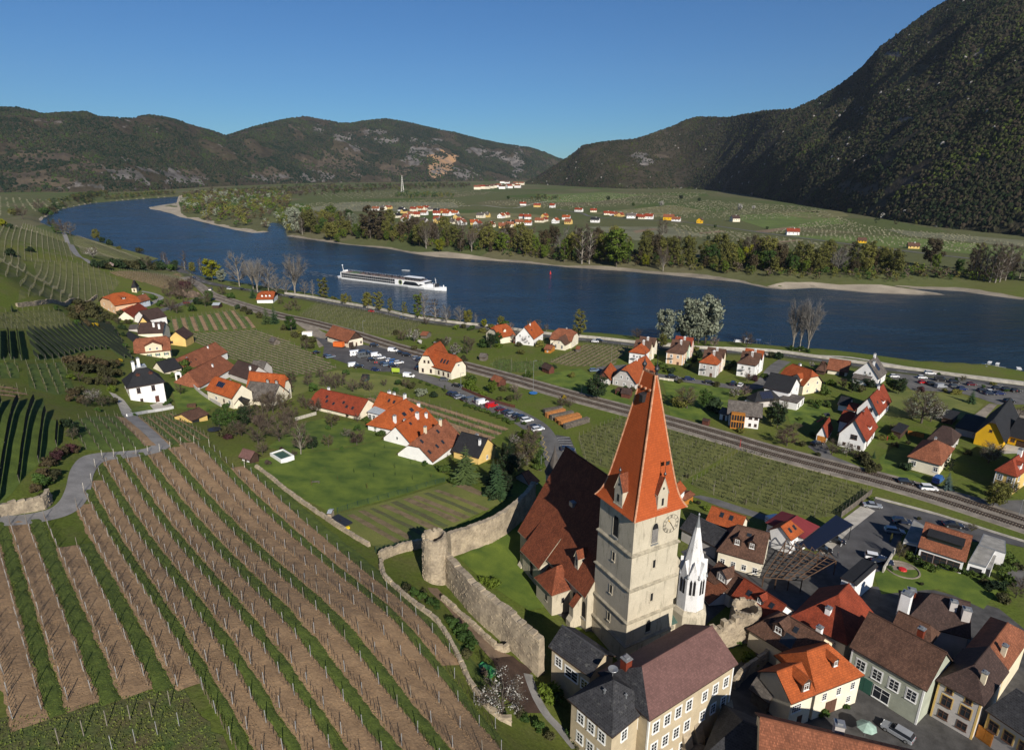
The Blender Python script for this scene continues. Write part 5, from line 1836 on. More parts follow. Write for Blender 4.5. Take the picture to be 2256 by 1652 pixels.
def build_house(name,label,cat,org,ex,L,W,zg,ze,rise,wall,roof,hip=(0,0),over=0.45,half=(0,0),wins=(),chim=(),dorm=(),sky=(),doors=(),group=None,shift=0.5,trim=None,fascia=None,gable_wall=None,below=1.5,lean=False,solar=(),end_mat=None):
 ex=Vector((ex[0],ex[1])).normalized()
 rz=math.atan2(ex.y,ex.x)
 root=thing(name,label,cat,(org[0],org[1],zg),rz,group)
 H=ze-zg
 hr=H+rise
 yr=W*shift
 s_f=rise/max(yr,0.01)
 s_b=rise/max(W-yr,0.01)
 b=MB()
 q=[(0,0),(L,0),(L,W),(0,W)]
 hw=[H]*4
 if lean:
  hw=[H,H,H+rise,H+rise]
 for k in range(4):
  j=(k+1)%4
  b.poly([(*q[k],-below),(*q[j],-below),(*q[j],hw[j]),(*q[k],hw[k])])
 if not lean:
  for e,xx in((0,0.0),(1,L)):
   if hip[e]==0:
    hh=half[e]
    ztop=hr-rise*hh
    yl,yh=yr-yr*hh,yr+(W-yr)*hh
    pts=[(xx,0,H),(xx,yl,ztop-0.02),(xx,yh,ztop-0.02),(xx,W,H)]if hh else[(xx,0,H),(xx,yr,hr-0.02),(xx,W,H)]
    b.poly(pts if e==0 else pts[::-1],1)
  b.poly([(0,W,H-0.05),(0,0,H-0.05),(L,0,H-0.05),(L,W,H-0.05)][::-1])
 b.build('wall',[wall,gable_wall or wall],root)
 if trim:
  tb_=MB()
  for(x,y)in q:
   sx=-0.03 if x==0 else 0.03
   sy=-0.03 if y==0 else 0.03
   tb_.box(min(x+sx,x-sx*8),max(x+sx,x-sx*8),min(y+sy,y-sy*8),max(y+sy,y-sy*8),-0.5,H-0.15)
  tb_.box(-0.04,L+0.04,-0.04,W+0.04,H-0.28,H-0.16)
  tb_.build('corner_trim',trim,root)
 o=over
 g0=o if hip[0]==0 else 0
 g1=o if hip[1]==0 else 0
 rb=MB()
 fz=fascia or WOOD_DK
 up=0.16
 if lean:
  sl=rise/W
  slab(rb,[(-o,-o,H-o*sl+up),(L+o,-o,H-o*sl+up),(L+o,W+o,H+rise+o*sl+up),(-o,W+o,H+rise+o*sl+up)])
 else:
  zf,zb=H-o*s_f+up,H-o*s_b+up
  R0=(hip[0]-(g0 if hip[0]==0 else 0),yr,hr+up)
  R1=(L-hip[1]+(g1 if hip[1]==0 else 0),yr,hr+up)
  E=[(-o,-o,zf),(L+o,-o,zf),(L+o,W+o,zb),(-o,W+o,zb)]
  F=[E[0],E[1]]
  B=[E[2],E[3]]
  ends=[]
  if half[1]and hip[1]==0:
   k=half[1]
   a=(L+o,yr-(yr+o)*k,hr+up-(hr+up-zf)*k)
   c=(L+o,yr+(W-yr+o)*k,hr+up-(hr+up-zb)*k)
   R1=(L+o-W*0.5*k*0.9,yr,hr+up)
   F+=[a,R1]
   B=[c]+B[0:]
   B=[E[2],E[3]]
   ends.append([a,c,R1])
   Bs1=[R1,c]
  else:
   F+=[R1]
   Bs1=[R1]
   if hip[1]>0:
    ends.append([E[1],E[2],R1])
  if half[0]and hip[0]==0:
   k=half[0]
   a=(-o,yr-(yr+o)*k,hr+up-(hr+up-zf)*k)
   c=(-o,yr+(W-yr+o)*k,hr+up-(hr+up-zb)*k)
   R0=(-o+W*0.5*k*0.9,yr,hr+up)
   F+=[R0,a]
   ends.append([c,a,R0])
   Bs0=[c,R0]
  else:
   F+=[R0]
   Bs0=[R0]
   if hip[0]>0:
    ends.append([E[3],E[0],R0])
  if abs(R1[0]-R0[0])<0.05:
   F=[p for k,p in enumerate(F)if not(p==R0)]
   Bk=[E[2],E[3]]+Bs0[:1]
  else:
   Bk=[E[2],E[3]]+Bs0+Bs1
  slab(rb,F,0.2)
  slab(rb,Bk,0.2)
  for e in ends:
   slab(rb,e,0.2,2 if end_mat and e[0]==E[3]else 0)
  if R1[0]-R0[0]>0.3:
   rb.tube((R0[0],R0[1],R0[2]+.02),(R1[0],R1[1],R1[2]+.02),0.13,None,6,0)
 ro=rb.build('roof',[roof,fz,end_mat or roof],root)
 def roof_z(x,y):
  if lean:
   return H+rise*y/W+up
  z=min(hr,H+s_f*y if y<=yr else H+s_b*(W-y))
  if hip[0]>0:
   z=min(z,H+rise*x/hip[0])
  if hip[1]>0:
   z=min(z,H+rise*(L-x)/hip[1])
  return z+up
 for c in chim:
  x,y=c[0]*L,c[1]*W
  obj_=chimney_obj(root,x,y,roof_z(x,y),c[2],c[3]if len(c)>3 else 0.7,c[4]if len(c)>4 else W_WHITE)
 for w in wins:
  side,n,z,ww,hh=w[:5]
  style=w[5]if len(w)>5 else ''
  f0,f1=(w[6],w[7])if len(w)>7 else(0.0,1.0)
  for k in range(n):
   f=f0+(f1-f0)*(k+0.5)/n
   x,y=side_point(side,L,W,f)
   add_window(root,x,y,z,SIDE_ROT[side],ww,hh,style)
 for d in doors:
  side,f,w_,h_,m_=d
  x,y=side_point(side,L,W,f)
  obj('door',door_mesh(w_,h_,m_),root,(x,y,0.02),SIDE_ROT[side])
 for s in sky:
  side,fx,fy,w_,h_=s
  sl=s_f if side=='f' else-s_b
  y=yr*fy if side=='f' else W-(W-yr)*fy
  x=fx*L
  skb=MB()
  ca=1/math.sqrt(1+sl*sl)
  dy,dz=ca*h_/2,ca*sl*h_/2
  nz=Vector((0,-sl,1)).normalized()
  pts=[Vector((-w_/2,-dy,-dz)),Vector((w_/2,-dy,-dz)),Vector((w_/2,dy,dz)),Vector((-w_/2,dy,dz))]
  top=[p+nz*0.10 for p in pts]
  for k in range(4):
   j=(k+1)%4
   skb.poly([pts[k],pts[j],top[j],top[k]],0)
  ins=[top[0]+Vector((.09,ca*.09,ca*sl*.09)),top[1]+Vector((-.09,ca*.09,ca*sl*.09)),top[2]+Vector((-.09,-ca*.09,-ca*sl*.09)),top[3]+Vector((.09,-ca*.09,-ca*sl*.09))]
  for k in range(4):
   j=(k+1)%4
   skb.poly([top[k],top[j],ins[j],ins[k]],0)
  so=obj('skylight',skb.mesh('skylight',[METAL_D]),root,(x,y,roof_z(x,y)))
  pb=MB()
  pb.poly([p-nz*0.01 for p in ins])
  obj('pane',pb.mesh('pane',[GLASS]),so)
 for s in solar:
  side,fx,fy,nx,ny,pw,ph=s
  sl=s_f if side=='f' else-s_b
  y=yr*fy if side=='f' else W-(W-yr)*fy
  x=fx*L
  ca=1/math.sqrt(1+sl*sl)
  nz=Vector((0,-sl,1)).normalized()
  vy=Vector((0,ca,ca*sl))
  sp=thing('solar_array','','')if False else None
  for i in range(nx):
   for j in range(ny):
    pb=MB()
    c0=Vector(((i-nx/2)*(pw+.04),0,0))+vy*((j-ny/2)*(ph+.04))+nz*.14
    c=[c0,c0+Vector((pw,0,0)),c0+Vector((pw,0,0))+vy*ph,c0+vy*ph]
    lo=[p-nz*.05 for p in c]
    pb.poly(c,0)
    for k in range(4):
     m_=(k+1)%4
     pb.poly([lo[k],lo[m_],c[m_],c[k]],1)
    obj('solar_panel',pb.mesh('solar_panel',[SOLAR,METAL_G]),root,(x,y,roof_z(x,y)))
 for d in dorm:
  side,fx,fy,w_,h_,m_=d[:6]
  kind=d[6]if len(d)>6 else 'gable'
  wst=d[7]if len(d)>7 else ''
  sl=s_f if side=='f' else s_b
  y0=yr*fy if side=='f' else(W-yr)*fy
  zb_=H+sl*y0+up
  dep=(h_+w_*0.45)/sl
  dep=min(dep,(yr if side=='f' else W-yr)-y0)
  db=MB()
  x0,x1=-w_/2,w_/2
  dpw=min(h_/sl,dep)
  db.poly([(x0,0,-.1),(x1,0,-.1),(x1,0,h_),(x0,0,h_)],0)
  db.poly([(x0,dpw,h_),(x0,0,-.1),(x0,0,h_)][::-1],0)
  db.poly([(x1,0,-.1),(x1,dpw,h_),(x1,0,h_)],0)
  if kind=='gable':
   rr_=w_*0.42
   db.poly([(x0,0,h_),(x1,0,h_),(0,0,h_+rr_)],0)
   e=0.18
   dr=min((h_+rr_)/sl,dep+1.0)
   slab(db,[(x0-e,-e,h_-e*.8),(0,-e,h_+rr_+.05),(0,dr,h_+rr_+.05),(x0-e,dpw,h_-e*.8)][::-1],0.1,1,1)
   slab(db,[(x1+e,-e,h_-e*.8),(0,-e,h_+rr_+.05),(0,dr,h_+rr_+.05),(x1+e,dpw,h_-e*.8)],0.1,1,1)
  else:
   e=0.2
   zt=h_+.25
   slab(db,[(x0-e,-e,h_),(x1+e,-e,h_),(x1+e,min(dep,(zt+.5)/sl),zt+.5),(x0-e,min(dep,(zt+.5)/sl),zt+.5)],0.1,1,1)
  if side=='f':
   do=obj('dormer',db.mesh('dormer',[m_,roof]),root,(fx*L,y0,zb_))
  else:
   do=obj('dormer',db.mesh('dormer',[m_,roof]),root,(fx*L,W-y0,zb_),PI)
  ww=w_*0.55
  me_,pm_=window_mesh(ww,min(h_*.75,1.3),wst)
  wo=obj('window',me_,do,(0,0,h_*.14))
 root['_L']=L
 return root
SOLAR=paint('solar_panel_glass',(0.010,0.014,0.032),0.4)
def base_frame(P0,P1,P2,ridge,dirby=None,z=None):
 p0,p1,p2=[G(p)if z is None else P(*p,z)for p in(P0,P1,P2)]
 zg=min(p0.z,p1.z,p2.z)
 a,b,c=p0.to_2d(),p1.to_2d(),p2.to_2d()
 l1,l2=(b-a).length,(c-b).length
 useA=(l1>=l2)if dirby is None else dirby=='a'
 if useA:
  ea=(b-a).normalized()
  eb=Vector((-ea.y,ea.x))
 else:
  eb=(c-b).normalized()
  ea=Vector((eb.y,-eb.x))
 LA=abs((b-a).dot(ea))
 LB=abs((c-b).dot(eb))
 if ridge=='a':
  return b-ea*LA,ea,LA,LB,zg
 return b,eb,LB,LA,zg
def H(label,P0,P1,P2,ridge,eave,rise,wall,roof,name='house',cat='house',dirby=None,L=None,W=None,z=None,**kw):
 org,ex,l,w,zg=base_frame(P0,P1,P2,ridge,dirby,z)
 if ridge=='b' and W:
  w=W
 elif W:
  w=W
 if L:
  l=L
 return build_house(name,label,cat,org,ex,l,w,zg,zg+eave,rise,wall,roof,**kw)
def HR(label,eA,eB,rA,rB,ze,pitch,wall,roof,zg,name='house',cat='house',over=0.4,back=1.0,**kw):
 A,B=P(*eA,ze),P(*eB,ze)
 d=(B-A).to_2d()
 L=d.length
 d.normalize()
 n=Vector((-d.y,d.x))
 mid=((rA[0]+rB[0])/2,(rA[1]+rB[1])/2)
 lo,hi=ze+0.2,ze+14
 for _ in range(40):
  z=(lo+hi)/2
  run=(P(*mid,z).to_2d()-A.to_2d()).dot(n)
  if(z-ze)<run*pitch:
   lo=z
  else:
   hi=z
 zr=(lo+hi)/2
 run=(P(*mid,zr).to_2d()-A.to_2d()).dot(n)
 h0=(P(*rA,zr).to_2d()-A.to_2d()).dot(d)
 h1=(B.to_2d()-P(*rB,zr).to_2d()).dot(d)
 o=over
 if h0<0.16*L:
  h0=0
 if h1<0.16*L:
  h1=0
 h0=max(0,h0-o)if h0 else 0
 h1=max(0,h1-o)if h1 else 0
 org=A.to_2d()+d*o+n*o
 s=(zr-ze)/run
 return build_house(name,label,cat,org,d,L-2*o,(run-o)*(1+back),zg,ze+o*s-0.16,(zr-ze)-o*s,wall,roof,hip=(h0,h1),over=o,shift=1/(1+back),**kw)
# the houses between railway and river
H('white gabled house with bright orange roof beside a dark plum tree on the river road',tc(72,805),tc(188,845),tc(272,795),'b',4.6,5.6,W_WHITE,R_BRIGHT,chim=((.45,.45,1.0,.6),),wins=(('l',2,4.8,.9,1.2),('l',2,1.2,.9,1.2),('f',3,1.4,.9,1.2)),sky=(('f',.3,.55,.8,1.0),))
H('cream house with brown hipped roof by the river road',tc(352,838),tc(520,868),tc(583,825),'a',4.4,4.4,W_PALE,R_RUST,half=(.45,.45),chim=((.55,.6,1.1,.6),),wins=(('r',2,1.2,1.0,1.3),('f',2,1.0,1.1,1.5,'',.55,1.0)))
H('low cream wing with dark brown roof in front of the cream house',tc(362,868),tc(466,886),tc(520,860),'b',3.4,3.0,W_PALE,R_BROWN,half=(.35,0),wins=(('l',2,.9,1.1,1.9),('l',1,3.6,.8,.9)),name='house_wing',cat='house wing')
H('small orange timber hut with brown roof on the garden lawn',tc(298,898),tc(338,911),tc(378,884),'a',2.2,1.3,WOOD_ORANGE,R_RUST,name='garden_hut',cat='hut',wins=(('f',1,.9,.7,.7),))
H('tiny open timber shelter with red roof in the small vineyard',tc(565,900),tc(590,905),tc(606,888),'a',1.9,.9,WOOD_GREY,R_RUST,name='vineyard_shelter',cat='shelter',over=.25)
H('dark red garden shed below the small vineyard',tc(264,1070),tc(326,1094),tc(360,1080),'a',2.2,1.6,WOOD_RED,R_DKBROWN,name='garden_shed',cat='shed',over=.3)
H('brown timber shed beside the white orange-roofed house',tc(20,810),tc(75,826),tc(95,800),'a',2.2,1.2,WOOD_RED,R_RUST,name='garden_shed',cat='shed',over=.3)
H('cream chalet with orange roof and blossom behind it on the river road',tb(2028,790),tb(2150,828),tb(2235,795),'b',4.0,4.8,W_PALE,R_ORANGE,half=(.3,.3),chim=((.35,.55,1.1,.7,R_RED),),wins=(('l',2,3.6,.9,1.1),('l',2,1.0,.9,1.1)),dorm=(('f',.5,.35,1.6,1.0,W_PALE),))
H('large grey gabled house with orange roof seen left of the spire tip',tc(868,1196),tc(1088,1228),tc(1262,1125),'b',3.6,5.6,W_GREY,R_ORANGE,half=(.25,0),over=.7,chim=((.55,.5,1.4,.6),),trim=FRAME_W,wins=(('l',2,3.9,.9,1.2,'trim',.22,.78),('l',3,1.0,.9,1.2,'trim')))
H('small annex with orange roof left of the large grey house',tc(772,1150),tc(862,1188),tc(915,1108),'b',2.8,2.8,W_GREY,R_ORANGE,name='house_wing',cat='house wing',over=.5,wins=(('l',2,1.0,.8,1.0,'trim'),),gable_wall=WOOD_RED)
H('low dark red garden hut behind the spire left edge',tc(960,1300),tc(1035,1310),tc(1060,1280),'a',2.0,1.4,WOOD_RED,R_DKBROWN,name='garden_hut',cat='hut',over=.3)
H('open timber pergola shed beside the dark red garden hut',tc(915,1270),tc(965,1285),tc(995,1260),'a',2.0,.3,WOOD_RED,R_BROWN,name='garden_hut',cat='hut',over=.2)
H('small dark red cube shed below the meadow right of the spire',tc(1672,1545),tc(1722,1556),tc(1742,1540),'a',2.0,.3,WOOD_RED,R_DKBROWN,name='garden_shed',cat='shed',over=.15)
def row_villa(label,P0,P1,P2,walls,roofs,order):
 p0,p1,p2=G(P0),G(P1),G(P2)
 b,a=p1.to_2d(),p0.to_2d()
 eb=(p2.to_2d()-b).normalized()
 ea=Vector((eb.y,-eb.x))
 Wd=max(7.5,min(10.0,abs((b-a).dot(ea))))
 dep=max(15.0,min(24.0,(p2.to_2d()-b).length))
 a=b-ea*Wd
 zg=min(p0.z,p1.z,p2.z)
 root=thing('row_villa',label,'villa',(a.x,a.y,zg),math.atan2(ea.y,ea.x),'four rows of narrow villas')
 n=len(walls)
 u=dep/n
 Hh=6.2
 for k in range(n):
  y0,y1=k*u,(k+1)*u
  ins=0.25*(k%2)
  wb=MB()
  wb.box(ins,Wd-ins,y0,y1,-1.5,Hh)
  wb.build('wall',walls[k],root)
  tb_=MB()
  for xx in(ins-.04,Wd-ins-.36):
   tb_.box(xx,xx+.4,y0-.04,y0+.25,-.5,Hh)
  tb_.box(ins-.06,Wd-ins+.06,y0-.06,y0+.0,Hh-.35,Hh)
  tb_.build('corner_trim',FRAME_W,root)
  rb=MB()
  o=.45
  r=3.6
  ym=(y0+y1)/2
  s=r/(Wd/2)
  zE=Hh+.12
  if k==0:
   E=[(-o,y0-o,zE),(Wd+o,y0-o,zE),(Wd+o,y1,zE),(-o,y1,zE)]
   Rf,Rb=(Wd/2,y0+u*.55,Hh+r),(Wd/2,y1,Hh+r)
   slab(rb,[E[0],E[1],Rf],.18)
   slab(rb,[E[1],E[2],Rb,Rf],.18)
   slab(rb,[E[3],E[0],Rf,Rb],.18)
  else:
   r2=3.9
   E=[(-o,y0,zE),(Wd+o,y0,zE),(Wd+o,y1+o*(k==n-1),zE),(-o,y1+o*(k==n-1),zE)]
   La,Ra=(-o,ym,Hh+r2),(Wd+o,ym,Hh+r2)
   slab(rb,[E[0],E[1],Ra,La],.18)
   slab(rb,[E[2],E[3],La,Ra],.18)
   wb2=MB()
   wb2.poly([(Wd-ins+.01,y0,Hh),(Wd-ins+.01,y1,Hh),(Wd-ins+.01,ym,Hh+r2-.1)])
   wb2.poly([(ins-.01,y1,Hh),(ins-.01,y0,Hh),(ins-.01,ym,Hh+r2-.1)])
   wb2.build('gable',walls[k],root)
  rb.build('roof',[roofs[k],WOOD_DK],root)
  if k<n-1 or n==2:
   c=chimney_obj(root,Wd*.62,y1-.5,Hh+r*.7,2.2,.9,W_GREY,W_WHITE)
  for z in(1.0,3.9):
   add_window(root,Wd,y0+u*.5,z,PI/2,.9,1.4,'trim')
   if k==0:
    for f in((.3,.7)if z>2 else(.3,)):
     add_window(root,Wd*f,0,z,0,1.0,1.4,'trim')
 obj('door',door_mesh(1.1,2.1,FRAME_B),root,(Wd*.72,0,0),0)
 bb=MB()
 bb.box(Wd*.15,Wd*.45,-1.2,-.02,3.5,3.62)
 for q in range(6):
  bb.box(Wd*(.15+.06*q),Wd*(.15+.06*q)+.05,-1.2,-1.12,3.62,4.4)
 bb.build('balcony',METAL_G,root)
 return root
row_villa('leftmost of the four narrow villa rows, white front under an orange roof',tc(1015,1014),tc(1165,1020),tc(1272,935),[W_WHITE,W_CREAM,W_PALE],[R_ORANGE,R_BROWN,R_BROWN],0)
row_villa('second villa row from the left, peach front with brown roof',tc(1350,1002),tc(1500,1018),tc(1592,930),[W_PEACH,W_MINT,W_PINK],[R_BROWN,R_BROWN,R_RED],1)
row_villa('third villa row from the left, grey white front with orange roof',tc(1643,1112),tc(1792,1124),tc(1872,1045),[W_GREY,W_PINK,W_CREAM],[R_ORANGE,R_BROWN,R_BROWN],2)
row_villa('rightmost of the four narrow villa rows, white front with brown roof',tc(1988,1118),tc(2128,1132),tc(2205,1060),[W_WHITE,W_WHITE,W_WHITE],[R_BROWN,R_BROWN,R_ORANGE],3)
veranda_house=H('white house with grey brown roof and orange glazed veranda below the villas',tc(1905,1546),tc(2166,1578),tc(2218,1535),'a',5.6,3.0,W_WHITE,R_GREY,over=.9,wins=(('f',2,3.4,1.2,1.2,'brown',.62,1.0),('f',2,.8,.9,1.1,'brown',.62,1.0),('r',2,3.4,.9,1.2,'brown')),chim=((.5,.7,1.0,.5),))
vb_=MB()
Lv=veranda_house['_L']
vb_.box(.6,Lv*.52,-2.6,-.03,0,.5,0)
vb_.box(.6,Lv*.52,-2.6,-.03,2.7,3.2,0)
vb_.box(.6,Lv*.52,-2.6,-.03,5.3,5.6,0)
for q in range(6):
 xx=.6+(Lv*.52-.8)*q/5
 vb_.box(xx,xx+.18,-2.62,-2.45,0,5.4,0)
for q in range(3):
 vb_.box(.58,.78,-2.4+q*1.1,-2.25+q*1.1,0,5.4,0)
 vb_.box(Lv*.52-.15,Lv*.52+.02,-2.4+q*1.1,-2.25+q*1.1,0,5.4,0)
ver=vb_.build('veranda',WOOD_ORANGE,veranda_house)
pb_=MB()
pb_.poly([(.7,-2.4,.5),(Lv*.52,-2.4,.5),(Lv*.52,-2.4,5.3),(.7,-2.4,5.3)])
pb_.poly([(.8,-.1,.5),(.8,-2.4,.5),(.8,-2.4,5.3),(.8,-.1,5.3)])
pb_.build('pane',GLASS,ver)
H('low white annex with lean roof left of the orange veranda house',tc(1828,1490),tc(1890,1506),tc(1935,1470),'a',2.6,1.2,W_WHITE,R_GREY,name='house_wing',cat='house wing',doors=(('f',.6,.9,2.0,WOOD_DK),))
H('dark roofed modern white house beside the flat white annex',td(-70,560),td(170,590),td(262,520),'a',5.4,4.2,W_WHITE,R_BLACK,over=.5,wins=(('r',2,3.2,1.0,1.6),('r',1,.6,1.6,2.0)))
H('low dark hipped house wing carrying blue solar panels',td(-120,620),td(105,600),td(150,550),'a',3.0,2.6,W_GREY,R_BLACK,name='house_wing',cat='house wing',hip=(2.5,2.5),solar=(('f',.5,.5,5,2,1.0,1.5),))
fl=H('white flat roofed annex with glass front below the dark modern house',td(100,600),td(248,642),td(312,585),'a',3.0,.12,W_WHITE,R_GREY,name='flat_annex',cat='annex',over=.15,wins=(('r',2,.2,1.8,2.3),))
H('orange tiled house with cream walls right of the villa street bend',td(92,430),td(300,505),td(382,450),'a',4.6,5.0,W_CREAM,R_ORANGE,half=(.35,.4),over=.6,chim=((.35,.55,1.2,.9),),dorm=(('f',.68,.04,3.6,1.6,W_CREAM),),wins=(('r',2,3.8,.9,1.2),('r',2,.9,.9,1.2),('f',2,1.0,.9,1.2,'',.05,.5)))
H('small brown pyramid roofed garden house by the river road',td(424,318),td(490,330),td(525,300),'a',2.3,3.2,WOOD_DK,R_BROWN,name='garden_hut',cat='hut',hip=(2.4,2.4))
H('low building with broad red brown roof by the river road',td(522,318),td(690,342),td(712,292),'a',2.6,3.4,W_PALE,R_RUST,over=.6,name='barn',cat='barn',doors=(('f',.75,2.2,2.0,WOOD_DK),))
H('white house with grey slate gable and two chimneys on the river road',td(745,380),td(962,428),td(1028,378),'b',4.0,6.2,W_WHITE,R_GREY,over=.4,chim=((.25,.35,1.6,.8),(.75,.5,1.6,.8)),wins=(('l',2,4.6,.9,1.3,'',.35,.75),('l',2,1.0,1.0,1.2),('f',4,1.2,.9,1.3)),solar=(('f',.45,.5,3,2,1.0,1.6),))
H('low grey roofed annex in front of the slate gabled house',td(735,405),td(880,428),td(930,395),'a',2.6,1.6,W_WHITE,R_GREY,name='house_wing',cat='house wing')
H('small hut with dark roof left of the large white red-roofed house',td(612,640),td(690,655),td(738,600),'a',2.6,1.8,W_WHITE,R_BLACK,name='garden_hut',cat='hut')
H('large white gabled house with red roof beside the round blossom tree',td(752,735),td(950,757),td(1058,640),'b',4.4,5.2,W_WHITE,R_RED,over=.6,chim=((.62,.5,1.2,.7),),dorm=(('f',.55,.12,3.2,1.1,W_WHITE,'shed'),),sky=(('f',.22,.45,.8,1.1),),wins=(('l',1,4.2,1.1,1.4,'brown',.5,.8),('l',1,4.6,.5,.7,'brown',.3,.5),('l',3,1.4,.9,.7,'brown'),('f',2,1.0,1.0,1.9,'',.1,.5)))
H('red roofed side porch left of the large white gabled house',td(690,700),td(752,712),td(800,660),'a',3.2,1.3,W_WHITE,R_RED,name='house_wing',cat='house wing')
H('white gabled house with steep red roof nearest the railway crossing garden',td(603,960),td(838,1008),td(933,880),'b',4.6,5.6,W_WHITE,R_RED,over=.6,chim=((.55,.45,1.0,.5,R_RED),),dorm=(('f',.55,.10,3.4,1.1,W_WHITE,'shed'),),wins=(('l',1,3.6,2.0,1.6,'brown',.4,.72),('l',3,.8,.9,1.1,'brown',.1,.95),('f',2,.6,1.0,2.0,'brown')))
H('red roofed side wing behind the steep red-roofed white house',td(610,830),td(700,850),td(770,800),'a',4.4,2.4,W_WHITE,R_RED,name='house_wing',cat='house wing')
H('white garage with red gable roof and orange wooden door',td(424,906),td(505,930),td(556,850),'b',2.6,3.2,W_WHITE,R_RED,name='garage',cat='garage',over=.35,doors=(('l',.55,2.8,2.2,WOOD_ORANGE),))
H('pale house with tan hipped roof and front bay beside the railway',td(1224,1150),td(1490,1228),td(1604,1080),'a',4.2,4.0,W_PALE,R_RUST,over=.5,hip=(4.2,3.0),wins=(('f',1,1.6,1.2,1.5,'',.08,.3),('f',1,1.5,1.1,1.6,'',.8,1.0),('r',2,1.5,.9,1.3)),chim=((.5,.6,.9,.6,W_GREY),))
H('grey house with dark brown hipped roof behind the tan roofed house',td(1402,970),td(1600,1030),td(1672,940),'a',3.6,3.4,W_GREY,R_DKBROWN,over=.4,hip=(2.0,2.0),wins=(('f',3,1.2,.9,1.2),('r',2,1.2,.8,1.2)))
H('strong yellow gabled house with anthracite roof',td(1796,950),td(2052,995),td(2185,800),'b',4.2,6.0,W_STRONG,R_BLACK,over=.7,half=(.18,0),wins=(('l',1,5.6,.8,.8,'brown',.35,.65),))
H('yellow right wing of the house with the anthracite roof',td(2075,960),td(2300,985),td(2420,880),'a',3.2,4.0,W_STRONG,R_BLACK,over=.6,name='house_wing',cat='house wing',wins=(('f',1,1.2,1.2,1.2,'brown',.05,.35),),doors=(('f',.6,2.6,2.2,WOOD_DK),))
H('dark shed with slatted solar roof left of the strong yellow house',td(1640,850),td(1830,895),td(1920,790),'a',2.6,.5,W_GREY,R_BLACK,name='carport',cat='carport',lean=True,over=.4,solar=())
H('small dark timber shed with panel roof below the blossom meadow',td(1528,745),td(1620,770),td(1665,715),'a',2.1,.5,WOOD_DK,R_BLACK,name='garden_shed',cat='shed',lean=True,over=.4)
H('dark flat carport at the fence between two white red-roofed houses',td(1096,860),td(1160,895),td(1225,830),'b',2.2,.3,WOOD_DK,R_BLACK,name='carport',cat='carport',lean=True,over=.3)
H('ochre and white building with red mansard roof at the right edge',td(1958,1340),td(2140,1390),td(2420,1180),'b',6.4,3.2,W_YELLOW,R_RED,over=.4,hip=(2.5,0),trim=FRAME_W,wins=(('l',2,3.6,1.1,1.6,'grid trim'),('f',4,3.6,1.2,1.8,'grid trim'),('f',4,.6,1.3,1.8,'grid trim')),dorm=(('l' if False else 'f',.15,.15,1.8,1.5,FRAME_W),),chim=((.3,.5,1.6,1.0),))
H('long goods shed with rusty gabled roof beside the railway platform',tb(632,806),tb(816,862),tb(932,832),'a',3.8,4.0,W_PALE,R_RUST,over=.8,name='goods_shed',cat='shed',gable_wall=WOOD_DK,wins=(('f',4,2.2,.7,.6,'brown'),('r',1,1.2,.9,1.1,'brown',.75,1.0)),doors=(('r',.18,2.8,2.8,WOOD_DK),('r',.55,.9,2.0,FRAME_B)))
st_=H('cream station building with orange roof beside the tracks, front wing',tb(1466,1068),tb(1722,1142),tb(1832,1098),'a',4.4,5.2,W_PALE,R_ORANGE,over=.6,half=(.0,.4),name='station_building',cat='station',wins=(('f',2,1.1,1.0,1.7,'brown',.04,.42),('f',3,1.1,1.0,1.7,'brown',.5,.98),('r',1,5.2,1.2,.9,'',.35,.65)),sky=(('f',.58,.42,.9,2.0),('f',.68,.42,.9,2.0),('f',.78,.42,.9,2.0)),chim=((.8,.62,1.3,.8,R_RED),))
H('tall cross wing of the cream station with half-hipped orange gable',tb(1464,1066),tb(1578,1100),tb(1700,1020),'b',5.0,6.4,W_PALE,R_ORANGE,over=.6,half=(.35,.3),name='station_wing',cat='station',wins=(('l',2,5.4,.9,1.2,'brown',.25,.75),('l',2,1.1,1.0,1.7,'brown')),chim=((.65,.55,1.2,.8,R_RED),))
H('tiny grey field hut in the vineyard left of the car park',tb(118,828),tb(160,842),tb(198,826),'a',1.9,1.4,WOOD_GREY,R_GREY,name='field_hut',cat='hut',over=.3)
H('small dark green hut in the orchard meadow',tb(945,1148),tb(980,1162),tb(1003,1140),'a',1.9,.8,paint('dark_green_boards',(.03,.05,.04),.8),R_BLACK,name='orchard_hut',cat='hut',over=.2)
H('brown hut with rusty roof among the gardens above the villas',tb(1455,775),tb(1500,782),tb(1545,760),'a',2.0,1.2,WOOD_GREY,R_RUST,name='garden_hut',cat='hut',over=.35)
H('red brown garden hut under a green tree right of the station',tb(2072,1180),tb(2140,1205),tb(2178,1180),'a',2.1,1.5,WOOD_RED,R_RUST,name='garden_hut',cat='hut',over=.35)
H('grey open hut in the gardens past the station',tb(1975,970),tb(2020,980),tb(2045,962),'a',2.0,1.2,WOOD_GREY,R_GREY,name='garden_hut',cat='hut',over=.3)
H('house with red dormer roof by the river road under the bare poplars',tb(48,440),tb(150,468),tb(195,432),'a',3.2,3.8,W_WHITE,R_ORANGE,over=.6,half=(.3,.2),gable_wall=WOOD_DK,dorm=(('f',.3,.3,1.2,.9,W_WHITE),('f',.55,.3,1.2,.9,W_WHITE),('f',.78,.3,1.2,.9,W_WHITE)))
H('tiny white hut beside the left end of the railway',ta(1842,362),ta(1862,366),ta(1874,352),'a',2.2,.4,W_WHITE,R_GREY,name='rail_hut',cat='hut',over=.15)
H('small hut with grey metal roof below the left railway curve',ta(1895,500),ta(1930,512),ta(1960,495),'a',1.8,1.0,WOOD_DK,R_METAL,name='garden_hut',cat='hut',over=.3,z=8.5)
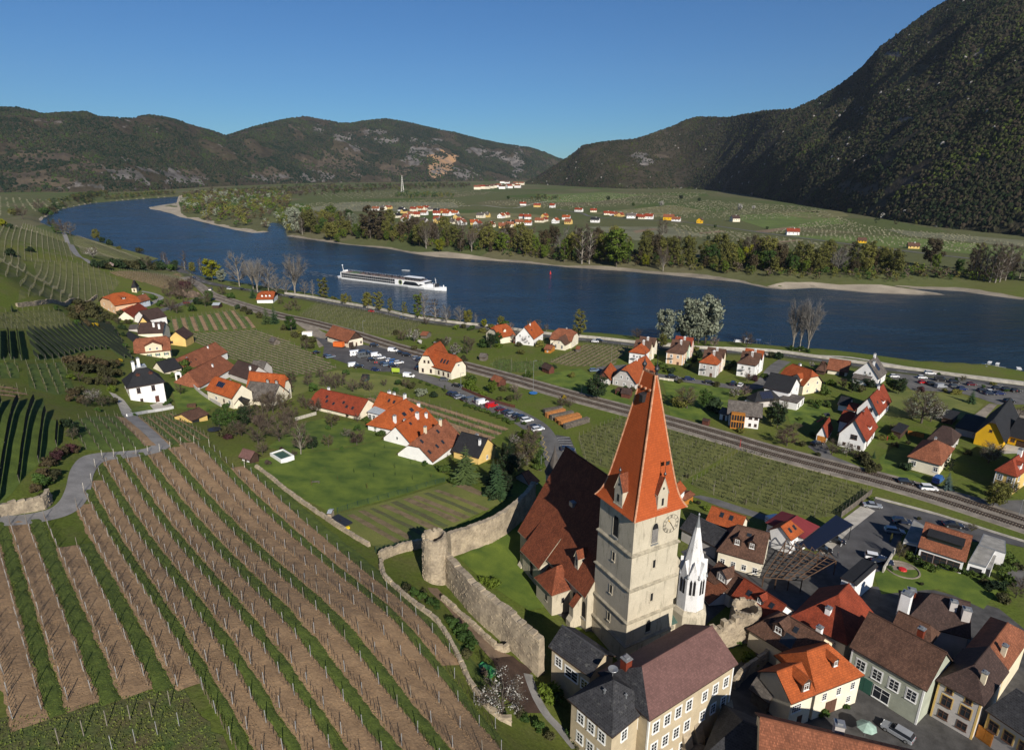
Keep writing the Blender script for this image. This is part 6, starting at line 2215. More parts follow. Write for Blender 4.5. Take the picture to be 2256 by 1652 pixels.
H('orange house with hipped roof and white windows, top of the left hamlet',ta(895,520),ta(1030,562),ta(1145,500),'b',5.0,4.8,W_PEACH,R_BRIGHT,half=(.45,.45),over=.7,dirby='a',wins=(('l',2,3.2,.9,1.2),('l',3,.6,.9,1.1),('f',3,.9,1.2,1.6)),dorm=(('f',.5,.4,2.2,1.0,WOOD_DK,'shed'),),z=15.2)
H('small pale blue house with brown roof beside the hillside chapel',ta(1210,485),ta(1215,502),ta(1325,470),'b',2.8,3.0,mat('pale_blue_render',(.56,.62,.72),.9,.08,.4),R_RUST,W=5.0,wins=(('f',4,.9,.6,.8),('l',1,.9,.7,.8)),chim=((.9,.6,.9,.6),),z=13.2)
H('low ochre house with brown roof between orange house and pale blue house',ta(1120,500),ta(1190,515),ta(1215,475),'a',3.0,3.0,W_YELLOW,R_BROWN,half=(.3,0),wins=(('f',1,1.0,.8,1.0),),z=13.6)
ch=H('tiny cream chapel with pointed dark roof on the hillside',ta(1172,362),ta(1205,366),ta(1228,350),'a',2.8,4.2,W_CREAM,R_BLACK,name='chapel',cat='chapel',hip=(2.0,2.0),over=.3,doors=(('f',.5,.8,1.8,WOOD_DK),),z=15.5)
H('red roofed low house in the row under the orange house',ta(1078,560),ta(1160,580),ta(1205,540),'a',2.8,2.6,W_WHITE,R_RED,sky=(('f',.6,.5,.8,1.0),),z=13.6)
H('second red roofed house of the hamlet row with plum gable',ta(1092,618),ta(1180,640),ta(1300,560),'b',3.0,3.4,W_PALE,R_RED,over=.4,z=13.2)
H('white gabled house with plum brown roof in the hamlet row',ta(1185,640),ta(1310,662),ta(1330,590),'b',2.8,4.2,W_WHITE,R_DKBROWN,over=.3,dirby='a',W=None,L=11.0,z=12.6)
H('yellow gabled barn with brown roof in the hamlet row',ta(1220,718),ta(1332,708),ta(1330,660),'b',2.8,4.4,W_YELLOW,R_BROWN,over=.3,dirby='a',L=9.0,z=12.4)
H('white flat shed left of the yellow gabled barn',ta(1150,720),ta(1215,732),ta(1230,700),'a',2.2,.5,W_GREY,R_GREY,name='garden_shed',cat='shed',lean=True,over=.2,z=13.5)
H('white house with plum brown roof and three white chimneys in the hamlet',ta(1240,790),ta(1440,790),ta(1500,740),'a',3.6,4.0,W_PALE,R_DKBROWN,over=.3,chim=((.6,.3,2.0,.9),(.85,.2,2.2,.9),(.75,.8,1.8,.8)),z=12.6)
H('yellow gabled house with plum brown roof at the hamlet street corner',ta(1490,838),ta(1640,835),ta(1600,770),'b',3.0,3.6,W_YELLOW,R_DKBROWN,over=.3,dirby='a',L=10.0,wins=(('l',1,.9,1.0,1.2,'brown',.0,.4),),z=12.3)
H('low barn with dark slate roof left of the cream shuttered house',ta(1092,818),ta(1180,870),ta(1235,810),'a',2.4,2.6,W_OCHRE,R_BLACK,name='barn',cat='barn',z=15)
crm=H('cream house with green shutters, patched plaster and broad tiled roof',ta(1222,965),ta(1515,985),ta(1520,900),'a',5.6,4.8,W_CREAM,R_RUST,over=.4,half=(.25,.25),W=11.0,wins=(('f',4,3.3,.9,1.2,'shutter',.02,1.0),('f',1,.8,.9,1.1,'shutter',.6,.85)),doors=(('f',.93,1.0,2.0,GREEN_P),),z=13.5)
gb=MB()
Lc=crm['_L']
gb.poly([(Lc*.3,-.06,5.2),(Lc*.78,-.06,5.2),(Lc*.78,-.06,8.2),(Lc*.54,-.06,9.6),(Lc*.3,-.06,8.2)],0)
gb.poly([(Lc*.3,-.06,5.2),(Lc*.3,-.06,8.2),(Lc*.3,4,8.2),(Lc*.3,4,5.2)],0)
gb.poly([(Lc*.78,-.06,5.2),(Lc*.78,4,5.2),(Lc*.78,4,8.2),(Lc*.78,-.06,8.2)],0)
slab(gb,[(Lc*.3-.3,-.35,8.1),(Lc*.54,-.35,9.75),(Lc*.54,5.4,9.75),(Lc*.3-.3,5.4,8.1)][::-1],.15,1,1)
slab(gb,[(Lc*.78+.3,-.35,8.1),(Lc*.54,-.35,9.75),(Lc*.54,5.4,9.75),(Lc*.78+.3,5.4,8.1)],.15,1,1)
gdo=gb.build('gable',[W_CREAM,R_RUST],crm)
for f in(.44,.64):
 add_window(crm,Lc*f,-.06,6.2,0,.9,1.1,'')
H('long farm building with rusty tiled roof, far part by the vineyard',ta(1545,925),ta(1650,1040),ta(2010,960),'b',3.4,4.2,W_WHITE,R_RUST,dirby='b',over=.3,W=11.0,chim=((.15,.25,1.8,.6,R_RED),(.75,.4,.9,.5)),sky=(('f',.2,.4,.5,.8),('f',.32,.4,.5,.8)),name='farm_building',cat='farm building')
H('long farm building with rusty hipped roof and white walls, near part',ta(1690,1160),ta(1760,1225),ta(2080,1100),'b',3.8,4.4,W_WHITE,R_RUST,dirby='b',over=.3,W=12.0,hip=(3.5,0),chim=((.62,.3,1.0,.5),),name='farm_building',cat='farm building')
wh_solar=H('orange roofed cream house with blue solar panels and terrace canopy',ta(1838,1320),ta(2060,1400),ta(2130,1330),'a',5.2,3.6,W_PALE,R_BRIGHT,over=.5,half=(.2,0),solar=(('f',.38,.55,4,1,1.0,2.0),),wins=(('f',1,2.2,.9,1.2,'brown',.5,.8),('f',1,2.4,1.4,1.3,'',.75,1.0),('f',1,2.2,1.4,1.2,'',.2,.5)),chim=((.35,.8,1.0,.5,R_RED),))
H('orange roofed wing with two dormers right of the solar roof house',tb(-60,1290),tb(250,1330),tb(308,1300),'a',5.0,4.6,W_PALE,R_BRIGHT,over=.5,half=(0,.35),dorm=(('f',.55,.3,1.4,1.2,WOOD_DK),('f',.8,.3,1.4,1.2,WOOD_DK)),wins=(('r',2,2.8,.9,1.2),))
H('plum roofed barn behind the solar roof house',ta(2030,1130),ta(2200,1190),ta(2256,1120),'a',3.6,4.0,W_GREY,R_DKBROWN,name='barn',cat='barn',chim=((.8,.3,1.4,.6),))
H('grey sheet roofed barn at the vineyard corner behind the orange roofs',ta(2190,1130),tb(60,1140),tb(150,1110),'a',4.0,3.2,W_GREY,R_GREY,name='barn',cat='barn',over=.3)
H('barn with big dark grey roof in front of the orange wing',tb(-100,1350),tb(140,1380),tb(290,1320),'a',3.2,4.4,W_PALE,R_GREY,name='barn',cat='barn',over=.6)
H('small pale house end with dark roof beside the terrace canopy',ta(2085,1395),ta(2150,1400),ta(2256,1330),'b',3.0,1.6,W_PALE,R_BLACK,name='house_wing',cat='house wing',wins=(('l',1,.8,.8,1.0,'brown'),))
H('low cream garage with rusty brown roof below the white house lawn',ta(1575,1440),ta(1690,1522),ta(1832,1500),'b',2.4,1.4,W_YELLOW,R_BROWN,dirby='b',W=7.5,name='garage',cat='garage',over=.5,doors=(('f',.25,2.6,1.9,METAL_D),))
wht=H('tall white house with black hipped roof and two white chimneys',ta(1070,1320),ta(1165,1382),ta(1465,1325),'b',7.2,4.6,W_WHITE,R_BLACK,dirby='b',W=10.0,over=.6,hip=(4.2,4.0),wins=(('f',2,4.3,1.1,1.9,'brown',.05,.9),('f',1,.9,.9,1.4,'brown',.1,.5),('l',2,4.2,1.1,1.9,'brown'),('l',2,.9,.9,1.4,'brown')),doors=(('f',.75,1.2,2.3,WOOD_RED),),chim=((.3,.6,3.0,.9),(.45,.5,3.0,.9)),trim=FRAME_W,z=18.6)
Lw=wht['_L']
zb_=MB()
slab(zb_,[(Lw*.36,4.3,12.0),(Lw*.66,4.3,12.0),(Lw*.66,8.2,12.0),(Lw*.36,8.2,12.0)],.4)
zb_.build('roof_platform',[R_METAL,METAL_G],wht)
for f in(.35,.72):
 hb=MB()
 hb.box(-.5,.5,-.7,.2,0,.55,0)
 slab(hb,[(-.7,-.85,.5),(0,-.85,.95),(0,.9,.95),(-.7,.4,.5)][::-1],.08)
 slab(hb,[(.7,-.85,.5),(0,-.85,.95),(0,.9,.95),(.7,.4,.5)],.08)
 hb.build('roof_hatch',[WOOD_RED,WOOD_RED],wht).location=(Lw*f,3.0,9.5)
H('dark slate roof of the back building behind the white house',ta(1330,1085),ta(1455,1120),ta(1470,1060),'b',2.0,3.4,W_PALE,R_BLACK,name='house_wing',cat='house wing',dirby='a',L=7.0,W=8.0,over=.3,z=16.5)
H('long low building with red tiled roof and skylights, left of the row',tf(475,295),tf(900,395),tf(1040,330),'a',3.0,4.0,W_PALE,R_RED,over=.5,half=(.3,0),chim=((.18,.55,1.2,.7),),sky=(('f',.3,.35,.9,1.1),('f',.45,.3,.9,1.1),('f',.62,.5,.9,1.1),('f',.72,.3,.9,1.1),('f',.84,.3,.9,1.1),('f',.25,.6,.9,1.1)))
H('zinc roofed glazed link between the red roofed houses',tf(990,385),tf(1130,420),tf(1180,380),'a',3.2,.9,W_WHITE,R_METAL,name='glazed_link',cat='annex',lean=True,over=.3,wins=(('f',4,.5,1.4,2.0),))
H('orange roofed house with three white chimneys behind the zinc roof',tf(1040,360),tf(1260,430),tf(1340,370),'a',4.4,4.2,W_WHITE,R_BRIGHT,over=.4,chim=((.3,.55,1.2,.9),(.5,.55,1.2,.7),(.95,.5,1.5,.8)),sky=(('f',.45,.6,.9,1.2),('f',.65,.6,.9,1.2)))
hb_=H('white house with orange hipped roof, balcony and large skylights',tf(1112,470),tf(1240,545),tf(1500,430),'b',4.6,4.6,W_WHITE,R_BRIGHT,dirby='b',over=.5,hip=(3.5,3.5),W=11.0,sky=(('f',.45,.4,1.6,1.4),('f',.7,.4,1.6,1.4)),wins=(('l',2,1.0,.9,1.9),('f',2,1.0,1.0,2.0,'',.0,.4)),chim=((.1,.15,2.2,.8),(.95,.2,1.6,.8)))
bb_=MB()
bb_.box(.3,5.2,-2.2,-.05,3.2,3.4)
for q in range(12):
 bb_.box(.3+q*.44,.36+q*.44,-2.2,-2.14,3.4,4.4)
bb_.box(.3,5.2,-2.22,-2.14,4.4,4.48)
for xx in(.35,5.0):
 bb_.box(xx,xx+.15,-2.15,-2.0,3.4,6.2)
bb_.box(.3,5.2,-2.2,-2.0,6.0,6.2)
bb_.build('balcony',METAL_G,hb_)
H('white house with bright orange gable roof in the middle row',tf(1270,590),tf(1370,640),tf(1610,520),'b',3.4,4.6,W_WHITE,R_BRIGHT,dirby='b',W=10.0,over=.6,chim=((.62,.4,1.8,.9),(.85,.3,1.4,.7),(.5,.75,1.0,.6)),sky=(('f',.35,.75,.9,1.0),),wins=(('l',1,3.6,.8,1.0),))
H('white house with brown red roof and five skylights by the big yew',tf(1385,690),tf(1555,790),tf(1810,640),'b',3.4,5.0,W_WHITE,R_RUST,dirby='b',W=11.5,over=.5,half=(.3,0),chim=((.35,.5,1.8,.7,W_CREAM),(.8,.45,1.8,.7,W_CREAM)),sky=(('f',.08,.3,.9,1.3),('f',.33,.3,.9,1.3),('f',.52,.3,.9,1.3),('f',.12,.8,.9,1.3),('f',.62,.75,.9,1.3)),wins=(('l',3,.8,.8,1.6,'brown'),))
H('house with black gabled roof and white chimney behind the big yew',tf(1760,720),tf(1960,790),tf(2110,720),'a',3.6,4.0,W_YELLOW,R_BLACK,over=.4,chim=((.3,.9,1.6,.8),(.85,.3,1.5,.6)),wins=(('r',1,1.2,.9,1.2),))
H('small dark cabin with mauve roof beside the vineyard lawn',tl(2128,420),tl(2210,452),tl(2256,420),'a',2.0,1.2,WOOD_DK,R_MAUVE,name='garden_cabin',cat='cabin',over=.5,wins=(('f',2,.8,.7,.7),))
H('grey lidded stone hut beside the black slab in the garden corner',tf(640,1250),tf(665,1265),tf(690,1235),'a',1.5,.2,STONE,R_METAL,name='garden_box',cat='hut',over=.1)
H('low brown timber shed under the trees left of the lawn',tl(2060,240)if False else tf(0,430),tf(40,440),tf(70,420),'a',2.0,1.0,WOOD_DK,R_DKBROWN,name='garden_shed',cat='shed')
# the fortified church
def stained(name,c,rough=0.9):
 m,nt,N,L,b=_nodes(name)
 p=_pos(nt)
 mp=N.new('ShaderNodeMapping')
 mp.inputs['Scale'].default_value=(1.2,1.2,0.22)
 L.new(p,mp.inputs['Vector'])
 f1=_noise(nt,mp.outputs[0],1.1,6,0.7)
 f2=_noise(nt,p,0.35,4,0.6)
 f3=_noise(nt,p,5.0,4,0.7)
 col=_ramp(nt,f2,[(0.3,tuple(x*.84 for x in c)),(0.7,c)])
 col=_mix(nt,_ramp(nt,f1,[(0.54,(0,0,0)),(0.70,(.8,.8,.8))]),col,(0.19,0.175,0.135))
 col=_mix(nt,1.0,col,_ramp(nt,f3,[(0.3,(.8,.8,.8)),(0.7,(1,1,1))]),'MULTIPLY')
 L.new(col,b.inputs['Base Color'])
 b.inputs['Roughness'].default_value=rough
 b.inputs['Specular IOR Level'].default_value=0.2
 _bump(nt,b,f3,0.7,0.04)
 MAT[name]=m
 return m
W_TOWER=stained('tower_plaster',(0.54,0.478,0.365))
W_TURRET=stained('white_turret_plaster',(0.74,0.73,0.72))
STONE_TRIM=mat('weathered_string_course',(0.33,0.29,0.215),0.9,0.3,0.8,fine=4,bump=0.03)
HIP_PALE=mat('mortared_hip_tiles',(0.52,0.27,0.16),0.85,0.3,1.5,fine=5)
LOUVRE=mat('grey_louvres',(0.16,0.15,0.14),0.8,0.25,2)
BLACK_P=paint('black_iron',(0.02,0.02,0.022),0.5)
GOLD=paint('gilding',(0.62,0.36,0.05),0.35,0.8)
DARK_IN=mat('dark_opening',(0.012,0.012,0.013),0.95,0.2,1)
COPPER=mat('green_copper',(0.055,0.105,0.085),0.7,0.2,0.8)
CZ=13.0
church=thing('church','fortified church with tall red spire, pale tower and steep dark nave roof','church',(20.0,89.6,CZ),math.radians(28.5))
CA,SA=math.cos(math.radians(28.5)),math.sin(math.radians(28.5))
def c_local(v):
 x,y=v.x-20.0,v.y-89.6
 return Vector((x*CA+y*SA,-x*SA+y*CA,v.z-CZ))
TX,TY=9.8,9.3
tiers=[(-3.0,4.1,.42),(4.1,8.8,.30),(8.8,15.1,.20),(15.1,21.8,.10),(21.8,28.8,0.0)]
b=MB()
for z0,z1,e in tiers:
 b.box(-e,TX+e,-e,TY+e,z0,z1)
b.build('tower',W_TOWER,church)
b=MB()
for z0,z1,e in tiers[:-1]:
 o=e+.26
 b.prism([(-o,-o),(TX+o,-o),(TX+o,TY+o),(-o,TY+o)],z1-.32,z1-.10,0,bottom=True)
 for pl in([(-o,-o),(TX+o,-o),(TX+.0,0),(0,0)],[(TX+o,-o),(TX+o,TY+o),(TX,TY),(TX,0)],[(TX+o,TY+o),(-o,TY+o),(0,TY),(TX,TY)],[(-o,TY+o),(-o,-o),(0,0),(0,TY)]):
  b.poly([(*pl[0],z1-.098),(*pl[1],z1-.098),(*pl[2],z1+.26),(*pl[3],z1+.26)])
b.build('string_course',STONE_TRIM,church)
ZE,ZR=28.8,51.4
def spire_half(t):
 fl=0.95*math.exp(-t*15)
 return 0.14+4.5*(1-t)+fl,1.45+3.0*(1-t)+fl
b=MB()
cxs,cys=TX/2,TY/2
ts=[0,.02,.045,.075,.11,.15,.2,.3,.4,.5,.6,.7,.8,.9,1.0]
for a,c in zip(ts[:-1],ts[1:]):
 (hx,hy),(kx,ky)=spire_half(a),spire_half(c)
 za,zc=ZE-.35+(ZR-ZE+.35)*a,ZE-.35+(ZR-ZE+.35)*c
 A=[(cxs-hx,cys-hy,za),(cxs+hx,cys-hy,za),(cxs+hx,cys+hy,za),(cxs-hx,cys+hy,za)]
 C=[(cxs-kx,cys-ky,zc),(cxs+kx,cys-ky,zc),(cxs+kx,cys+ky,zc),(cxs-kx,cys+ky,zc)]
 for k in range(4):
  j=(k+1)%4
  b.slope([A[k],A[j],C[j],C[k]])
b.slope(C)
b.poly([(*(cxs-5.4,cys-5.4)[:2],ZE-.36),(cxs-5.4,cys+5.4,ZE-.36),(cxs+5.4,cys+5.4,ZE-.36),(cxs+5.4,cys-5.4,ZE-.36)])
spire=b.build('spire',R_SPIRE,church)
b=MB()
for sx,sy in((-1,-1),(1,-1),(1,1),(-1,1)):
 for a,c in zip(ts[:-1],ts[1:]):
  (hx,hy),(kx,ky)=spire_half(a),spire_half(c)
  za,zc=ZE-.35+(ZR-ZE+.35)*a,ZE-.35+(ZR-ZE+.35)*c
  b.tube((cxs+sx*hx,cys+sy*hy,za),(cxs+sx*kx,cys+sy*ky,zc),.15,None,5,caps=False)
for q in range(9):
 yy=cys-1.45+2.9*q/8
 b.box(cxs-.16,cxs+.16,yy-.13,yy+.13,ZR-.1,ZR+.25+.1*(q%2))
b.build('hip_tiles',HIP_PALE,spire)
for yy in(cys-1.5,cys+1.5):
 b=MB()
 b.lathe((cxs,yy,ZR),[(.22,0),(.15,.5),(.3,.7),(.42,1.0),(.3,1.3),(.12,1.5),(.05,2.0),(.03,3.2)],10)
 b.build('finial',METAL_D,spire)
for dy in(-1.1,0.0,1.1):
 b=MB()
 x_=cxs-spire_half(.885)[0]
 b.box(-.28,.1,-.16,.16,-.1,.2)
 b.build('roof_hook',HIP_PALE,spire).location=(x_,cys+dy,ZE+(ZR-ZE)*.885)
b=MB()
b.box(-.5,.4,-.38,.38,-.2,1.1,0)
slab(b,[(-.7,-.5,1.1),(.5,-.5,1.35),(.5,.5,1.35),(-.7,.5,1.1)],.1)
ht=b.build('roof_hatch',METAL_D,spire)
ht.location=(cxs-spire_half(.80)[0]-.1,cys-.1,ZE+(ZR-ZE)*.80)
def gablet(px,py,rz,vane):
 b=MB()
 b.box(-1.05,1.05,-.22,2.6,-1.9,3.2,0)
 b.box(-1.18,1.18,-.30,-.0,.2,.42,0)
 b.poly([(-1.05,-.22,3.2),(1.05,-.22,3.2),(0,-.22,5.9)],0)
 b.box(-.22,.22,-.25,-.2,1.0,2.3,2)
 b.box(-.16,.16,-.245,-.2,3.9,4.3,2)
 for s in(1,-1):
  q=[(s*1.2,-.3,3.05),(0,-.3,6.05),(0,3.4,6.05),(s*1.2,3.0,3.05)]
  slab(b,q if s>0 else q[::-1],.14,1,0)
 b.tube((0,-.2,5.9),(0,-.2,6.5),.1,.06,6,3)
 b.lathe((0,-.2,6.4),[(.05,0),(.22,.15),(.26,.35),(.1,.6),(.03,.9)],8,3)
 g=b.build('gablet',[W_TOWER,R_CHURCH,DARK_IN,METAL_D],church)
 g.location=(px,py,ZE)
 g.rotation_euler=(0,0,rz)
 if vane:
  v=MB()
  v.tube((0,-.2,7.0),(0,-.2,9.2),.04,.03,5)
  v.prism([(0.05,-.22),(.75,-.22),(.75,-.18),(.05,-.18)],8.2,8.9,0,bottom=True)
  v.build('weather_vane',BLACK_P,g)
gablet(TX*.55,0,0,True)
gablet(0,TY*.46,-PI/2,False)
def lancet(w,h,louv=False,n=6):
 b=MB()
 def arch(hw,hh,y,dz=0):
  pts=[(-hw,y,dz),(hw,y,dz)]
  s=hh-hw*1.6
  for k in range(n+1):
   t=k/n
   pts.append((hw*(1-t**1.7),y,dz+s+hw*1.6*math.sin(t*PI/2)))
  for k in range(n-1,-1,-1):
   t=k/n
   pts.append((-hw*(1-t**1.7),y,dz+s+hw*1.6*math.sin(t*PI/2)))
  return pts
 o,i=arch(w/2+.22,h+.3,-.05,-.12),arch(w/2,h,-.02)
 for k in range(len(o)):
  j=(k+1)%len(o)
  b.poly([o[k],o[j],i[j],i[k]],0)
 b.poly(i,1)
 if louv:
  q=0.25
  while q<h*.72:
   b.poly([(-w/2,-.04,q),(w/2,-.04,q),(w/2,-.16,q-.16),(-w/2,-.16,q-.16)],2)
   q+=.26
 b.box(-w/2-.1,w/2+.1,-.2,-.02,-.35,-.14,3)
 return b.mesh('window',[W_TOWER,DARK_IN,LOUVRE,METAL_G])
o=obj('window',lancet(1.3,4.1),church,(0,TY*.5,22.9),-PI/2)
o=obj('window',lancet(1.3,3.7,True),church,(TX*.46,0,22.9),0)
slit=MB()
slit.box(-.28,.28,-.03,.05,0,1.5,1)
slit.box(-.46,-.285,-.06,.02,-.1,1.6,0)
slit.box(.285,.46,-.06,.02,-.1,1.6,0)
slit.box(-.46,.46,-.16,.02,-.3,-.105,0)
slit_m=slit.mesh('window',[W_TOWER,DARK_IN])
for z,e in((18.2,.1),(11.6,.2),(5.9,.3)):
 obj('window',slit_m,church,(-e,TY*.5,z),-PI/2)
for z,e in((18.0,.1),(11.4,.2)):
 obj('window',slit_m,church,(TX*.49,-e,z),0)
o=obj('window',lancet(1.1,2.4),church,(TX*.46,-.31,5.2),0)
clk=MB()
R=1.72
NN=48
ring=[(R,R-.06),(R*.66,R*.66-.05)]
for ro_,ri in ring:
 for k in range(NN):
  a0,a1=2*PI*k/NN,2*PI*(k+1)/NN
  clk.poly([(ro_*math.cos(a0),-.035,ro_*math.sin(a0)),(ri*math.cos(a0),-.035,ri*math.sin(a0)),(ri*math.cos(a1),-.035,ri*math.sin(a1)),(ro_*math.cos(a1),-.035,ro_*math.sin(a1))],1)
for k in range(NN):
 a0,a1=2*PI*k/NN,2*PI*(k+1)/NN
 clk.poly([(0,-.02,0),(R*math.cos(a1),-.02,R*math.sin(a1)),(R*math.cos(a0),-.02,R*math.sin(a0))],0)
 rr_=R*.60
clock=clk.build('clock_face',[W_TOWER,BLACK_P],church)
clock.location=(TX*.80,0,25.6)
ROM=['XII','I','II','III','IIII','V','VI','VII','VIII','IX','X','XI']
def stroke(b,ang,rm,x0,y0,x1,y1,w,y=-.045,m=0):
 ca,sa=math.cos(ang),math.sin(ang)
 def tr(x,yy):
  r=rm+yy
  return Vector((x*ca+r*sa,y,-x*sa+r*ca))
 a,c=tr(x0,y0),tr(x1,y1)
 d=(c-a).normalized()
 n=Vector((-d.z,0,d.x))*w
 b.poly([a-n,c-n,c+n,a+n],m)
for h,rom in enumerate(ROM):
 nb=MB()
 ang=2*PI*h/12
 wid={'I':.11,'V':.22,'X':.22}
 tot=sum(wid[c]for c in rom)
 x=-tot/2
 hh=.24
 for c in rom:
  w=wid[c]
  xm=x+w/2
  if c=='I':
   stroke(nb,ang,R*.83,xm,-hh,xm,hh,.028)
  elif c=='V':
   stroke(nb,ang,R*.83,xm-.09,hh,xm,-hh,.03)
   stroke(nb,ang,R*.83,xm+.09,hh,xm,-hh,.018)
  else:
   stroke(nb,ang,R*.83,xm-.09,hh,xm+.09,-hh,.03)
   stroke(nb,ang,R*.83,xm+.09,hh,xm-.09,-hh,.018)
  x+=w
 nb.build('numeral',BLACK_P,clock)
hb=MB()
stroke(hb,math.radians(148),0,0,-.35,0,R*.86,.05,-.09)
hb.build('minute_hand',BLACK_P,clock)
hb=MB()
stroke(hb,math.radians(325),0,0,-.2,0,R*.5,.06,-.07)
hb.lathe((R*.56*math.sin(math.radians(325)),-.09,R*.56*math.cos(math.radians(325))-.05),[(.05,-.12),(.16,0),(.05,.12)],8)
hb.build('hour_hand',GOLD,clock)
EX,RX,ZEV,ZRD,NY0,NY1=-1.7,9.4,8.5,25.0,TY+.02,34.5
b=MB()
b.prism([(EX,NY0),(2*RX-EX,NY0),(2*RX-EX,NY1),(EX,NY1)],-3,ZEV)
for yy,f in((NY0,1),(NY1,-1)):
 q=[(EX,yy,ZEV),(2*RX-EX,yy,ZEV),(RX,yy,ZRD-.1)]
 b.poly(q if f>0 else q[::-1])
b.build('nave_wall',W_TOWER,church)
b=MB()
s_=(ZRD-ZEV)/(RX-EX)
slab(b,[(EX-.5,NY1+.3,ZEV-.5*s_+.2),(EX-.5,NY0+.02,ZEV-.5*s_+.2),(RX,NY0+.02,ZRD+.2),(RX,NY1+.3,ZRD+.2)],.25)
slab(b,[(2*RX-EX+.5,NY0+.02,ZEV-.5*s_+.2),(2*RX-EX+.5,NY1+.3,ZEV-.5*s_+.2),(RX,NY1+.3,ZRD+.2),(RX,NY0+.02,ZRD+.2)],.25)
b.tube((RX,NY0+.3,ZRD+.25),(RX,NY1+.3,ZRD+.25),.2,None,6)
nroof=b.build('nave_roof',[R_CHURCH,STONE_TRIM],church)
b=MB()
b.box(-.5,.5,-.6,.6,0,1.0)
b.build('roof_hatch',METAL_G,nroof).location=(4.4,24,17.7)
def nave_z(x):
 return ZEV+(x-EX)*s_
for y0,y1 in((22.5,29.5),):
 b=MB()
 b.prism([(EX-2.2,y0),(EX,y0),(EX,y1),(EX-2.2,y1)],-3,ZEV-1.3)
 b.build('chapel_wall',W_TOWER,church)
 b=MB()
 slab(b,[(EX-2.7,y1+.3,ZEV-1.7),(EX-2.7,y0-.3,ZEV-1.7),(EX+2.4,y0-.3,nave_z(EX+2.4)+.3),(EX+2.4,y1+.3,nave_z(EX+2.4)+.3)],.25)
 b.build('chapel_roof',[R_CHURCH,STONE_TRIM],church)
b=MB()
b.prism([(-5.6,15.1),(EX,15.1),(EX,20.9),(-5.6,20.9)],-3,6.3)
b.build('sacristy_wall',W_TOWER,church)
b=MB()
e=.4
A=[(-5.6-e,15.1-e,6.1),(EX,15.1-e,6.1),(EX,20.9+e,6.1),(-5.6-e,20.9+e,6.1)]
K,K2=(-2.9,18.0,9.7),(EX,18.0,9.7)
slab(b,[A[0],A[1],K2,K],.2)
slab(b,[A[3],A[0],K],.2)
slab(b,[A[2],A[3],K,K2],.2)
b.build('sacristy_roof',[R_CHURCH,STONE_TRIM],church)
slit2=MB()
slit2.box(-.3,.3,-.02,.05,0,1.1,1)
slit2.box(-.42,.42,-.1,.02,-.2,-.003,0)
s2m=slit2.mesh('window',[W_TOWER,DARK_IN])
obj('window',s2m,church,(-3.2,15.1,3.4),0)
obj('window',s2m,church,(-5.6,17.2,3.4),-PI/2)
for yy,zt in((11.6,7.4),(21.9,6.6),(30.5,7.5)):
 b=MB()
 b.prism([(EX-1.9,yy-.65),(EX,yy-.65),(EX,yy+.65),(EX-1.9,yy+.65)],-3,[zt-2.2,zt,zt,zt-2.2])
 b.prism([(EX-2.5,yy-.7),(EX-1.9,yy-.7),(EX-1.9,yy+.7),(EX-2.5,yy+.7)],-3,[zt-5.2,zt-4.4,zt-4.4,zt-5.2])
 bu=b.build('buttress',W_TOWER,church)
 b=MB()
 slab(b,[(EX-2.0,yy+.75,zt-2.2),(EX-2.0,yy-.75,zt-2.2),(EX+.05,yy-.75,zt+.15),(EX+.05,yy+.75,zt+.15)],.12)
 b.build('cap',[R_CHURCH,STONE_TRIM],bu)
for yy in(10.3,13.4,25.8):
 obj('window',lancet(1.1,3.4),church,(EX-(2.2 if yy>22 else 0)-.01,yy,3.0),-PI/2)
b=MB()
b.box(-.55,.55,-.1,1.6,-.4,2.6,0)
b.box(-.2,.2,-.12,0,.8,2.0,2)
for s in(1,-1):
 q=[(s*.75,-.3,2.4),(0,-.3,4.1),(0,2.4,4.1),(s*.75,2.0,2.4)]
 slab(b,q if s>0 else q[::-1],.12,1,0)
b.poly([(-.55,-.1,2.6),(.55,-.1,2.6),(0,-.1,3.9)],0)
dm=b.build('dormer',[W_TOWER,R_CHURCH,DARK_IN],church)
dm.location=(EX+1.2,14.8,nave_z(EX+1.2))
dm.rotation_euler=(0,0,-PI/2)
tv=P(1221,1040,24.0)
b=MB()
b.lathe((0,0,0),[(2.1,-3),(2.1,11)],8,0)
b.lathe((0,0,11),[(2.5,-.1),(1.9,1.2),(1.0,3.4),(.35,5.4),(.06,7.0),(.03,8.0)],8,1)
o=b.build('stair_turret',[W_TOWER,R_GREY],church)
o.location=c_local(Vector((tv.x,tv.y,CZ)))
wt=P(1514,1347,20.0)+Vector((1.0,2.3,0))
wt.z=13.0
turret=thing('white_turret','white pointed turret with twin lancet openings right of the church tower','turret',wt,math.radians(10))
b=MB()
b.lathe((0,0,0),[(3.3,-2),(3.2,6.2),(2.75,7.0)],8)
b.build('base',W_TOWER,turret)
b=MB()
b.lathe((0,0,7.0),[(2.55,0),(2.5,6.6)],8)
for k in range(8):
 a0,a1=2*PI*k/8,2*PI*(k+1)/8
 r=2.5
 p0,p1=Vector((r*math.cos(a0),r*math.sin(a0),13.6)),Vector((r*math.cos(a1),r*math.sin(a1),13.6))
 m_=(p0+p1)/2
 b.poly([p0,p1,Vector((m_.x,m_.y,16.8))])
 b.poly([p1,Vector((m_.x*.2,m_.y*.2,16.8)),Vector((m_.x,m_.y,16.8))])
 b.poly([p0,Vector((m_.x,m_.y,16.8)),Vector((m_.x*.2,m_.y*.2,16.8))])
b.build('shaft',W_TURRET,turret)
b=MB()
b.lathe((0,0,13.4),[(2.3,0),(1.6,3.6),(.75,8.0),(.42,9.6)],8,0)
b.lathe((0,0,23.0),[(.46,0),(.2,1.4),(.05,2.2)],8,1)
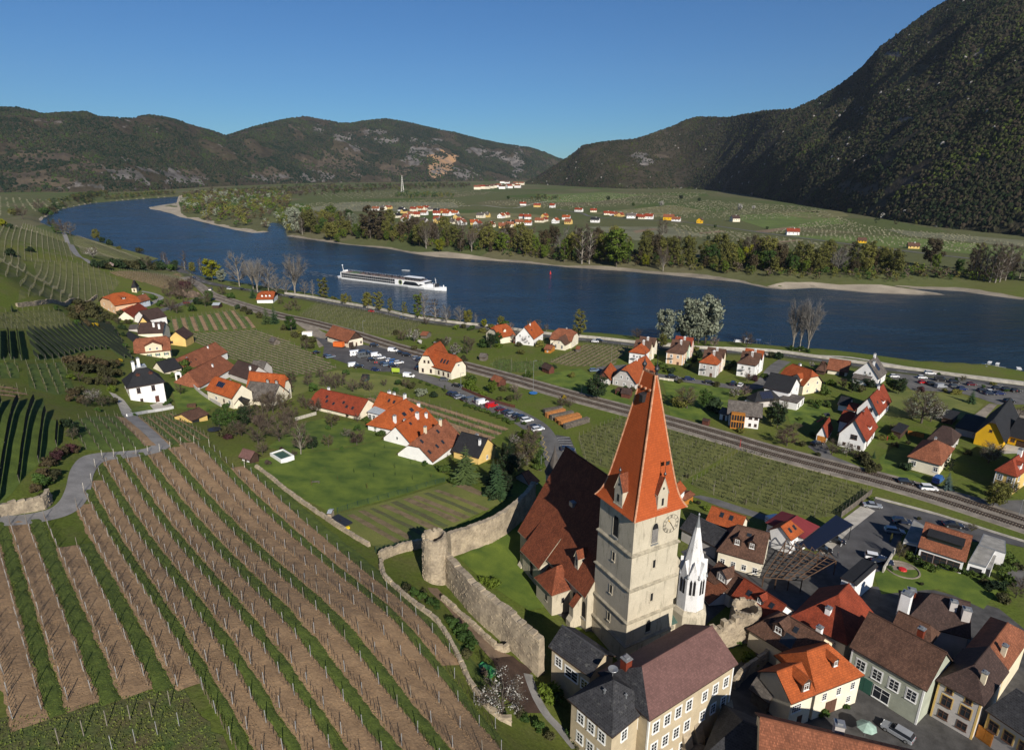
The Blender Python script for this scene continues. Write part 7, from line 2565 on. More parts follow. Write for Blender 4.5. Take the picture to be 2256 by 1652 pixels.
b.lathe((0,0,25.1),[(.05,0),(.2,.15),(.2,.3),(.03,.6)],8,1)
b.build('spirelet',[W_TURRET,METAL_G],turret)
tl2=MB()
tl2.box(-.52,-.1,-.03,.05,0,2.6,0)
tl2.box(.1,.52,-.03,.05,0,2.6,0)
tl2.poly([(-.52,-.03,2.6),(-.1,-.03,2.6),(-.31,-.03,3.2)])
tl2.poly([(.1,-.03,2.6),(.52,-.03,2.6),(.31,-.03,3.2)])
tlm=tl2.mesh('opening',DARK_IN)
for k in range(8):
 a=2*PI*(k+.5)/8
 r=2.5*math.cos(PI/8)+.03
 obj('opening',tlm,turret,(r*math.cos(a),r*math.sin(a),10.4),a+PI/2)
for k in range(8):
 a=2*PI*k/8
 b=MB()
 b.lathe((0,0,0),[(.12,0),(.28,.3),(.16,.6),(.05,1.0)],6)
 b.build('pinnacle',METAL_G,turret).location=(2.45*math.cos(a),2.45*math.sin(a),13.6)
g2=P(1488,1352,19)
lt=thing('copper_porch','green copper lean-to roof between tower and white turret','porch',(g2.x-.5,g2.y,13),math.radians(28.5))
b=MB()
b.box(-1.2,2.2,-.2,2.8,-2,4.4)
b.build('wall',W_TOWER,lt)
b=MB()
slab(b,[(-1.4,-.6,4.3),(2.4,-.6,4.3),(2.4,2.9,6.6),(-1.4,2.9,6.6)],.15)
b.build('roof',COPPER,lt)
# town walls of rubble stone
stone_wall=STONE
def rubble_wall(label,px,h,th,gap,merlon=None,name='fortification_wall',hv=0.25,cap=True,base=-1.5):
 pts=resample(smooth_line(w2(px),3),gap)
 o2=pts[0]
 z0=tz(o2.x,o2.y)
 root=thing(name,label,'stone wall',(o2.x,o2.y,z0))
 b=MB()
 n=len(pts)
 prof=[]
 for k,p in enumerate(pts):
  d=(pts[min(k+1,n-1)]-pts[max(k-1,0)]).normalized()
  nn=Vector((-d.y,d.x))
  z=tz(p.x,p.y)-z0
  top=z+(h(k/(n-1))if callable(h)else h)+random.uniform(-hv,hv)*.5
  rows=[]
  for s in(1,-1):
   colm=[]
   for f in(0,.2,.4,.6,.8,1):
    q=(p-o2)+nn*s*(th/2+(1-f)*.25+random.uniform(-.09,.09))
    colm.append((q.x,q.y,z+base+(top-z-base)*f))
   rows.append(colm)
  prof.append(rows)
 for k in range(n-1):
  for s in(0,1):
   for f in range(5):
    q=[prof[k][s][f],prof[k+1][s][f],prof[k+1][s][f+1],prof[k][s][f+1]]
    b.poly(q[::-1]if s==0 else q)
  b.poly([prof[k][0][5],prof[k][1][5],prof[k+1][1][5],prof[k+1][0][5]])
 for k in(0,n-1):
  for f in range(5):
   q=[prof[k][0][f],prof[k][1][f],prof[k][1][f+1],prof[k][0][f+1]]
   b.poly(q if k==0 else q[::-1])
 b.build('masonry',stone_wall,root)
 if cap:
  for k in range(n-1):
   if random.random()<.12:
    continue
   a,c=(Vector(prof[k][0][5])+Vector(prof[k][1][5]))/2,(Vector(prof[k+1][0][5])+Vector(prof[k+1][1][5]))/2
   m_=(a+c)/2
   d=(c-a)
   mer=merlon and k%3==0
   mb=MB()
   hh=random.uniform(.9,1.2)if mer else random.uniform(.16,.34)
   lx=d.length*random.uniform(.82,.96)*(1.3 if mer else 1)
   mb.obox((0,0),d,lx,th*random.uniform(.85,1.02),-.12,hh)
   mb.build('merlon' if mer else 'capstone',stone_wall,root).location=m_
 sb=MB()
 for k in range(n-1):
  for _ in range(10):
   s=random.random()
   f=random.uniform(.15,.97)
   for side in(0,1):
    i0=min(int(f*5),4)
    A=Vector(prof[k][side][i0]).lerp(Vector(prof[k+1][side][i0]),s)
    B=Vector(prof[k][side][i0+1]).lerp(Vector(prof[k+1][side][i0+1]),s)
    q=A.lerp(B,f*5-i0)
    d=Vector(prof[k+1][0][0])-Vector(prof[k][0][0])
    w_=random.uniform(.12,.28)
    sb.obox((q.x,q.y),d,w_*1.7,.16,q.z,q.z+w_)
 tag(sb.build('stones',stone_wall,root),kind='stuff')
 return root
rubble_wall('long rubble wall running from the round tower down to the dark roofed parsonage',[(984,1280),(1020,1322),(1051,1358),(1084,1387),(1116,1414),(1150,1448),(1186,1482),(1200,1494)],lambda t:6.2+.9*t,1.3,1.25)
rubble_wall('rubble wall climbing from the round tower behind the churchyard to the nave',[(990,1222),(1040,1206),(1089,1187),(1128,1160),(1160,1130),(1176,1105)],lambda t:5.2+.6*t,1.2,1.3)
rubble_wall('crenellated rubble wall between parsonage and right round bastion',[(1560,1432),(1590,1424),(1618,1416),(1640,1404)],lambda t:4.2+1.4*t,1.1,.8,merlon=True)
rubble_wall('low rubble wall under the garden beds left of the round tower',[(838,1232),(880,1216),(921,1206),(936,1204)],1.7,.7,1.2,hv=.15)
rubble_wall('low stone kerb wall along the lower edge of the long lawn',[tf(*q)for q in((0,815),(120,900),(250,1010),(400,1120),(560,1230),(720,1340),(880,1440),(1040,1535))],.7,.6,1.6,hv=.12)
rubble_wall('low dry stone wall below the round tower path',[tj(*q)for q in((1100,0),(1130,130),(1250,250),(1400,380),(1560,500),(1650,600),(1740,760),(1830,950),(1930,1140),(2080,1330),(2256,1430))],.7,.6,1.7,hv=.15)
rubble_wall('short stone terrace wall in front of the long rubble wall',[tj(*q)for q in((1640,330),(1800,470),(1990,640),(2140,780),(2256,760))],.9,.6,1.3,hv=.12)
rubble_wall('stone retaining wall above the bend of the vineyard lane',[tl(*q)for q in((-60,920),(60,900),(180,880),(300,860),(410,830),(440,760))],2.3,.8,1.3,hv=.3)
rubble_wall('curved garden wall below the crenellated wall',[th(*q)for q in((1945,1110),(2010,1040),(2090,970),(2180,910),(2256,840),(2256,740))],2.2,.6,1.2,hv=.1)
rubble_wall('dry stone terrace wall under the six white posts',[ta(*q)for q in((150,500),(400,470),(640,450),(860,410))],1.6,.7,2.4,hv=.3,cap=False)
def round_tower(label,px,zg,r,h,ragged):
 g=P(px[0],px[1],zg)
 root=thing('round_tower',label,'tower',(g.x,g.y+r,zg))
 b=MB()
 n=28
 tops=[h+random.uniform(-ragged,ragged)for _ in range(n)]
 lv=7
 rad=[[r*(1.06-.06*f/lv)+random.uniform(-.07,.07)for f in range(lv+1)]for _ in range(n)]
 def pt(k,f,rr=None):
  a=2*PI*k/n
  q=rr if rr else rad[k%n][f]
  return(q*math.cos(a),q*math.sin(a),-1.5+(tops[k%n]+1.5)*f/lv)
 for k in range(n):
  j=k+1
  for f in range(lv):
   b.poly([pt(k,f),pt(j,f),pt(j,f+1),pt(k,f+1)])
  i0,i1=pt(k,lv,r-.6),pt(j,lv,r-.6)
  b.poly([pt(k,lv),pt(j,lv),i1,i0])
  b.poly([i0,i1,(i1[0],i1[1],h-2.2),(i0[0],i0[1],h-2.2)])
 b.poly([((r-.6)*math.cos(2*PI*k/n),(r-.6)*math.sin(2*PI*k/n),h-2.2)for k in range(n)])
 b.build('masonry',stone_wall,root)
 for k in range(n):
  if random.random()<.2:
   continue
  a=2*PI*(k+.5)/n
  mb=MB()
  mb.obox((0,0),(-math.sin(a),math.cos(a)),2*PI*r/n*.85,random.uniform(.4,.6),-.1,random.uniform(.15,.45))
  mb.build('capstone',stone_wall,root).location=((r-.3)*math.cos(a),(r-.3)*math.sin(a),tops[k])
 sb=MB()
 for _ in range(420):
  a,f=random.uniform(0,2*PI),random.uniform(.02,.96)
  w_=random.uniform(.12,.28)
  sb.obox(((r*(1.06-.06*f))*math.cos(a),(r*(1.06-.06*f))*math.sin(a)),(-math.sin(a),math.cos(a)),w_*1.6,.16,h*f,h*f+w_)
 tag(sb.build('stones',stone_wall,root),kind='stuff')
round_tower('round rubble tower with broken top at the corner of the churchyard wall',(957,1292),19.3,2.35,9.6,.35)
round_tower('low round stone bastion at the right end of the crenellated wall',(1648,1412),12.6,2.6,5.4,.12)
# the parsonage group below the tower
def window_row(root_,a,b_,z,n,w,h,style,f0=0.0,f1=1.0):
 pass
HR('parsonage wing with long dark slate roof against the rubble wall',th(318,738),th(690,1012),th(462,560),th(1010,948),22.6,.72,W_OCHRE,R_SLATE,14.5,over=.45,wins=(('f',1,5.2,1.3,1.7,'grid trim',.08,.3),('f',1,4.6,2.6,1.9,'grid trim',.38,.7),('f',1,4.6,1.3,1.7,'grid trim',.75,1.0)),name='parsonage_wing',cat='parsonage')
HR('parsonage corner house with dark hipped slate roof at the lower path',th(487,1200),th(885,1545),th(880,1040),th(1035,1180)if False else th(900,1020),22.6,.8,W_OCHRE,R_SLATE,12.5,over=.45,wins=(('f',3,7.2,1.2,1.8,'grid trim',.12,.9),('f',3,3.6,1.2,1.8,'grid trim',.12,.9),('r',2,7.2,1.2,1.8,'grid trim',.1,.95),('r',1,3.2,1.2,1.6,'grid trim',.1,.5)),chim=((.5,.3,.5,.2,METAL_G),(.78,.55,.5,.2,METAL_G)),name='parsonage_corner',cat='parsonage')
pm=HR('large parsonage with mauve tiled roof and white quoined corners',th(1212,1396),th(1995,890),th(1160,930),th(1668,590),23.4,.62,W_OCHRE,R_MAUVE,10.5,over=.4,trim=FRAME_W,wins=(('f',4,9.4,1.2,1.9,'grid trim',.02,.52),('f',3,9.2,1.1,1.8,'grid trim',.58,.98),('f',4,5.6,1.2,1.9,'grid trim',.02,.52),('f',3,5.5,1.1,1.8,'grid trim',.58,.98),('f',3,2.2,1.1,1.6,'grid trim',.05,.5)),chim=((.12,.72,1.6,1.2,R_RED),),name='parsonage',cat='parsonage',end_mat=R_SLATE)
b=MB()
b.prism([(.0,-1.1),(1.6,-1.1),(1.6,0),(0,0)],-3,[2.5,2.5,5.5,5.5])
for f in(.1,.42,.56,.95):
 o=obj('buttress',b.mesh('buttress',STONE)if f==.1 else o.data,pm,(pm['_L']*f,0,0))
g=P(*th(886,1010),25.0)
t=thing('satellite_dish','round pale satellite dish on a pole over the dark slate roofs','satellite dish',(g.x,g.y,24.0))
b=MB()
b.tube((0,0,-1),(0,0,2.4),.05,None,6)
b.build('pole',METAL_G,t)
b=MB()
b.lathe((0,0,2.3),[(.1,0),(.5,.08),(.75,.22),(.72,.26),(.1,.1)],16)
b.build('dish',METAL_G,t)
# the lower town on the right
HR('bright orange roofed house, left half with dormer, at the market square',ti(205,1250),ti(432,1160),ti(105,950),ti(470,815),17.0,.85,W_PALE,R_BRIGHT,11.3,dorm=(('f',.7,.1,1.9,1.8,R_BROWN),),wins=(('f',2,3.2,1.0,1.5,'grid',.1,.5),),doors=(('f',.55,1.0,2.0,FRAME_B),))
HR('bright orange hipped house with cream wall and brown porch at the market square',ti(428,1160),ti(856,992),ti(345,790),ti(526,708),17.0,.85,W_PALE,R_BRIGHT,11.2,dorm=(('f',.55,.38,1.3,1.3,R_BROWN),),wins=(('f',3,3.3,1.0,1.5,'grid',.05,1.0),('f',1,.8,1.0,1.3,'grid',.65,.95)),doors=(('f',.4,2.4,2.6,FRAME_B),))
HR('sage green house with big brown roof and tall brick chimney on the square',ti(716,738),ti(1402,1136),ti(905,458),ti(1612,792),18.2,.9,W_SAGE,R_BROWN,11.0,wins=(('f',4,3.6,1.5,2.0,'grid trim',.04,.98),('f',1,.3,2.6,2.4,'',.35,.65)),chim=((.62,.75,2.4,.9,R_RED),),doors=(('f',.25,2.6,2.8,GREEN_P),),trim=FRAME_W)
HR('ornate grey and yellow house with mauve brown hipped roof on the square',ti(1905,1266),ti(2128,962),ti(1810,890),ti(1996,702),18.0,.85,W_GREY,R_DKBROWN,11.0,trim=W_YELLOW,wins=(('l',2,3.0,1.4,1.9,'yellow brown trim',.05,.95),('l',2,5.6,.9,.9,'yellow brown trim',.05,.95),('l',2,.6,1.4,1.4,'brown',.05,.95)),chim=((.3,.2,1.8,.7,W_CREAM),))
HR('long orange brown roof running up behind the ornate house',ti(2120,950),ti(2330,640),ti(1996,702),ti(2105,525),17.5,.85,W_CREAM,R_RUST,11.0,chim=((.1,.2,1.8,.7,W_CREAM),))
HR('grey and yellow house with black slate roof at the right bottom corner',ti(1912,1296),ti(2420,1640),ti(2190,1105),ti(2620,1390),16.6,.8,W_GREY,R_SLATE,10.8,trim=W_YELLOW,wins=(('f',3,2.7,1.3,1.8,'yellow brown trim',.0,.9),),doors=(('f',.05,2.2,2.4,WOOD_ORANGE),))
HR('house with broad bright red hipped roof behind the orange roofed houses',te(700,1500),te(935,1215),te(616,1045),te(732,945),16.5,.75,W_GREY,R_RED,11.0,chim=((.28,.5,1.0,.9),))
HR('barn with white gable wall and boarded top blackened for shade behind the red hipped roof',te(778,975),te(972,800),te(740,950),te(968,772),15.0,.9,W_WHITE,R_BLACK,10.5,back=9.0,name='barn',cat='barn',over=.25)  # black roof colour stands in for shade on the slope turned from the sun
HR('house with large dark brown roof and two stout chimneys by the garden',te(1200,1290),te(1790,1440),te(1430,1005),te(1850,1165),15.5,.8,W_GREY,R_DKBROWN,10.8,chim=((.1,.6,2.0,1.3,R_RED),(.75,.35,1.4,1.1,W_GREY),(.95,.25,1.8,1.3,W_GREY)))
HR('brown roof with white pyramid chimney tucked behind the sage green house',te(1085,1330),te(1440,1500),te(1140,1188),te(1430,1322),16.0,.85,W_GREY,R_BROWN,10.8,chim=((.02,.8,4.5,1.6,W_WHITE),))
HR('brown tiled house with skylight row left of the bright red hip',te(-190,1350),te(350,1690),te(150,1182),te(515,1470),16.0,.8,W_CREAM,R_BROWN,11.0,sky=(('f',.4,.75,.8,1.1),('f',.62,.72,.8,1.1),('f',.25,.55,.9,1.2),('f',.6,.3,2.2,2.2)),dorm=(('f',.42,.3,2.2,1.6,WOOD_DK),),chim=((.8,.9,1.4,.9),))
HR('red tiled house with white verge beside the right round bastion',(1610,1313),(1702,1376),(1642,1269),(1737,1341),16.0,.85,W_WHITE,R_RED,11.0,sky=(('f',.25,.5,.9,1.1),('f',.8,.6,.8,1.1)),dorm=(('f',.55,.35,1.4,1.2,METAL_D),))
HR('brown roofed house with orange dormer right of the white turret',(1553,1272),(1609,1312),(1580,1240),(1641,1268),15.5,.8,W_WHITE,R_BROWN,11.0,dorm=(('f',.5,.2,2.6,1.6,W_GREY),))
HR('orange roofed house with two skylights above the slate roof',tg(1705,1280),tg(2010,1385),tg(1795,1165),tg(2140,1270),14.5,.8,W_PALE,R_ORANGE,10.5,hip=None if False else(0,0),sky=(('f',.35,.6,.9,1.3),('f',.65,.6,.9,1.3)))if False else HR('orange roofed house with two skylights above the slate roof',tg(1705,1280),tg(2010,1385),tg(1795,1165),tg(2140,1270),14.5,.8,W_PALE,R_ORANGE,10.5,sky=(('f',.35,.6,.9,1.3),('f',.65,.6,.9,1.3)))
HR('house with lichen spotted slate roof right of the tower clock',tg(1478,1348),tg(1802,1518),tg(1596,1236),tg(1870,1352),14.2,.7,W_GREY,R_SLATE,10.5)
HR('red brown roofed house with two dark dormers below the orange skylight roof',tg(1800,1548),tg(2215,1665),tg(1985,1312),tg(2310,1405),14.4,.85,W_PALE,R_BROWN,10.5,dorm=(('f',.38,.3,1.7,1.6,WOOD_DK),('f',.72,.3,1.7,1.6,WOOD_DK)),sky=(('f',.6,.75,1.0,.8),),wins=(('f',4,.8,1.0,1.4),))
HR('long red tiled roof between the white turret and the timber frame',(1500,1260),(1562,1330),(1520,1215),(1600,1285),13.5,.7,W_WHITE,R_RUST,10.5)
HR('orange roof with two skylights beside the dark red sheet roof',te(205,578),te(320,498),te(74,482),te(196,394),14.0,.8,W_WHITE,R_BRIGHT,10.2,sky=(('f',.3,.45,.8,1.2),('f',.68,.45,.8,1.2)))
HR('house under plain dark red sheet roof beside the solar carport',te(316,562),te(458,452),te(202,402),te(252,354),13.4,.35,W_WHITE,R_REDMETAL,10.0)
HR('low red roof behind the nave among the dark trees',tg(150,970),tg(248,930),tg(60,868),tg(150,836),14.5,.8,W_GREY,R_RUST,12.0)
HR('white house with orange roof peeking out right of the spire',tg(1480,1080)if False else tg(1478,1060),tg(1540,1000),tg(1462,960),tg(1500,905),14.5,.9,W_WHITE,R_ORANGE,10.0)
HR('flat brown roofed garage beside the garden lane',tg(1530,1105),tg(1618,1050),tg(1512,1060),tg(1590,1002),12.0,.3,WOOD_ORANGE,R_RUST,9.8,name='garage',cat='garage')
mod=HR('modern house with red roof, wide glazed dormer and open terrace',te(1320,632),te(1745,768),te(1452,415),te(1842,562),13.2,.75,W_WHITE,R_RUST,9.8,wins=(('f',3,.3,2.4,2.2,'brown',.05,.95),),chim=((.8,.85,.8,.8,METAL_D),))
Lm=mod['_L']
b=MB()
b.poly([(Lm*.1,1.7,4.4),(Lm*.9,1.7,4.4),(Lm*.9,1.7,6.3),(Lm*.1,1.7,6.3)],0)
b.box(Lm*.1,Lm*.9,1.75,4.6,3.9,6.3,1)
slab(b,[(Lm*.08,1.2,6.2),(Lm*.92,1.2,6.2),(Lm*.92,4.9,6.9),(Lm*.08,4.9,6.9)],.2,1,1)
b.build('dormer',[GLASS,R_BLACK],mod)
def flat_block(label,px,z,zg,name='flat_garage',cat='garage',wall=None,roof=None,win=None):
 pts=[P(x,y,z)for x,y in px]
 c=sum(pts,Vector())/len(pts)
 root=thing(name,label,cat,(c.x,c.y,zg))
 q=[(p.x-c.x,p.y-c.y)for p in pts]
 a=sum(q[k][0]*q[(k+1)%len(q)][1]-q[(k+1)%len(q)][0]*q[k][1]for k in range(len(q)))
 if a<0:
  q.reverse()
 b=MB()
 b.prism(q,-1.2,z-zg-.1,cap=False)
 b.build('wall',wall or W_WHITE,root)
 b=MB()
 cs=[(x*.985,y*.985)for x,y in q]
 b.prism([(x*1.02,y*1.02)for x,y in q],z-zg-.1,z-zg+.12,1,cap=False)
 b.poly([(x*1.02,y*1.02,z-zg+.12)for x,y in q],1)
 b.poly([(x*.94,y*.94,z-zg+.125)for x,y in q],0)
 b.build('roof',[roof or mat('roof_gravel',(.26,.25,.23),.95,.25,.6,fine=6),METAL_G],root)
 if win:
  i,f,w,h=win
  A,B=Vector(q[i]),Vector(q[(i+1)%len(q)])
  p=A.lerp(B,f)
  d=(B-A).normalized()
  obj('door',door_mesh(w,h,METAL_D),root,(p.x,p.y,0),math.atan2(d.y,d.x))
 return root
flat_block('white garage with grey flat roof left of the modern house',[te(*q)for q in((1196,582),(1318,612),(1395,460),(1285,395))],12.4,9.8,win=(0,.5,2.6,2.0))
flat_block('white flat roofed block right of the modern house',[te(*q)for q in((1765,768),(1920,812),(2010,650),(1850,620))],12.6,9.8,win=(0,.5,2.2,2.0))
flat_block('rear flat roofed white block at the far right of the modern house',[te(*q)for q in((1855,615),(2095,690),(2090,580),(1900,520))],12.9,9.8)
flat_block('small flat roofed porch right below the modern house',[te(*q)for q in((1912,815),(1968,832),(2010,712),(1958,700))],11.8,9.8,win=(0,.5,1.0,2.0))
cp=[P(*te(*q),z)for q,z in(((268,605),12.6),((400,668),12.6),((755,437),13.4),((598,350),13.4))]
cc=sum(cp,Vector())/4
car_p=thing('solar_carport','long dark carport roofed with black solar panels beside the hotel parking','carport',(cc.x,cc.y,9.5))
b=MB()
q=[p-Vector((cc.x,cc.y,9.5))for p in cp]
slab(b,q,.15)
b.build('deck',METAL_D,car_p)
for i in range(12):
 for j in range(4):
  a,c=q[0].lerp(q[1],(j+.04)/4),q[0].lerp(q[1],(j+.96)/4)
  d,e=q[3].lerp(q[2],(j+.04)/4),q[3].lerp(q[2],(j+.96)/4)
  f0,f1=(i+.03)/12,(i+.97)/12
  pb=MB()
  pts=[a.lerp(d,f0),c.lerp(e,f0),c.lerp(e,f1),a.lerp(d,f1)]
  pb.poly([p+Vector((0,0,.06))for p in pts])
  pb.build('solar_panel',SOLAR,car_p)
for p in q:
 b=MB()
 b.tube((p.x*.92,p.y*.92,-.5),(p.x*.92,p.y*.92,p.z),.1,None,6)
 b.build('post',METAL_D,car_p)
fr=[P(*te(*q),13.2)for q in((-60,860),(60,990),(560,860),(600,745),(200,595),(130,650))]
c0=sum(fr,Vector())/6
tf_=thing('pergola','open roof frame of brown timber beams over the inn yard','pergola',(c0.x,c0.y,10.0))
A,B,C,D=[P(*te(*q),13.4)-Vector((c0.x,c0.y,10))for q in((-40,900),(150,600),(600,760),(300,930))]
TIMBER=mat('bare_timber',(.10,.056,.032),.8,.35,1.0,fine=5)
def beam(p,q_,r=.12):
 b=MB()
 b.tube(p,q_,r,None,4)
 return b.build('beam',TIMBER,tf_)
for k in range(9):
 beam(A.lerp(B,k/8),D.lerp(C,k/8))
for k in range(7):
 beam(A.lerp(D,k/6)+Vector((0,0,.18)),B.lerp(C,k/6)+Vector((0,0,.18)))
for k in range(4):
 for(p,q_)in((A,D),(B,C)):
  v=p.lerp(q_,k/3)
  beam(Vector((v.x,v.y,-1)),v,.14)
for k in range(6):
 v,w=B.lerp(C,k/6),B.lerp(C,(k+1)/6)
 beam(v,(v+w)/2+Vector((-.4,.8,1.3)),.09)
 beam(w,(v+w)/2+Vector((-.4,.8,1.3)),.09)
HR('long red tiled roof with snow hooks along the bottom edge of the square',ti(-90,1860),ti(1700,2334),ti(-20,1330),ti(1800,1856),21.0,.8,W_CREAM,R_RUST,10.8,chim=((.46,.86,1.6,1.2,W_GREY),))
HR('black slate hipped roof at the bottom edge below the parsonage',th(1660,1720),th(2150,1960),th(2035,1385),th(2200,1470),16.5,.7,W_OCHRE,R_SLATE,10.8)
HR('grey roofed shed beside the black slate roof at the bottom edge',th(1560,1760),th(1740,1700),th(1700,1630),th(1880,1530),13.0,.5,W_GREY,R_GREY,10.8,name='shed',cat='shed')
HR('dark boarded shed with mossy roof under the curved garden wall',th(2085,1110),th(2260,1240),th(2180,950),th(2330,1080),14.2,.8,WOOD_GREY,R_GREY,11.5,name='shed',cat='shed')
b=MB()
g=G(ti(850,1530))
um=thing('parasol','pale green closed-top parasol on the dark market square','parasol',g)
b.tube((0,0,0),(0,0,2.5),.04,None,6)
b.build('pole',METAL_G,um)
b=MB()
b.lathe((0,0,1.9),[(1.5,0),(1.45,.04),(.7,.5),(.05,.85)],8)
b.build('canopy',mat('parasol_cloth',(.30,.42,.36),.9,.15,2),um)
# the village across the river and other far houses
FAR=[]
def far_house(px,w,l,h,ang,wall,roof,label,rise=None,name='far_house'):
 g=G(px)
 ex=(math.cos(math.radians(ang)),math.sin(math.radians(ang)))
 n=2
 build_house(name,label,'house',(g.x,g.y),ex,l,w,g.z,g.z+h,rise or w*.42,wall,roof,over=.5,group='houses across the river',wins=(('f',3,h*.45,1.1,1.3,'brown'),('l',2,h*.45,1.1,1.3,'brown')),chim=((.6,.5,.9,.8),)if l>11 else())
frd=random.Random(21)
cells=[to(*q)for q in()]
vill=[(1020,1085),(1090,1080),(1130,1070),(1250,1090),(1300,1110),(1355,1090),(1410,1080),(1470,1080),(1520,1090),(1560,1100),(1620,1105),(1680,1115),(1240,1150),(1290,1160),(1340,1130),(1390,1140),(1450,1125),(1560,1125),(1640,1130),(1720,1125),(1270,1180),(1320,1185),(1440,1190),(1560,1180),(1600,1200),(1660,1200),(1780,1165),(1760,1200),(1830,1215),(1890,1210),(1960,1225),(2030,1230),(2080,1235),(2140,1240),(2200,1235),(2240,1230),(2000,1145),(1940,1150),(2170,1155),(2210,1150)]
vl=[(tn(*q))for q in vill]+[to(*q)for q in((60,1155),(110,1160),(30,1210),(110,1215),(200,1190),(290,1150),(295,1185),(390,1200),(440,1165),(460,1205),(690,1190),(70,1040),(190,1055),(330,1060),(550,1095),(690,1100),(810,1125),(860,1130),(900,1135),(965,1140),(1010,1155),(1060,1155),(1110,1160),(1165,1160))]
vl.sort()
wn_={id(W_WHITE):'white',id(W_PALE):'cream',id(W_YELLOW):'yellow'}
rn_={id(R_RED):'red',id(R_ORANGE):'orange',id(R_RUST):'brown red',id(R_BLACK):'dark',id(R_GREY):'grey'}
for k,q in enumerate(vl):
 w_=frd.choice([W_WHITE,W_WHITE,W_PALE,W_PALE,W_YELLOW])
 r_=frd.choice([R_RED,R_RED,R_ORANGE,R_RUST,R_RED,R_BLACK,R_GREY])
 far_house(q,frd.uniform(8,11),frd.uniform(11,19),frd.uniform(3.4,5.5),frd.choice([-25,-20,60,65,-30,5])+frd.uniform(-8,8),w_,r_,'%s house with %s roof, %s from the left in the far village'%(wn_[id(w_)],rn_[id(r_)],ordinal(k+1)))
for px,w,l,h,ang,wl_,rf,lb in((to(1330,1170),11,19,6,-20,W_STRONG,R_RUST,'yellow far house with long brown red roof and two storeys'),(to(1405,1180),9,15,4,-25,W_WHITE,R_RUST,'white far house right of the yellow long house'),(to(1670,1200),9,10,5.5,60,W_STRONG,R_BROWN,'yellow gabled far house behind a brown tree'),(to(1945,1185),12,14,6,10,W_PALE,R_DKBROWN,'cream far house with dark pyramid roof on the plain'),(tq(165,420),10,17,5,-12,W_WHITE,R_RED,'white far house with red roof beside the far road'),(tq(790,490),8,10,3.5,-20,W_STRONG,R_BROWN,'yellow hut with brown roof on the far road'),(tq(1235,540),8,12,3.5,-15,W_YELLOW,R_BROWN,'yellow gabled hut with brown roof by the far road')):
 far_house(px,w,l,h,ang,wl_,rf,lb)
dl=[tn(*q)for q in((1920,900),(1960,895),(2000,895),(2040,890),(2070,885),(2110,880),(2140,895),(2150,845),(2190,850),(2200,880),(2240,870),(2220,890))]+[to(*q)for q in((20,885),(60,860),(100,820),(140,818),(10,860))]
dl.sort()
for k,q in enumerate(dl):
 far_house(q,16,30,11,frd.choice([-20,40,0]),frd.choice([W_WHITE,W_PALE]),frd.choice([R_RED,R_RUST,R_BROWN]),'tiny pale house, %s from the left in the distant town at the valley mouth'%ordinal(k+1))
g=G((1000,412))if False else P(887,424,8)
py=thing('lattice_mast','thin pale lattice mast in front of the quarry hill','mast',g)
b=MB()
for s1,s2 in((-1,-1),(1,-1),(1,1),(-1,1)):
 b.tube((s1*5,s2*5,0),(s1*.6,s2*.6,62),.7,.4,4)
for k in range(9):
 z0,z1=k*7,k*7+7
 r0,r1=5-4.4*z0/62,5-4.4*z1/62
 for s in((-1,-1,1,-1),(1,-1,1,1),(1,1,-1,1),(-1,1,-1,-1)):
  b.tube((s[0]*r0,s[1]*r0,z0),(s[2]*r1,s[3]*r1,z1),.3,None,3)
b.build('lattice',mat('mast_paint',(.55,.53,.5),.6,.1,1),py)
# vehicles
CARC={'black':(.012,.012,.014),'dark blue':(.014,.022,.045),'navy':(.012,.02,.09),'blue':(.03,.12,.36),'white':(.75,.75,.76),'silver':(.36,.38,.41),'grey':(.12,.13,.14),'pale blue':(.20,.27,.36),'red':(.42,.012,.014),'wine red':(.10,.01,.016),'slate grey':(.07,.08,.09)}
CTYPE={'hatchback':(4.0,1.72,.92,1.47,(-1.9,.95,-1.45,.25)),'estate car':(4.6,1.8,.93,1.48,(-2.2,1.1,-1.85,.3)),'off-roader':(4.6,1.86,1.02,1.7,(-2.2,1.1,-1.9,.45)),'saloon':(4.7,1.8,.92,1.43,(-1.6,1.1,-.9,.35)),'van':(5.0,1.92,1.1,1.95,(-2.4,1.7,-2.3,1.05)),'camper van':(6.0,2.05,1.25,2.75,(-2.9,2.2,-2.85,1.5))}
_cm={}
tyre_m=mat('tyre_rubber',(.02,.02,.02),.9,.2,3)
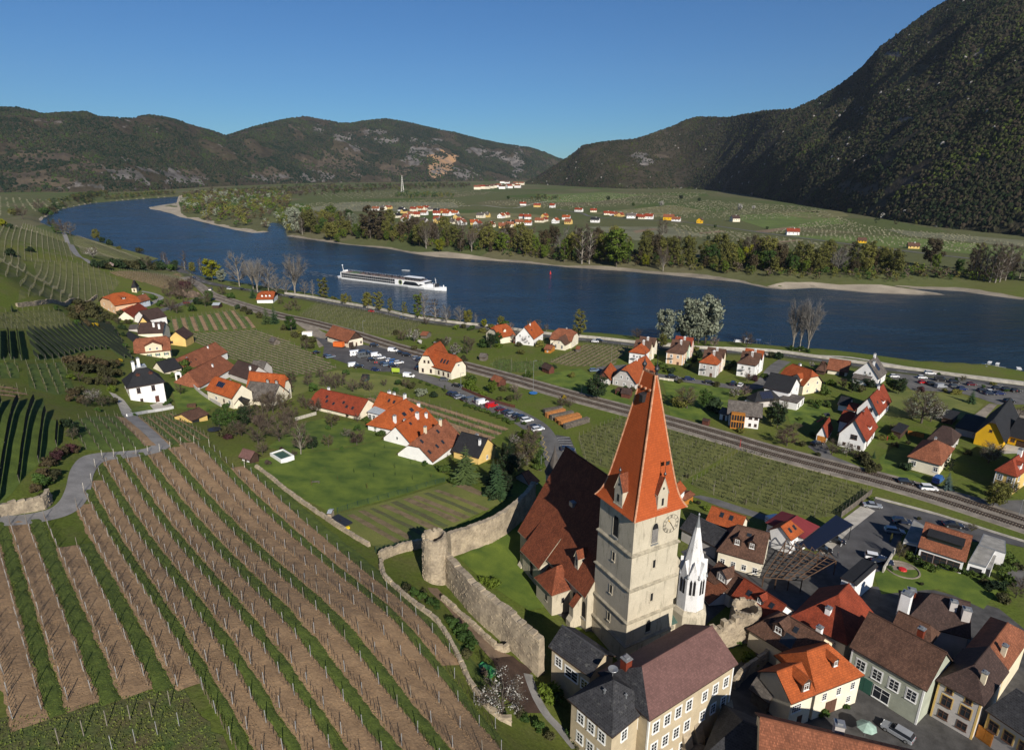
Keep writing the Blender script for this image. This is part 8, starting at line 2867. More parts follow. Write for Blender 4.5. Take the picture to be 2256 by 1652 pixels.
def car_meshes(ty,colr):
 if(ty,colr)in _cm:
  return _cm[(ty,colr)]
 L,W,zb,zr,(x0,x1,x2,x3)=CTYPE[ty]
 pc=paint('car_'+colr.replace(' ','_'),CARC[colr],.25,.3 if colr in('silver','grey','pale blue')else 0,.6)
 h=L/2
 van=ty in('van','camper van')
 prof=[(-h,.34),(h-.12,.30),(h,.45),(h-.05,.68),(x1+.1 if not van else x1+.12,zb-(.04 if not van else .0)),(x1,zb),(x0,zb),(-h+.02,zb-.12)]
 b=MB()
 ys=((-W/2,.94),(-W/2+.1,1.0),(W/2-.1,1.0),(W/2,.94))
 rings=[[(x*(s if abs(x)>h*.9 else 1),y,z if z<.5 else zb-(zb-z)-(1-s)*.5)for x,z in prof]for y,s in ys]
 n=len(prof)
 for a,c in zip(rings[:-1],rings[1:]):
  for k in range(n):
   j=(k+1)%n
   b.poly([a[k],c[k],c[j],a[j]])
 b.poly(rings[0][::-1])
 b.poly(rings[-1])
 wt=W/2-.24
 wl=W/2-.08
 b.box(x2-.02,x3+.02,-wt-.02,wt+.02,zr-.05,zr)
 if van:
  bw=W/2-.05
  b.prism([(x0+.02,-bw),(x3-.5,-bw),(x3-.5,bw),(x0+.02,bw)],zb-.02,zr-.03)
 body=b.mesh('body',pc,False)
 g=MB()
 A=[(x0,-wl,zb),(x1,-wl,zb),(x1,wl,zb),(x0,wl,zb)]
 C=[(x2,-wt,zr-.05),(x3,-wt,zr-.05),(x3,wt,zr-.05),(x2,wt,zr-.05)]
 for k in range(4):
  j=(k+1)%4
  g.poly([A[k],A[j],C[j],C[k]])
 if ty=='camper van':
  for s in(-1,1):
   for xx in(-1.8,-.4):
    g.box(xx,xx+.8,s*(W/2-.045)-.01,s*(W/2-.045)+.01,1.6,2.1)
 glass=g.mesh('windows',GLASS)
 wh=MB()
 r=.33 if not van else .36
 k0=14
 for s in(-.1,.1):
  pass
 wh.tube((0,-.11,0),(0,.11,0),r,None,k0,0)
 wh.tube((0,-.12,0),(0,.12,0),r*.6,None,10,1)
 wheel=wh.mesh('wheel',[tyre_m,METAL_G])
 hl=MB()
 hl.box(-.05,.06,-.17,.17,-.07,.07)
 head=hl.mesh('headlight',FRAME_W)
 tlm_=hl.mesh('tail_light',paint('tail_light_red',(.3,.01,.01),.3))
 _cm[(ty,colr)]=(body,glass,wheel,head,tlm_,L,W,r,zb)
 return _cm[(ty,colr)]
def car(px,ty,colr,ang,label,group):
 body,glass,wheel,head,tail,L,W,r,zb=car_meshes(ty,colr)
 g=G(px)
 if isinstance(ang,tuple):
  q=G(ang)
  a=math.atan2(q.y-g.y,q.x-g.x)
 else:
  a=math.radians(ang)
 t=thing('parked_car' if ty not in('van','camper van')else 'parked_van',label,'car' if ty not in('van','camper van')else 'van',(g.x,g.y,g.z+.16),a,group)
 obj('body',body,t)
 obj('windows',glass,t)
 for sx in(-.31,.32):
  for sy in(-1,1):
   obj('wheel',wheel,t,(L*sx,sy*(W/2-.1),r))
 for sy in(-1,1):
  obj('headlight',head,t,(L/2-.06,sy*(W/2-.3),.64))
  obj('tail_light',tail,t,(-L/2+.03,sy*(W/2-.28),.74))
 return t
_ab={'h':'hatchback','e':'estate car','o':'off-roader','s':'saloon','v':'van','c':'camper van'}
_cb={'k':'black','d':'dark blue','n':'navy','b':'blue','w':'white','s':'silver','g':'grey','p':'pale blue','r':'red','m':'wine red','l':'slate grey'}
def cars(t,where,group,txt):
 lst=[]
 for q in txt.split():
  x,y,ty,c,a=q.split(',')
  lst.append((t(float(x),float(y)),_ab[ty],_cb[c],float(a)))
 lst.sort(key=lambda q:q[0][0])
 cnt={}
 for p,ty,c,a in lst:
  k=c+ty
  cnt[k]=cnt.get(k,0)+1
  car(p,ty,c,a,'%s %s%s %s'%(c,ty,'' if sum(1 for q in lst if q[2]+q[1]==k)==1 else ', %s from left'%ordinal(cnt[k]),where),group)
cars(tb,'in the station car park','cars in the station car park','1042,852,o,k,15 535,915,h,k,60 628,945,h,k,40 657,952,e,p,40 880,932,c,w,30 945,948,c,g,30 955,906,e,d,30 1015,921,e,d,25 1057,938,v,w,28 1105,960,h,w,28 1025,977,e,k,28 1208,897,v,w,-8 1272,917,h,k,-10 1330,937,o,k,-8 1420,962,e,s,35 1448,977,e,d,35 1180,982,h,w,25 1217,994,o,b,25 1258,1003,e,w,25 1133,1012,e,d,25 1160,1022,e,p,25 1212,1033,e,k,25 860,1028,v,w,28 905,1038,e,k,28 1055,1068,h,n,-20 1348,1122,v,w,-12 1660,1152,h,g,-8 1437,1052,e,k,50 1776,1208,e,k,-25')
cars(tb,'along the curving road','cars parked along the curving station road','1722,1277,h,d,38 1758,1287,o,d,38 1795,1308,e,s,38 1846,1326,h,k,38 1900,1334,v,g,38 1955,1342,h,d,38 1995,1357,v,w,38 2078,1386,v,r,38 2157,1417,h,m,36 2220,1442,e,d,34 2262,1462,e,s,32')
cars(tc,'at the lower end of the curving road row','cars parked along the curving station road','55,1478,e,k,30 98,1494,o,d,30 132,1514,o,w,28 203,1574,e,k,28 228,1592,e,w,26')
car(tg(492,672),'estate car','dark blue',-8,'dark blue estate car in the marked bays behind the nave roof','cars in the marked bays')
for t_,x,y,ty,c,a in((tc,732,815,'h','w',-10),(tc,772,808,'e','k',-10),(tb,318,428,'e','k',-22),(tb,206,403,'h','k',-22),(tb,1018,548,'h','r',-20),(tb,1296,610,'e','l',-20),(td,1425,325,'o','w',-14),(ta,1645,474,'h','r',40),(ta,1715,254,'e','d',-45),(ta,2020,350,'h','w',-30),(ta,2140,354,'e','k',-30)):
 nm='%s %s'%(_cb[c],_ab[ty])
 car(t_(x,y),_ab[ty],_cb[c],a,{1715:'dark blue estate car far up the river road at the left',2020:'white hatchback on the river road near the railway end',2140:'black estate car behind the white hatchback on the river road',206:'black hatchback by the red dormer house on the river road',318:'black estate car passing the bare fan poplar on the river road',1018:'red hatchback driving along the river road past the vineyard',1296:'slate grey estate car on the river road by the tall river trees',732:'white hatchback on the river road above the small vineyard',772:'black estate car overtaking the white hatchback on the river road',1425:'white off-roader on the river road above the right car park',1645:'red hatchback on the hamlet street under the rock'}[x],'cars on the river road')
cars(tc,'on the villa street','cars on the villa street','1415,1128,e,k,-12 1562,1148,e,n,-12 1740,1178,e,k,-12 1948,1190,o,d,55 2012,1200,h,w,55 725,1072,e,p,10 850,1075,h,l,10')
cars(td,'in the river car park','cars in the river car park','1110,352,h,w,-5 1356,362,h,w,-8 1362,405,h,r,5 1442,418,e,k,0 1520,444,v,s,8 1518,384,v,k,-5 1640,402,e,k,-8 1640,438,e,l,5 1706,466,o,n,8 1790,424,h,m,-8 1890,478,e,k,0 1962,488,h,w,-5 1946,504,e,d,0 2036,504,e,n,5 2015,460,h,k,-8 2106,470,e,k,-8 2182,480,h,k,-8 2122,574,o,k,5')
car(td(1215,1288),'estate car','black',-14,'black estate car in the shade beside the railway','cars beside the railway')
car(td(1412,1344),'off-roader','white',-10,'white off-roader beside the railway near the blue spruce','cars beside the railway')
car(td(1495,1274),'van','blue',40,'blue van behind the blue spruce','cars beside the railway')
car(td(430,948),'estate car','black',25,'black estate car before the garage with the orange door',None)
cars(te,'in the hotel parking','cars in the hotel parking','915,284,s,s,-14 1175,424,e,d,-14 1110,510,e,s,-16 945,744,e,w,-22 1000,775,s,d,-22 1625,458,s,k,-14 600,596,h,k,-30 482,672,h,k,-30')
car(te(55,420),'van','white',20,'white van behind the orange skylight roof',None)
car(ti(1135,1520),'estate car','silver',ti(1060,1475),'silver estate car in the shade of the market square',None)
# the river cruise ship
s0,s1=P(749,611,0),P(984,641,0)
SL=(s1-s0).length
ship=thing('cruise_ship','long white river cruise ship with rows of cabin windows under way','ship',s0,math.atan2(s1.y-s0.y,s1.x-s0.x))
SHW=paint('ship_white',(.78,.79,.80),.35)
b=MB()
st=[(0,3.2,1.6),(.02,5.0,1.5),(.06,5.7,1.4),(.7,5.7,1.4),(.84,5.3,1.7),(.92,4.0,2.3),(.97,2.0,2.8),(1.0,.15,3.3)]
for(a,wa,ha),(c,wc,hc)in zip(st[:-1],st[1:]):
 for s in(-1,1):
  q=[(a*SL,s*wa*.9,-.6),(c*SL,s*wc*.8,-.6),(c*SL,s*wc,hc),(a*SL,s*wa,ha)]
  b.poly(q if s<0 else q[::-1])
 b.poly([(a*SL,-wa,ha),(c*SL,-wc,hc),(c*SL,wc,hc),(a*SL,wa,ha)])
b.poly([(0,2.9,-.6),(0,-2.9,-.6),(0,-3.2,1.6),(0,3.2,1.6)])
b.build('hull',SHW,ship)
b=MB()
b.prism([(.055*SL,-5.5),(.80*SL,-5.5),(.84*SL,-5.0),(.84*SL,5.0),(.80*SL,5.5),(.055*SL,5.5)],1.3,5.9)
b.prism([(.80*SL,-5.3),(.87*SL,-4.6),(.90*SL,-2.6),(.90*SL,2.6),(.87*SL,4.6),(.80*SL,5.3)],1.3,4.3)
b.build('superstructure',SHW,ship)
deckm=mat('ship_deck',(.16,.10,.08),.85,.25,1,fine=4)
b=MB()
b.box(.06*SL,.80*SL,-5.3,5.3,5.9,5.96)
b.build('sun_deck',deckm,ship)
b=MB()
b.box(.12*SL,.20*SL,-4.2,4.2,5.965,5.99)
b.build('green_deck',mat('ship_green_deck',(.05,.12,.04),.9,.2,1),ship)
pm_={}
for z,h,n,f0,f1 in((3.55,2.1,26,.065,.585),(1.6,1.65,26,.065,.585)):
 wv=SL*(f1-f0)/n
 w1=MB()
 w1.box(0,wv*.93,-.04,.03,0,h)
 wm_=w1.mesh('window',GLASS)
 for k in range(n):
  for s in(-1,1):
   o=obj('window',wm_,ship,((f0+(f1-f0)*k/n)*SL,s*5.52,z))
b=MB()
for s in(-1,1):
 q=[(.655*SL,s*5.54,1.9),(.80*SL,s*5.54,2.1),(.835*SL,s*5.35,3.6),(.76*SL,s*5.54,5.2),(.675*SL,s*5.54,5.2)]
 b.poly(q if s<0 else q[::-1])
b.poly([(.845*SL,-4.6,4.6),(.845*SL,4.6,4.6),(.842*SL,4.6,5.7),(.842*SL,-4.6,5.7)])
b.build('lounge_windows',GLASS,ship)
b=MB()
for s in(-1,1):
 for k in range(20):
  a0,a1=2*PI*k/20,2*PI*(k+1)/20
  y=s*5.6
  for r0,r1,m_ in((0,1.5,0),(1.5,2.2,1),(2.2,2.5,2)):
   q=[((.635*SL)+r*math.cos(a),y,3.7+r*math.sin(a))for r,a in((r0,a0),(r1,a0),(r1,a1),(r0,a1))]
   b.poly(q[::-1]if s<0 else q,m_)
b.build('round_emblem',[GLASS,mat('emblem_wreath',(.34,.40,.20),.8,.4,3),SHW],ship)
b=MB()
b.prism([(.66*SL,-3.0),(.76*SL,-3.2),(.79*SL,-2.2),(.79*SL,2.2),(.76*SL,3.2),(.66*SL,3.0)],5.9,8.2,1,cap=False)
b.prism([(.65*SL,-3.4),(.77*SL,-3.6),(.80*SL,-2.4),(.80*SL,2.4),(.77*SL,3.6),(.65*SL,3.4)],8.2,8.45,0,bottom=True)
b.build('wheelhouse',[SHW,GLASS],ship)
b=MB()
b.prism([(.03*SL,-2.2),(.07*SL,-2.2),(.07*SL,2.2),(.03*SL,2.2)],1.5,[5.2,7.6,7.6,5.2])
b.tube((.045*SL,0,5),(.035*SL,0,11),.25,.15,6)
b.lathe((.035*SL,0,10.8),[(.1,0),(.6,.4),(.6,.9),(.1,1.3)],10)
b.build('stern_mast',SHW,ship)
b=MB()
b.tube((.915*SL,0,3),(.905*SL,0,9.5),.22,.12,6)
b.tube((.908*SL,-1.2,7.8),(.908*SL,1.2,7.8),.08,None,5)
b.lathe((.975*SL,0,3.0),[(.5,0),(.5,.7),(.2,1.6)],8)
b.build('bow_mast',SHW,ship)
b=MB()
rs=random.Random(3)
for k in range(70):
 x,y=rs.uniform(.2,.6)*SL,rs.uniform(-4.4,4.4)
 b.box(x,x+rs.uniform(.6,1.6),y,y+.7,5.97,5.97+rs.uniform(.3,.8))
for k in range(10):
 x,y=rs.uniform(.85,.93)*SL,rs.uniform(-1.8,1.8)
 b.box(x,x+.6,y,y+.6,2.2,4.9+rs.uniform(0,.4))
tag(b.build('deck_furniture',METAL_D,ship),kind='stuff')
b=MB()
for s in(-1,1):
 for z in(6.5,6.95):
  b.tube((.06*SL,s*5.4,z),(.8*SL,s*5.4,z),.025,None,4)
 for k in range(30):
  x=(.06+.74*k/29)*SL
  b.tube((x,s*5.4,5.9),(x,s*5.4,6.95),.04,None,4)
b.build('railing',SHW,ship)
b=MB()
sd=(s1-s0).normalized()
sn=Vector((-sd.y,sd.x,0))
for k in range(150):
 t_=rs.random()**.8*60
 c=s0-sd*(t_-3)+sn*rs.uniform(-1,1)*(2.5+t_*.16)
 l,w_=rs.uniform(1.5,4.5),rs.uniform(.2,.6)
 b.poly([c-sd*l,c-sn*w_+Vector((0,0,.05)),c+sd*l,c+sn*w_])
for k in range(50):
 t_=rs.random()*SL
 c=s0+sd*t_-sn*(5.8+rs.uniform(0,.5))+Vector((0,0,.04))
 b.poly([c-sd*1.6,c-sn*.25,c+sd*1.6,c+sn*.2])
tag(b.build('wake_foam',mat('foam',(.5,.55,.58),.7,.2,1)),'white foam of the cruise ship wake','foam',kind='stuff')
def pontoon(label,pa,pb,w):
 a,c=P(*pa,.3),P(*pb,.3)
 L=(c-a).length
 t=thing('landing_stage',label,'landing stage',(a.x,a.y,0),math.atan2(c.y-a.y,c.x-a.x),'landing stages on the near bank')
 b=MB()
 b.prism([(0,-w/2),(L,-w/2),(L+1,0),(L,w/2),(0,w/2)],-.4,1.2)
 b.build('float',METAL_G,t)
 b=MB()
 for x in(L*.3,L*.38,L*.62,L*.7):
  b.box(x,x+.15,-w*.3,-w*.3+.15,1.2,4.0)
  b.box(x,x+.15,w*.3,w*.3+.15,1.2,4.0)
 b.box(L*.28,L*.42,-w*.36,w*.36,4.0,4.2)
 b.box(L*.60,L*.73,-w*.36,w*.36,4.0,4.2)
 b.box(L*.05,L*.2,-w*.3,w*.3,1.2,2.6)
 b.build('shelter',FRAME_W,t)
 b=MB()
 for s in(-1,1):
  b.tube((0,s*w*.46,2.2),(L,s*w*.46,2.2),.05,None,4)
  for k in range(int(L/2)):
   b.tube((k*2,s*w*.46,1.2),(k*2,s*w*.46,2.2),.04,None,4)
 b.build('railing',FRAME_W,t)
 b=MB()
 b.tube((L*.5,-w/2,1.4),(L*.5,-w/2-14,5.5),.5,None,4)
 b.build('gangway',METAL_G,t)
pontoon('white and grey landing stage left of the three ivy poplars',(1616,757),(1697,766),5)
pontoon('grey landing stage with white shelters at the right river edge',(2158,810),(2212,820),5)
pontoon('second grey landing stage cut by the right picture edge',(2215,824),(2290,834),6)
def small(name,label,cat,px,parts,rz=0.0,z=None):
 g=G(px)if z is None else P(px[0],px[1],z)
 t=thing(name,label,cat,g,rz)
 for nm,fn,m in parts:
  b=MB()
  fn(b)
  b.build(nm,m,t)
 return t
REDP=paint('signal_red',(.5,.02,.02),.5)
small('rowing_boat','slim pale rowing boat on the river beyond the cruise ship','boat',tb(1320,180),[('hull',lambda b:[b.prism([(-4.5,0),(-3,-.3),(3,-.3),(4.5,0),(3,.3),(-3,.3)],-.1,.3),b.tube((0,-2.5,.6),(0,2.5,.5),.05,None,4)],FRAME_W)],-.3,0)
small('river_buoy','red conical buoy floating in mid river','buoy',tc(338,212),[('float',lambda b:b.lathe((0,0,0),[(.9,-.2),(.8,.5),(.25,2.6),(.1,3.2)],8),REDP)],0,0)
small('sailing_boat','dark moored boat with bare mast left of the three poplars','boat',td(15,92),[('hull',lambda b:b.prism([(-3,0),(-2.4,-.9),(2,-.9),(3.2,0),(2,.9),(-2.4,.9)],-.2,.9),METAL_D),('mast',lambda b:b.tube((0,0,.5),(0,0,8),.07,.04,5),METAL_G)],.3,0)
# things in the gardens and along the rails
def pole(label,px,h,name='lamp_post',head=True,m=None):
 def hd(b):
  b.tube((0,0,h),(.9,0,h+.1),.05,None,4)
  b.box(.7,1.3,-.12,.12,h,h+.14)
 small(name,label,'post',px,[('shaft',lambda b:b.tube((0,0,-.3),(0,0,h),.09,.06,6),m or METAL_G)]+([('lamp',hd,METAL_G)]if head else[]))
for x,y,h,l in((187,1245,13,'tall lamp post on the near side of the railway by the huts'),(120,1128,4,'sign post with dark panel left of the dark shed'),(612,1262,3.5,'small red topped signal post beside the railway')):
 pole(l,tc(x,y),h,head=h>10)
pole('wooden pole at the corner of the small vineyard beside the villas',tc(872,1032),11,'wooden_pole',False,wood_post)
pole('tall lamp post at the end of the station building',tb(1806,1228),7)
pole('railway signal mast beside the goods shed roof',tb(946,735),7,'signal_mast')
pole('short railway signal post left of the signal mast',tb(876,740),5,'signal_mast',False)
pole('street lamp on the paved yard at the right edge',td(2205,1580),5)
pole('lamp post on the road bend behind the nave',tg(255,845),5,head=False)
pole('red and white level crossing post above the vineyard',tg(2008,640),3,'crossing_post',False,REDP)
small('tarp_trailer','orange tarpaulin trailer parked at the goods shed','trailer',tb(732,858),[('tarpaulin',lambda b:b.box(-2.6,2.6,-1.2,1.2,.6,2.9),paint('orange_tarp',(.62,.13,.02),.6)),('chassis',lambda b:b.box(-2.7,3.2,-1.1,1.1,.3,.6),METAL_D)],-.25)
small('container','white skip container by the railway yard left of the goods shed','container',tb(455,756),[('body',lambda b:[b.box(-2.6,2.6,-1.2,-1.1,0,2.2),b.box(-2.6,2.6,1.1,1.2,0,2.2),b.box(-2.6,-2.5,-1.1,1.1,0,2.2),b.box(2.5,2.6,-1.1,1.1,0,2.2)],FRAME_W),('load',lambda b:b.box(-2.5,2.5,-1.1,1.1,.1,1.9),soil)],.1)
small('notice_board','yellow green notice board at the car park exit','board',tb(1232,1090),[('panel',lambda b:b.box(-1.8,1.8,-.06,.06,.8,2.6),paint('board_yellow_green',(.34,.46,.04),.6)),('legs',lambda b:[b.box(-1.6,-1.45,-.08,.08,0,.8),b.box(1.45,1.6,-.08,.08,0,.8)],METAL_G)],-.15)
small('garden_pool','white walled paddling pool with green water on the lawn','pool',tf(232,735),[('wall',lambda b:[b.box(-3,3,-1.9,-1.6,0,1.3),b.box(-3,3,1.6,1.9,0,1.3),b.box(-3,-2.7,-1.6,1.6,0,1.3),b.box(2.7,3,-1.6,1.6,0,1.3)],FRAME_W),('water',lambda b:b.box(-2.7,2.7,-1.6,1.6,0,1.0),paint('pool_water',(.05,.09,.04),.1))],-.75)
small('black_slab','flat black tarpaulin slab beside the stone hut in the garden','tarpaulin',tf(735,1295),[('sheet',lambda b:b.box(-2.6,2.6,-1.6,1.6,0,.35),METAL_D),('planks',lambda b:[b.box(-1,1.4,-.9,-.6,.355,.6),b.box(-.5,.2,.2,.5,.355,.55)],METAL_D)],-.7)
small('wheelbarrow','yellow wheelbarrow on the grass under the garden wall','wheelbarrow',tf(805,1365),[('tray',lambda b:b.prism([(-.5,-.35),(.5,-.3),(.5,.3),(-.5,.35)],.35,.75,bottom=True),paint('barrow_yellow',(.7,.5,.01),.5)),('frame',lambda b:[b.tube((-1,-.3,.6),(.6,0,.2),.04,None,4),b.tube((-1,.3,.6),(.6,0,.2),.04,None,4)],METAL_D)],.6)
small('green_tarp','crumpled green tarpaulin over a heap above the blossom tree','tarpaulin',tj(2025,960),[('sheet',lambda b:[b.prism([(-1.6,-.9),(1.5,-.7),(1.7,.7),(-1.3,.9)],0,[.5,.8,.7,.6]),b.prism([(-.6,-.5),(.9,-.4),(.8,.5),(-.5,.5)],.5,[1.0,1.2,1.1,.9])],paint('tarp_green',(.05,.26,.08),.5))],-.6)
small('garden_bench','weathered bench on the long lawn by the young trees','bench',tf(525,952),[('seat',lambda b:b.box(-1,1,-.25,.25,.42,.48),WOOD_GREY),('legs',lambda b:[b.box(-.9,-.8,-.2,.2,0,.42),b.box(.8,.9,-.2,.2,0,.42)],WOOD_GREY)],.1)
small('trampoline','round blue edged trampoline beside the railway garden','trampoline',tc(187,1270),[('rim',lambda b:b.lathe((0,0,.5),[(1.3,0),(1.7,.05),(1.7,.14),(1.3,.15)],16),paint('rim_blue',(.03,.15,.4),.5)),('legs',lambda b:[b.tube((math.cos(a)*1.5,math.sin(a)*1.5,0),(math.cos(a)*1.5,math.sin(a)*1.5,.5),.04,None,4)for a in(0,1.57,3.14,4.7)],METAL_D)])
small('trampoline','black netted trampoline below the low cream garage','trampoline',tl(1890,165),[('rim',lambda b:b.lathe((0,0,.6),[(1.5,0),(1.9,.05),(1.9,.14),(1.5,.15)],16),METAL_D),('net_posts',lambda b:[b.tube((math.cos(a)*1.8,math.sin(a)*1.8,0),(math.cos(a)*1.8,math.sin(a)*1.8,2.4),.04,None,4)for a in(0,1.05,2.1,3.14,4.2,5.2)],METAL_D)])
small('play_tower','orange wooden play tower with slide on the villa lawn','play tower',td(500,738),[('frame',lambda b:[b.box(sx*.9-.07,sx*.9+.07,sy*.8-.07,sy*.8+.07,0,2.6)for sx in(-1,1)for sy in(-1,1)]+[b.box(-1,1,-.9,.9,1.2,1.35)],WOOD_ORANGE),('roof',lambda b:[slab(b,[(-1.2,-1.1,2.5),(1.2,-1.1,2.5),(1.2,0,3.3),(-1.2,0,3.3)],.08),slab(b,[(1.2,1.1,2.5),(-1.2,1.1,2.5),(-1.2,0,3.3),(1.2,0,3.3)],.08)],[METAL_D,METAL_D]),('slide',lambda b:b.poly([(-1,-.3,1.3),(-1,.3,1.3),(-3.6,.3,.2),(-3.6,-.3,.2)]),REDP)],.3)
small('garden_gateway','white arched garden gateway beside the farm wall','gateway',ta(1580,1150),[('arch',lambda b:[b.box(-1.1,-.6,-.3,.3,0,2.4),b.box(.6,1.1,-.3,.3,0,2.4),b.box(-1.1,1.1,-.3,.3,2.403,3.0),b.prism([(-.8,-.3),(.8,-.3),(.8,.3),(-.8,.3)],3.0,3.5)],FRAME_W)],.2)
small('fire_pit','round gravel fire pit in the garden below the modern house','fire pit',te(1185,835),[('ring',lambda b:b.lathe((0,0,0),[(3.6,-.2),(3.5,.25),(3.2,.25),(3.15,.06)],24),gravel),('bowl',lambda b:b.lathe((0,0,.06),[(.9,0),(.8,.3),(.3,.35)],10),REDP)])
small('timber_pallets','stack of brown pallets beside the white house lawn','pallets',ta(1690,1385),[('boards',lambda b:[b.box(-1.4,1.4,-1+.35*k,-.8+.35*k,.2*j,.2*j+.12)for k in range(6)for j in range(6)],TIMBER)],.4)
wood_end=mat('split_wood',(.50,.21,.06),.85,.35,2.5,c2=(.36,.15,.05),fine=8)
for k,(p,q,m_)in enumerate((((285,1440),(445,1420),0),((305,1475),(470,1440),1),((345,1495),(540,1460),0),((392,1520),(600,1480),1),((425,1545),(605,1500),1),((465,1575),(680,1520),0))):
 a,c=G(tc(*p)),G(tc(*q))
 L=(c-a).length
 t=thing('wood_stack','%s firewood stack in the meadow, %s from the back'%('grey weathered' if not m_ else 'fresh orange split',ordinal(k+1)),'wood stack',a,math.atan2(c.y-a.y,c.x-a.x),'firewood stacks in the meadow')
 b=MB()
 for i in range(int(L/.42)):
  for j in range(5):
   r=random.uniform(.16,.23)
   b.tube((i*.42,-.8+random.uniform(-.1,.1),.2+j*.36),(i*.42+random.uniform(-.05,.05),.8,.2+j*.36),r,None,5)
 tag(b.build('logs',wood_end if m_ else WOOD_GREY,t),kind='stuff')
def fence(label,px,h,gap,pm,slat=None,net=None,name='fence'):
 pts=resample(w2(px)if len(px)>2 else w2(px),gap)
 o2=pts[0]
 z0=tz(o2.x,o2.y)
 t=thing(name,label,'fence',(o2.x,o2.y,z0))
 b0=MB()
 b0.box(-.05,.05,-.05,.05,-.2,h)
 pme=b0.mesh('post',pm)
 V=[Vector((p.x-o2.x,p.y-o2.y,tz(p.x,p.y)-z0))for p in pts]
 for v in V:
  obj('post',pme,t,v)
 if slat:
  for a,c in zip(V[:-1],V[1:]):
   b=MB()
   d=(c-a)
   n=max(1,int(d.length/.35))
   for k in range(n):
    p=a.lerp(c,(k+.5)/n)
    b.obox((p.x,p.y),d,d.length/n*.8,.04,p.z+.1,p.z+h*.95)
   tag(b.build('slats',slat,t),kind='stuff')
 if net:
  b=MB()
  for a,c in zip(V[:-1],V[1:]):
   for k in range(7):
    z=Vector((0,0,h*(k+.5)/7))
    b.tube(a+z,c+z,.018,None,3,caps=False)
   for k in range(6):
    p=a.lerp(c,k/6)
    b.tube(p,p+Vector((0,0,h)),.014,None,3,caps=False)
  tag(b.build('netting',net,t),kind='stuff')
gnet=paint('green_wire',(.02,.05,.03),.6)
fence('green wire fence between the long lawn and the garden beds',[tf(*q)for q in((720,1215),(870,1165),(1060,1110),(1240,1060),(1480,990),(1700,930))],1.5,3.0,gnet,net=gnet)
fence('green wire fence below the garden beds at the rubble wall',[tf(*q)for q in((1055,1560),(1190,1540),(1290,1510),(1420,1480))],1.4,2.4,gnet,net=gnet)
fence('pale picket fence in the orchard garden',[tf(*q)for q in((345,405),(460,372),(575,340))],1.3,2.5,WOOD_GREY,slat=pale_post)
fence('brown plank fence along the station road',[tb(*q)for q in((1815,1232),(1950,1290),(2100,1345),(2256,1390))]+[tc(30,1395)],1.4,2.5,WOOD_DK,slat=WOOD_RED)
fence('orange brown panel fence behind the tan roofed house',[td(*q)for q in((1228,855),(1330,880),(1428,902))],1.8,2.4,WOOD_DK,slat=WOOD_ORANGE)
fence('dark board fence between vineyard and hotel parking',[te(*q)for q in((640,378),(780,275),(918,165))],2.0,2.5,METAL_D,slat=WOOD_GREY)
fence('low white wall posts in front of the villa yard',[tc(*q)for q in((1300,1140),(1360,1150),(1430,1158))],1.0,2.0,FRAME_W,slat=W_PALE)
tag(wall_line([te(*q)for q in((945,205),(1400,325),(1750,432),(2000,512),(2256,590))],.5,.35,concrete,'parking_kerb_wall'),'low pale wall between hotel parking and railway bank','wall')
tag(wall_line([te(*q)for q in((1010,860),(1060,780),(1110,690))],1.5,.3,concrete,'garden_wall'),'short grey wall beside the round fire pit garden','wall')
tag(wall_line([ta(*q)for q in((1120,1470),(1300,1435),(1530,1395))],.9,.3,W_WHITE,'terrace_wall'),'white terrace wall below the big white house','wall')
tag(wall_line([ta(*q)for q in((1600,1130),(1660,1160),(1760,1260),(1950,1380))],1.2,.3,W_GREY,'farm_garden_wall'),'pale wall along the lawn beside the farm buildings','wall')
tag(wall_line([tc(*q)for q in((1150,810),(1500,850),(1900,885),(2256,930))],1.1,.4,concrete,'villa_garden_wall'),'pale garden wall between villas and river road','wall')
def person_mesh(cloth,legs):
 pts=[(0,0,.95),(0,0,1.2),(0,0,1.42),(0,0,1.52),(0,0.02,1.68),(-.19,0,1.40),(-.25,.03,1.12),(-.24,.1,.88),(.19,0,1.40),(.25,-.02,1.12),(.24,.05,.88),(-.1,0,.9),(-.11,.06,.48),(-.11,0,.06),(-.11,.14,.04),(.1,0,.9),(.11,-.04,.48),(.11,-.1,.06),(.11,.04,.04)]
 eds=[(0,1),(1,2),(2,3),(3,4),(2,5),(5,6),(6,7),(2,8),(8,9),(9,10),(0,11),(11,12),(12,13),(13,14),(0,15),(15,16),(16,17),(17,18)]
 rad=[.15,.15,.16,.06,.11,.07,.05,.04,.07,.05,.04,.09,.065,.045,.04,.09,.065,.045,.04]
 me=bpy.data.meshes.new('person')
 me.from_pydata(pts,eds,[])
 o=bpy.data.objects.new('person',me)
 COL.objects.link(o)
 md=o.modifiers.new('skin','SKIN')
 for k,r in enumerate(rad):
  me.skin_vertices[0].data[k].radius=(r,r)
 me.skin_vertices[0].data[0].use_root=True
 s=o.modifiers.new('sub','SUBSURF')
 s.levels=s.render_levels=1
 dg=bpy.context.evaluated_depsgraph_get()
 m2=bpy.data.meshes.new_from_object(o.evaluated_get(dg))
 bpy.data.objects.remove(o)
 m2.materials.clear()
 for m in(cloth,legs,mat('skin_tone',(.45,.26,.18),.6,.1,5),mat('dark_hair',(.03,.02,.015),.7,.2,5)):
  m2.materials.append(m)
 for f in m2.polygons:
  z=f.center.z
  f.material_index=0 if .9<z<1.5 else(1 if z<=.9 else(3 if z>1.7 or f.center.y<-.02 else 2))
 return m2
cl={c:paint('cloth_'+c,v,.8)for c,v in(('red',(.45,.03,.03)),('dark',(.03,.03,.04)),('pale',(.5,.5,.5)),('denim',(.06,.08,.14)))}
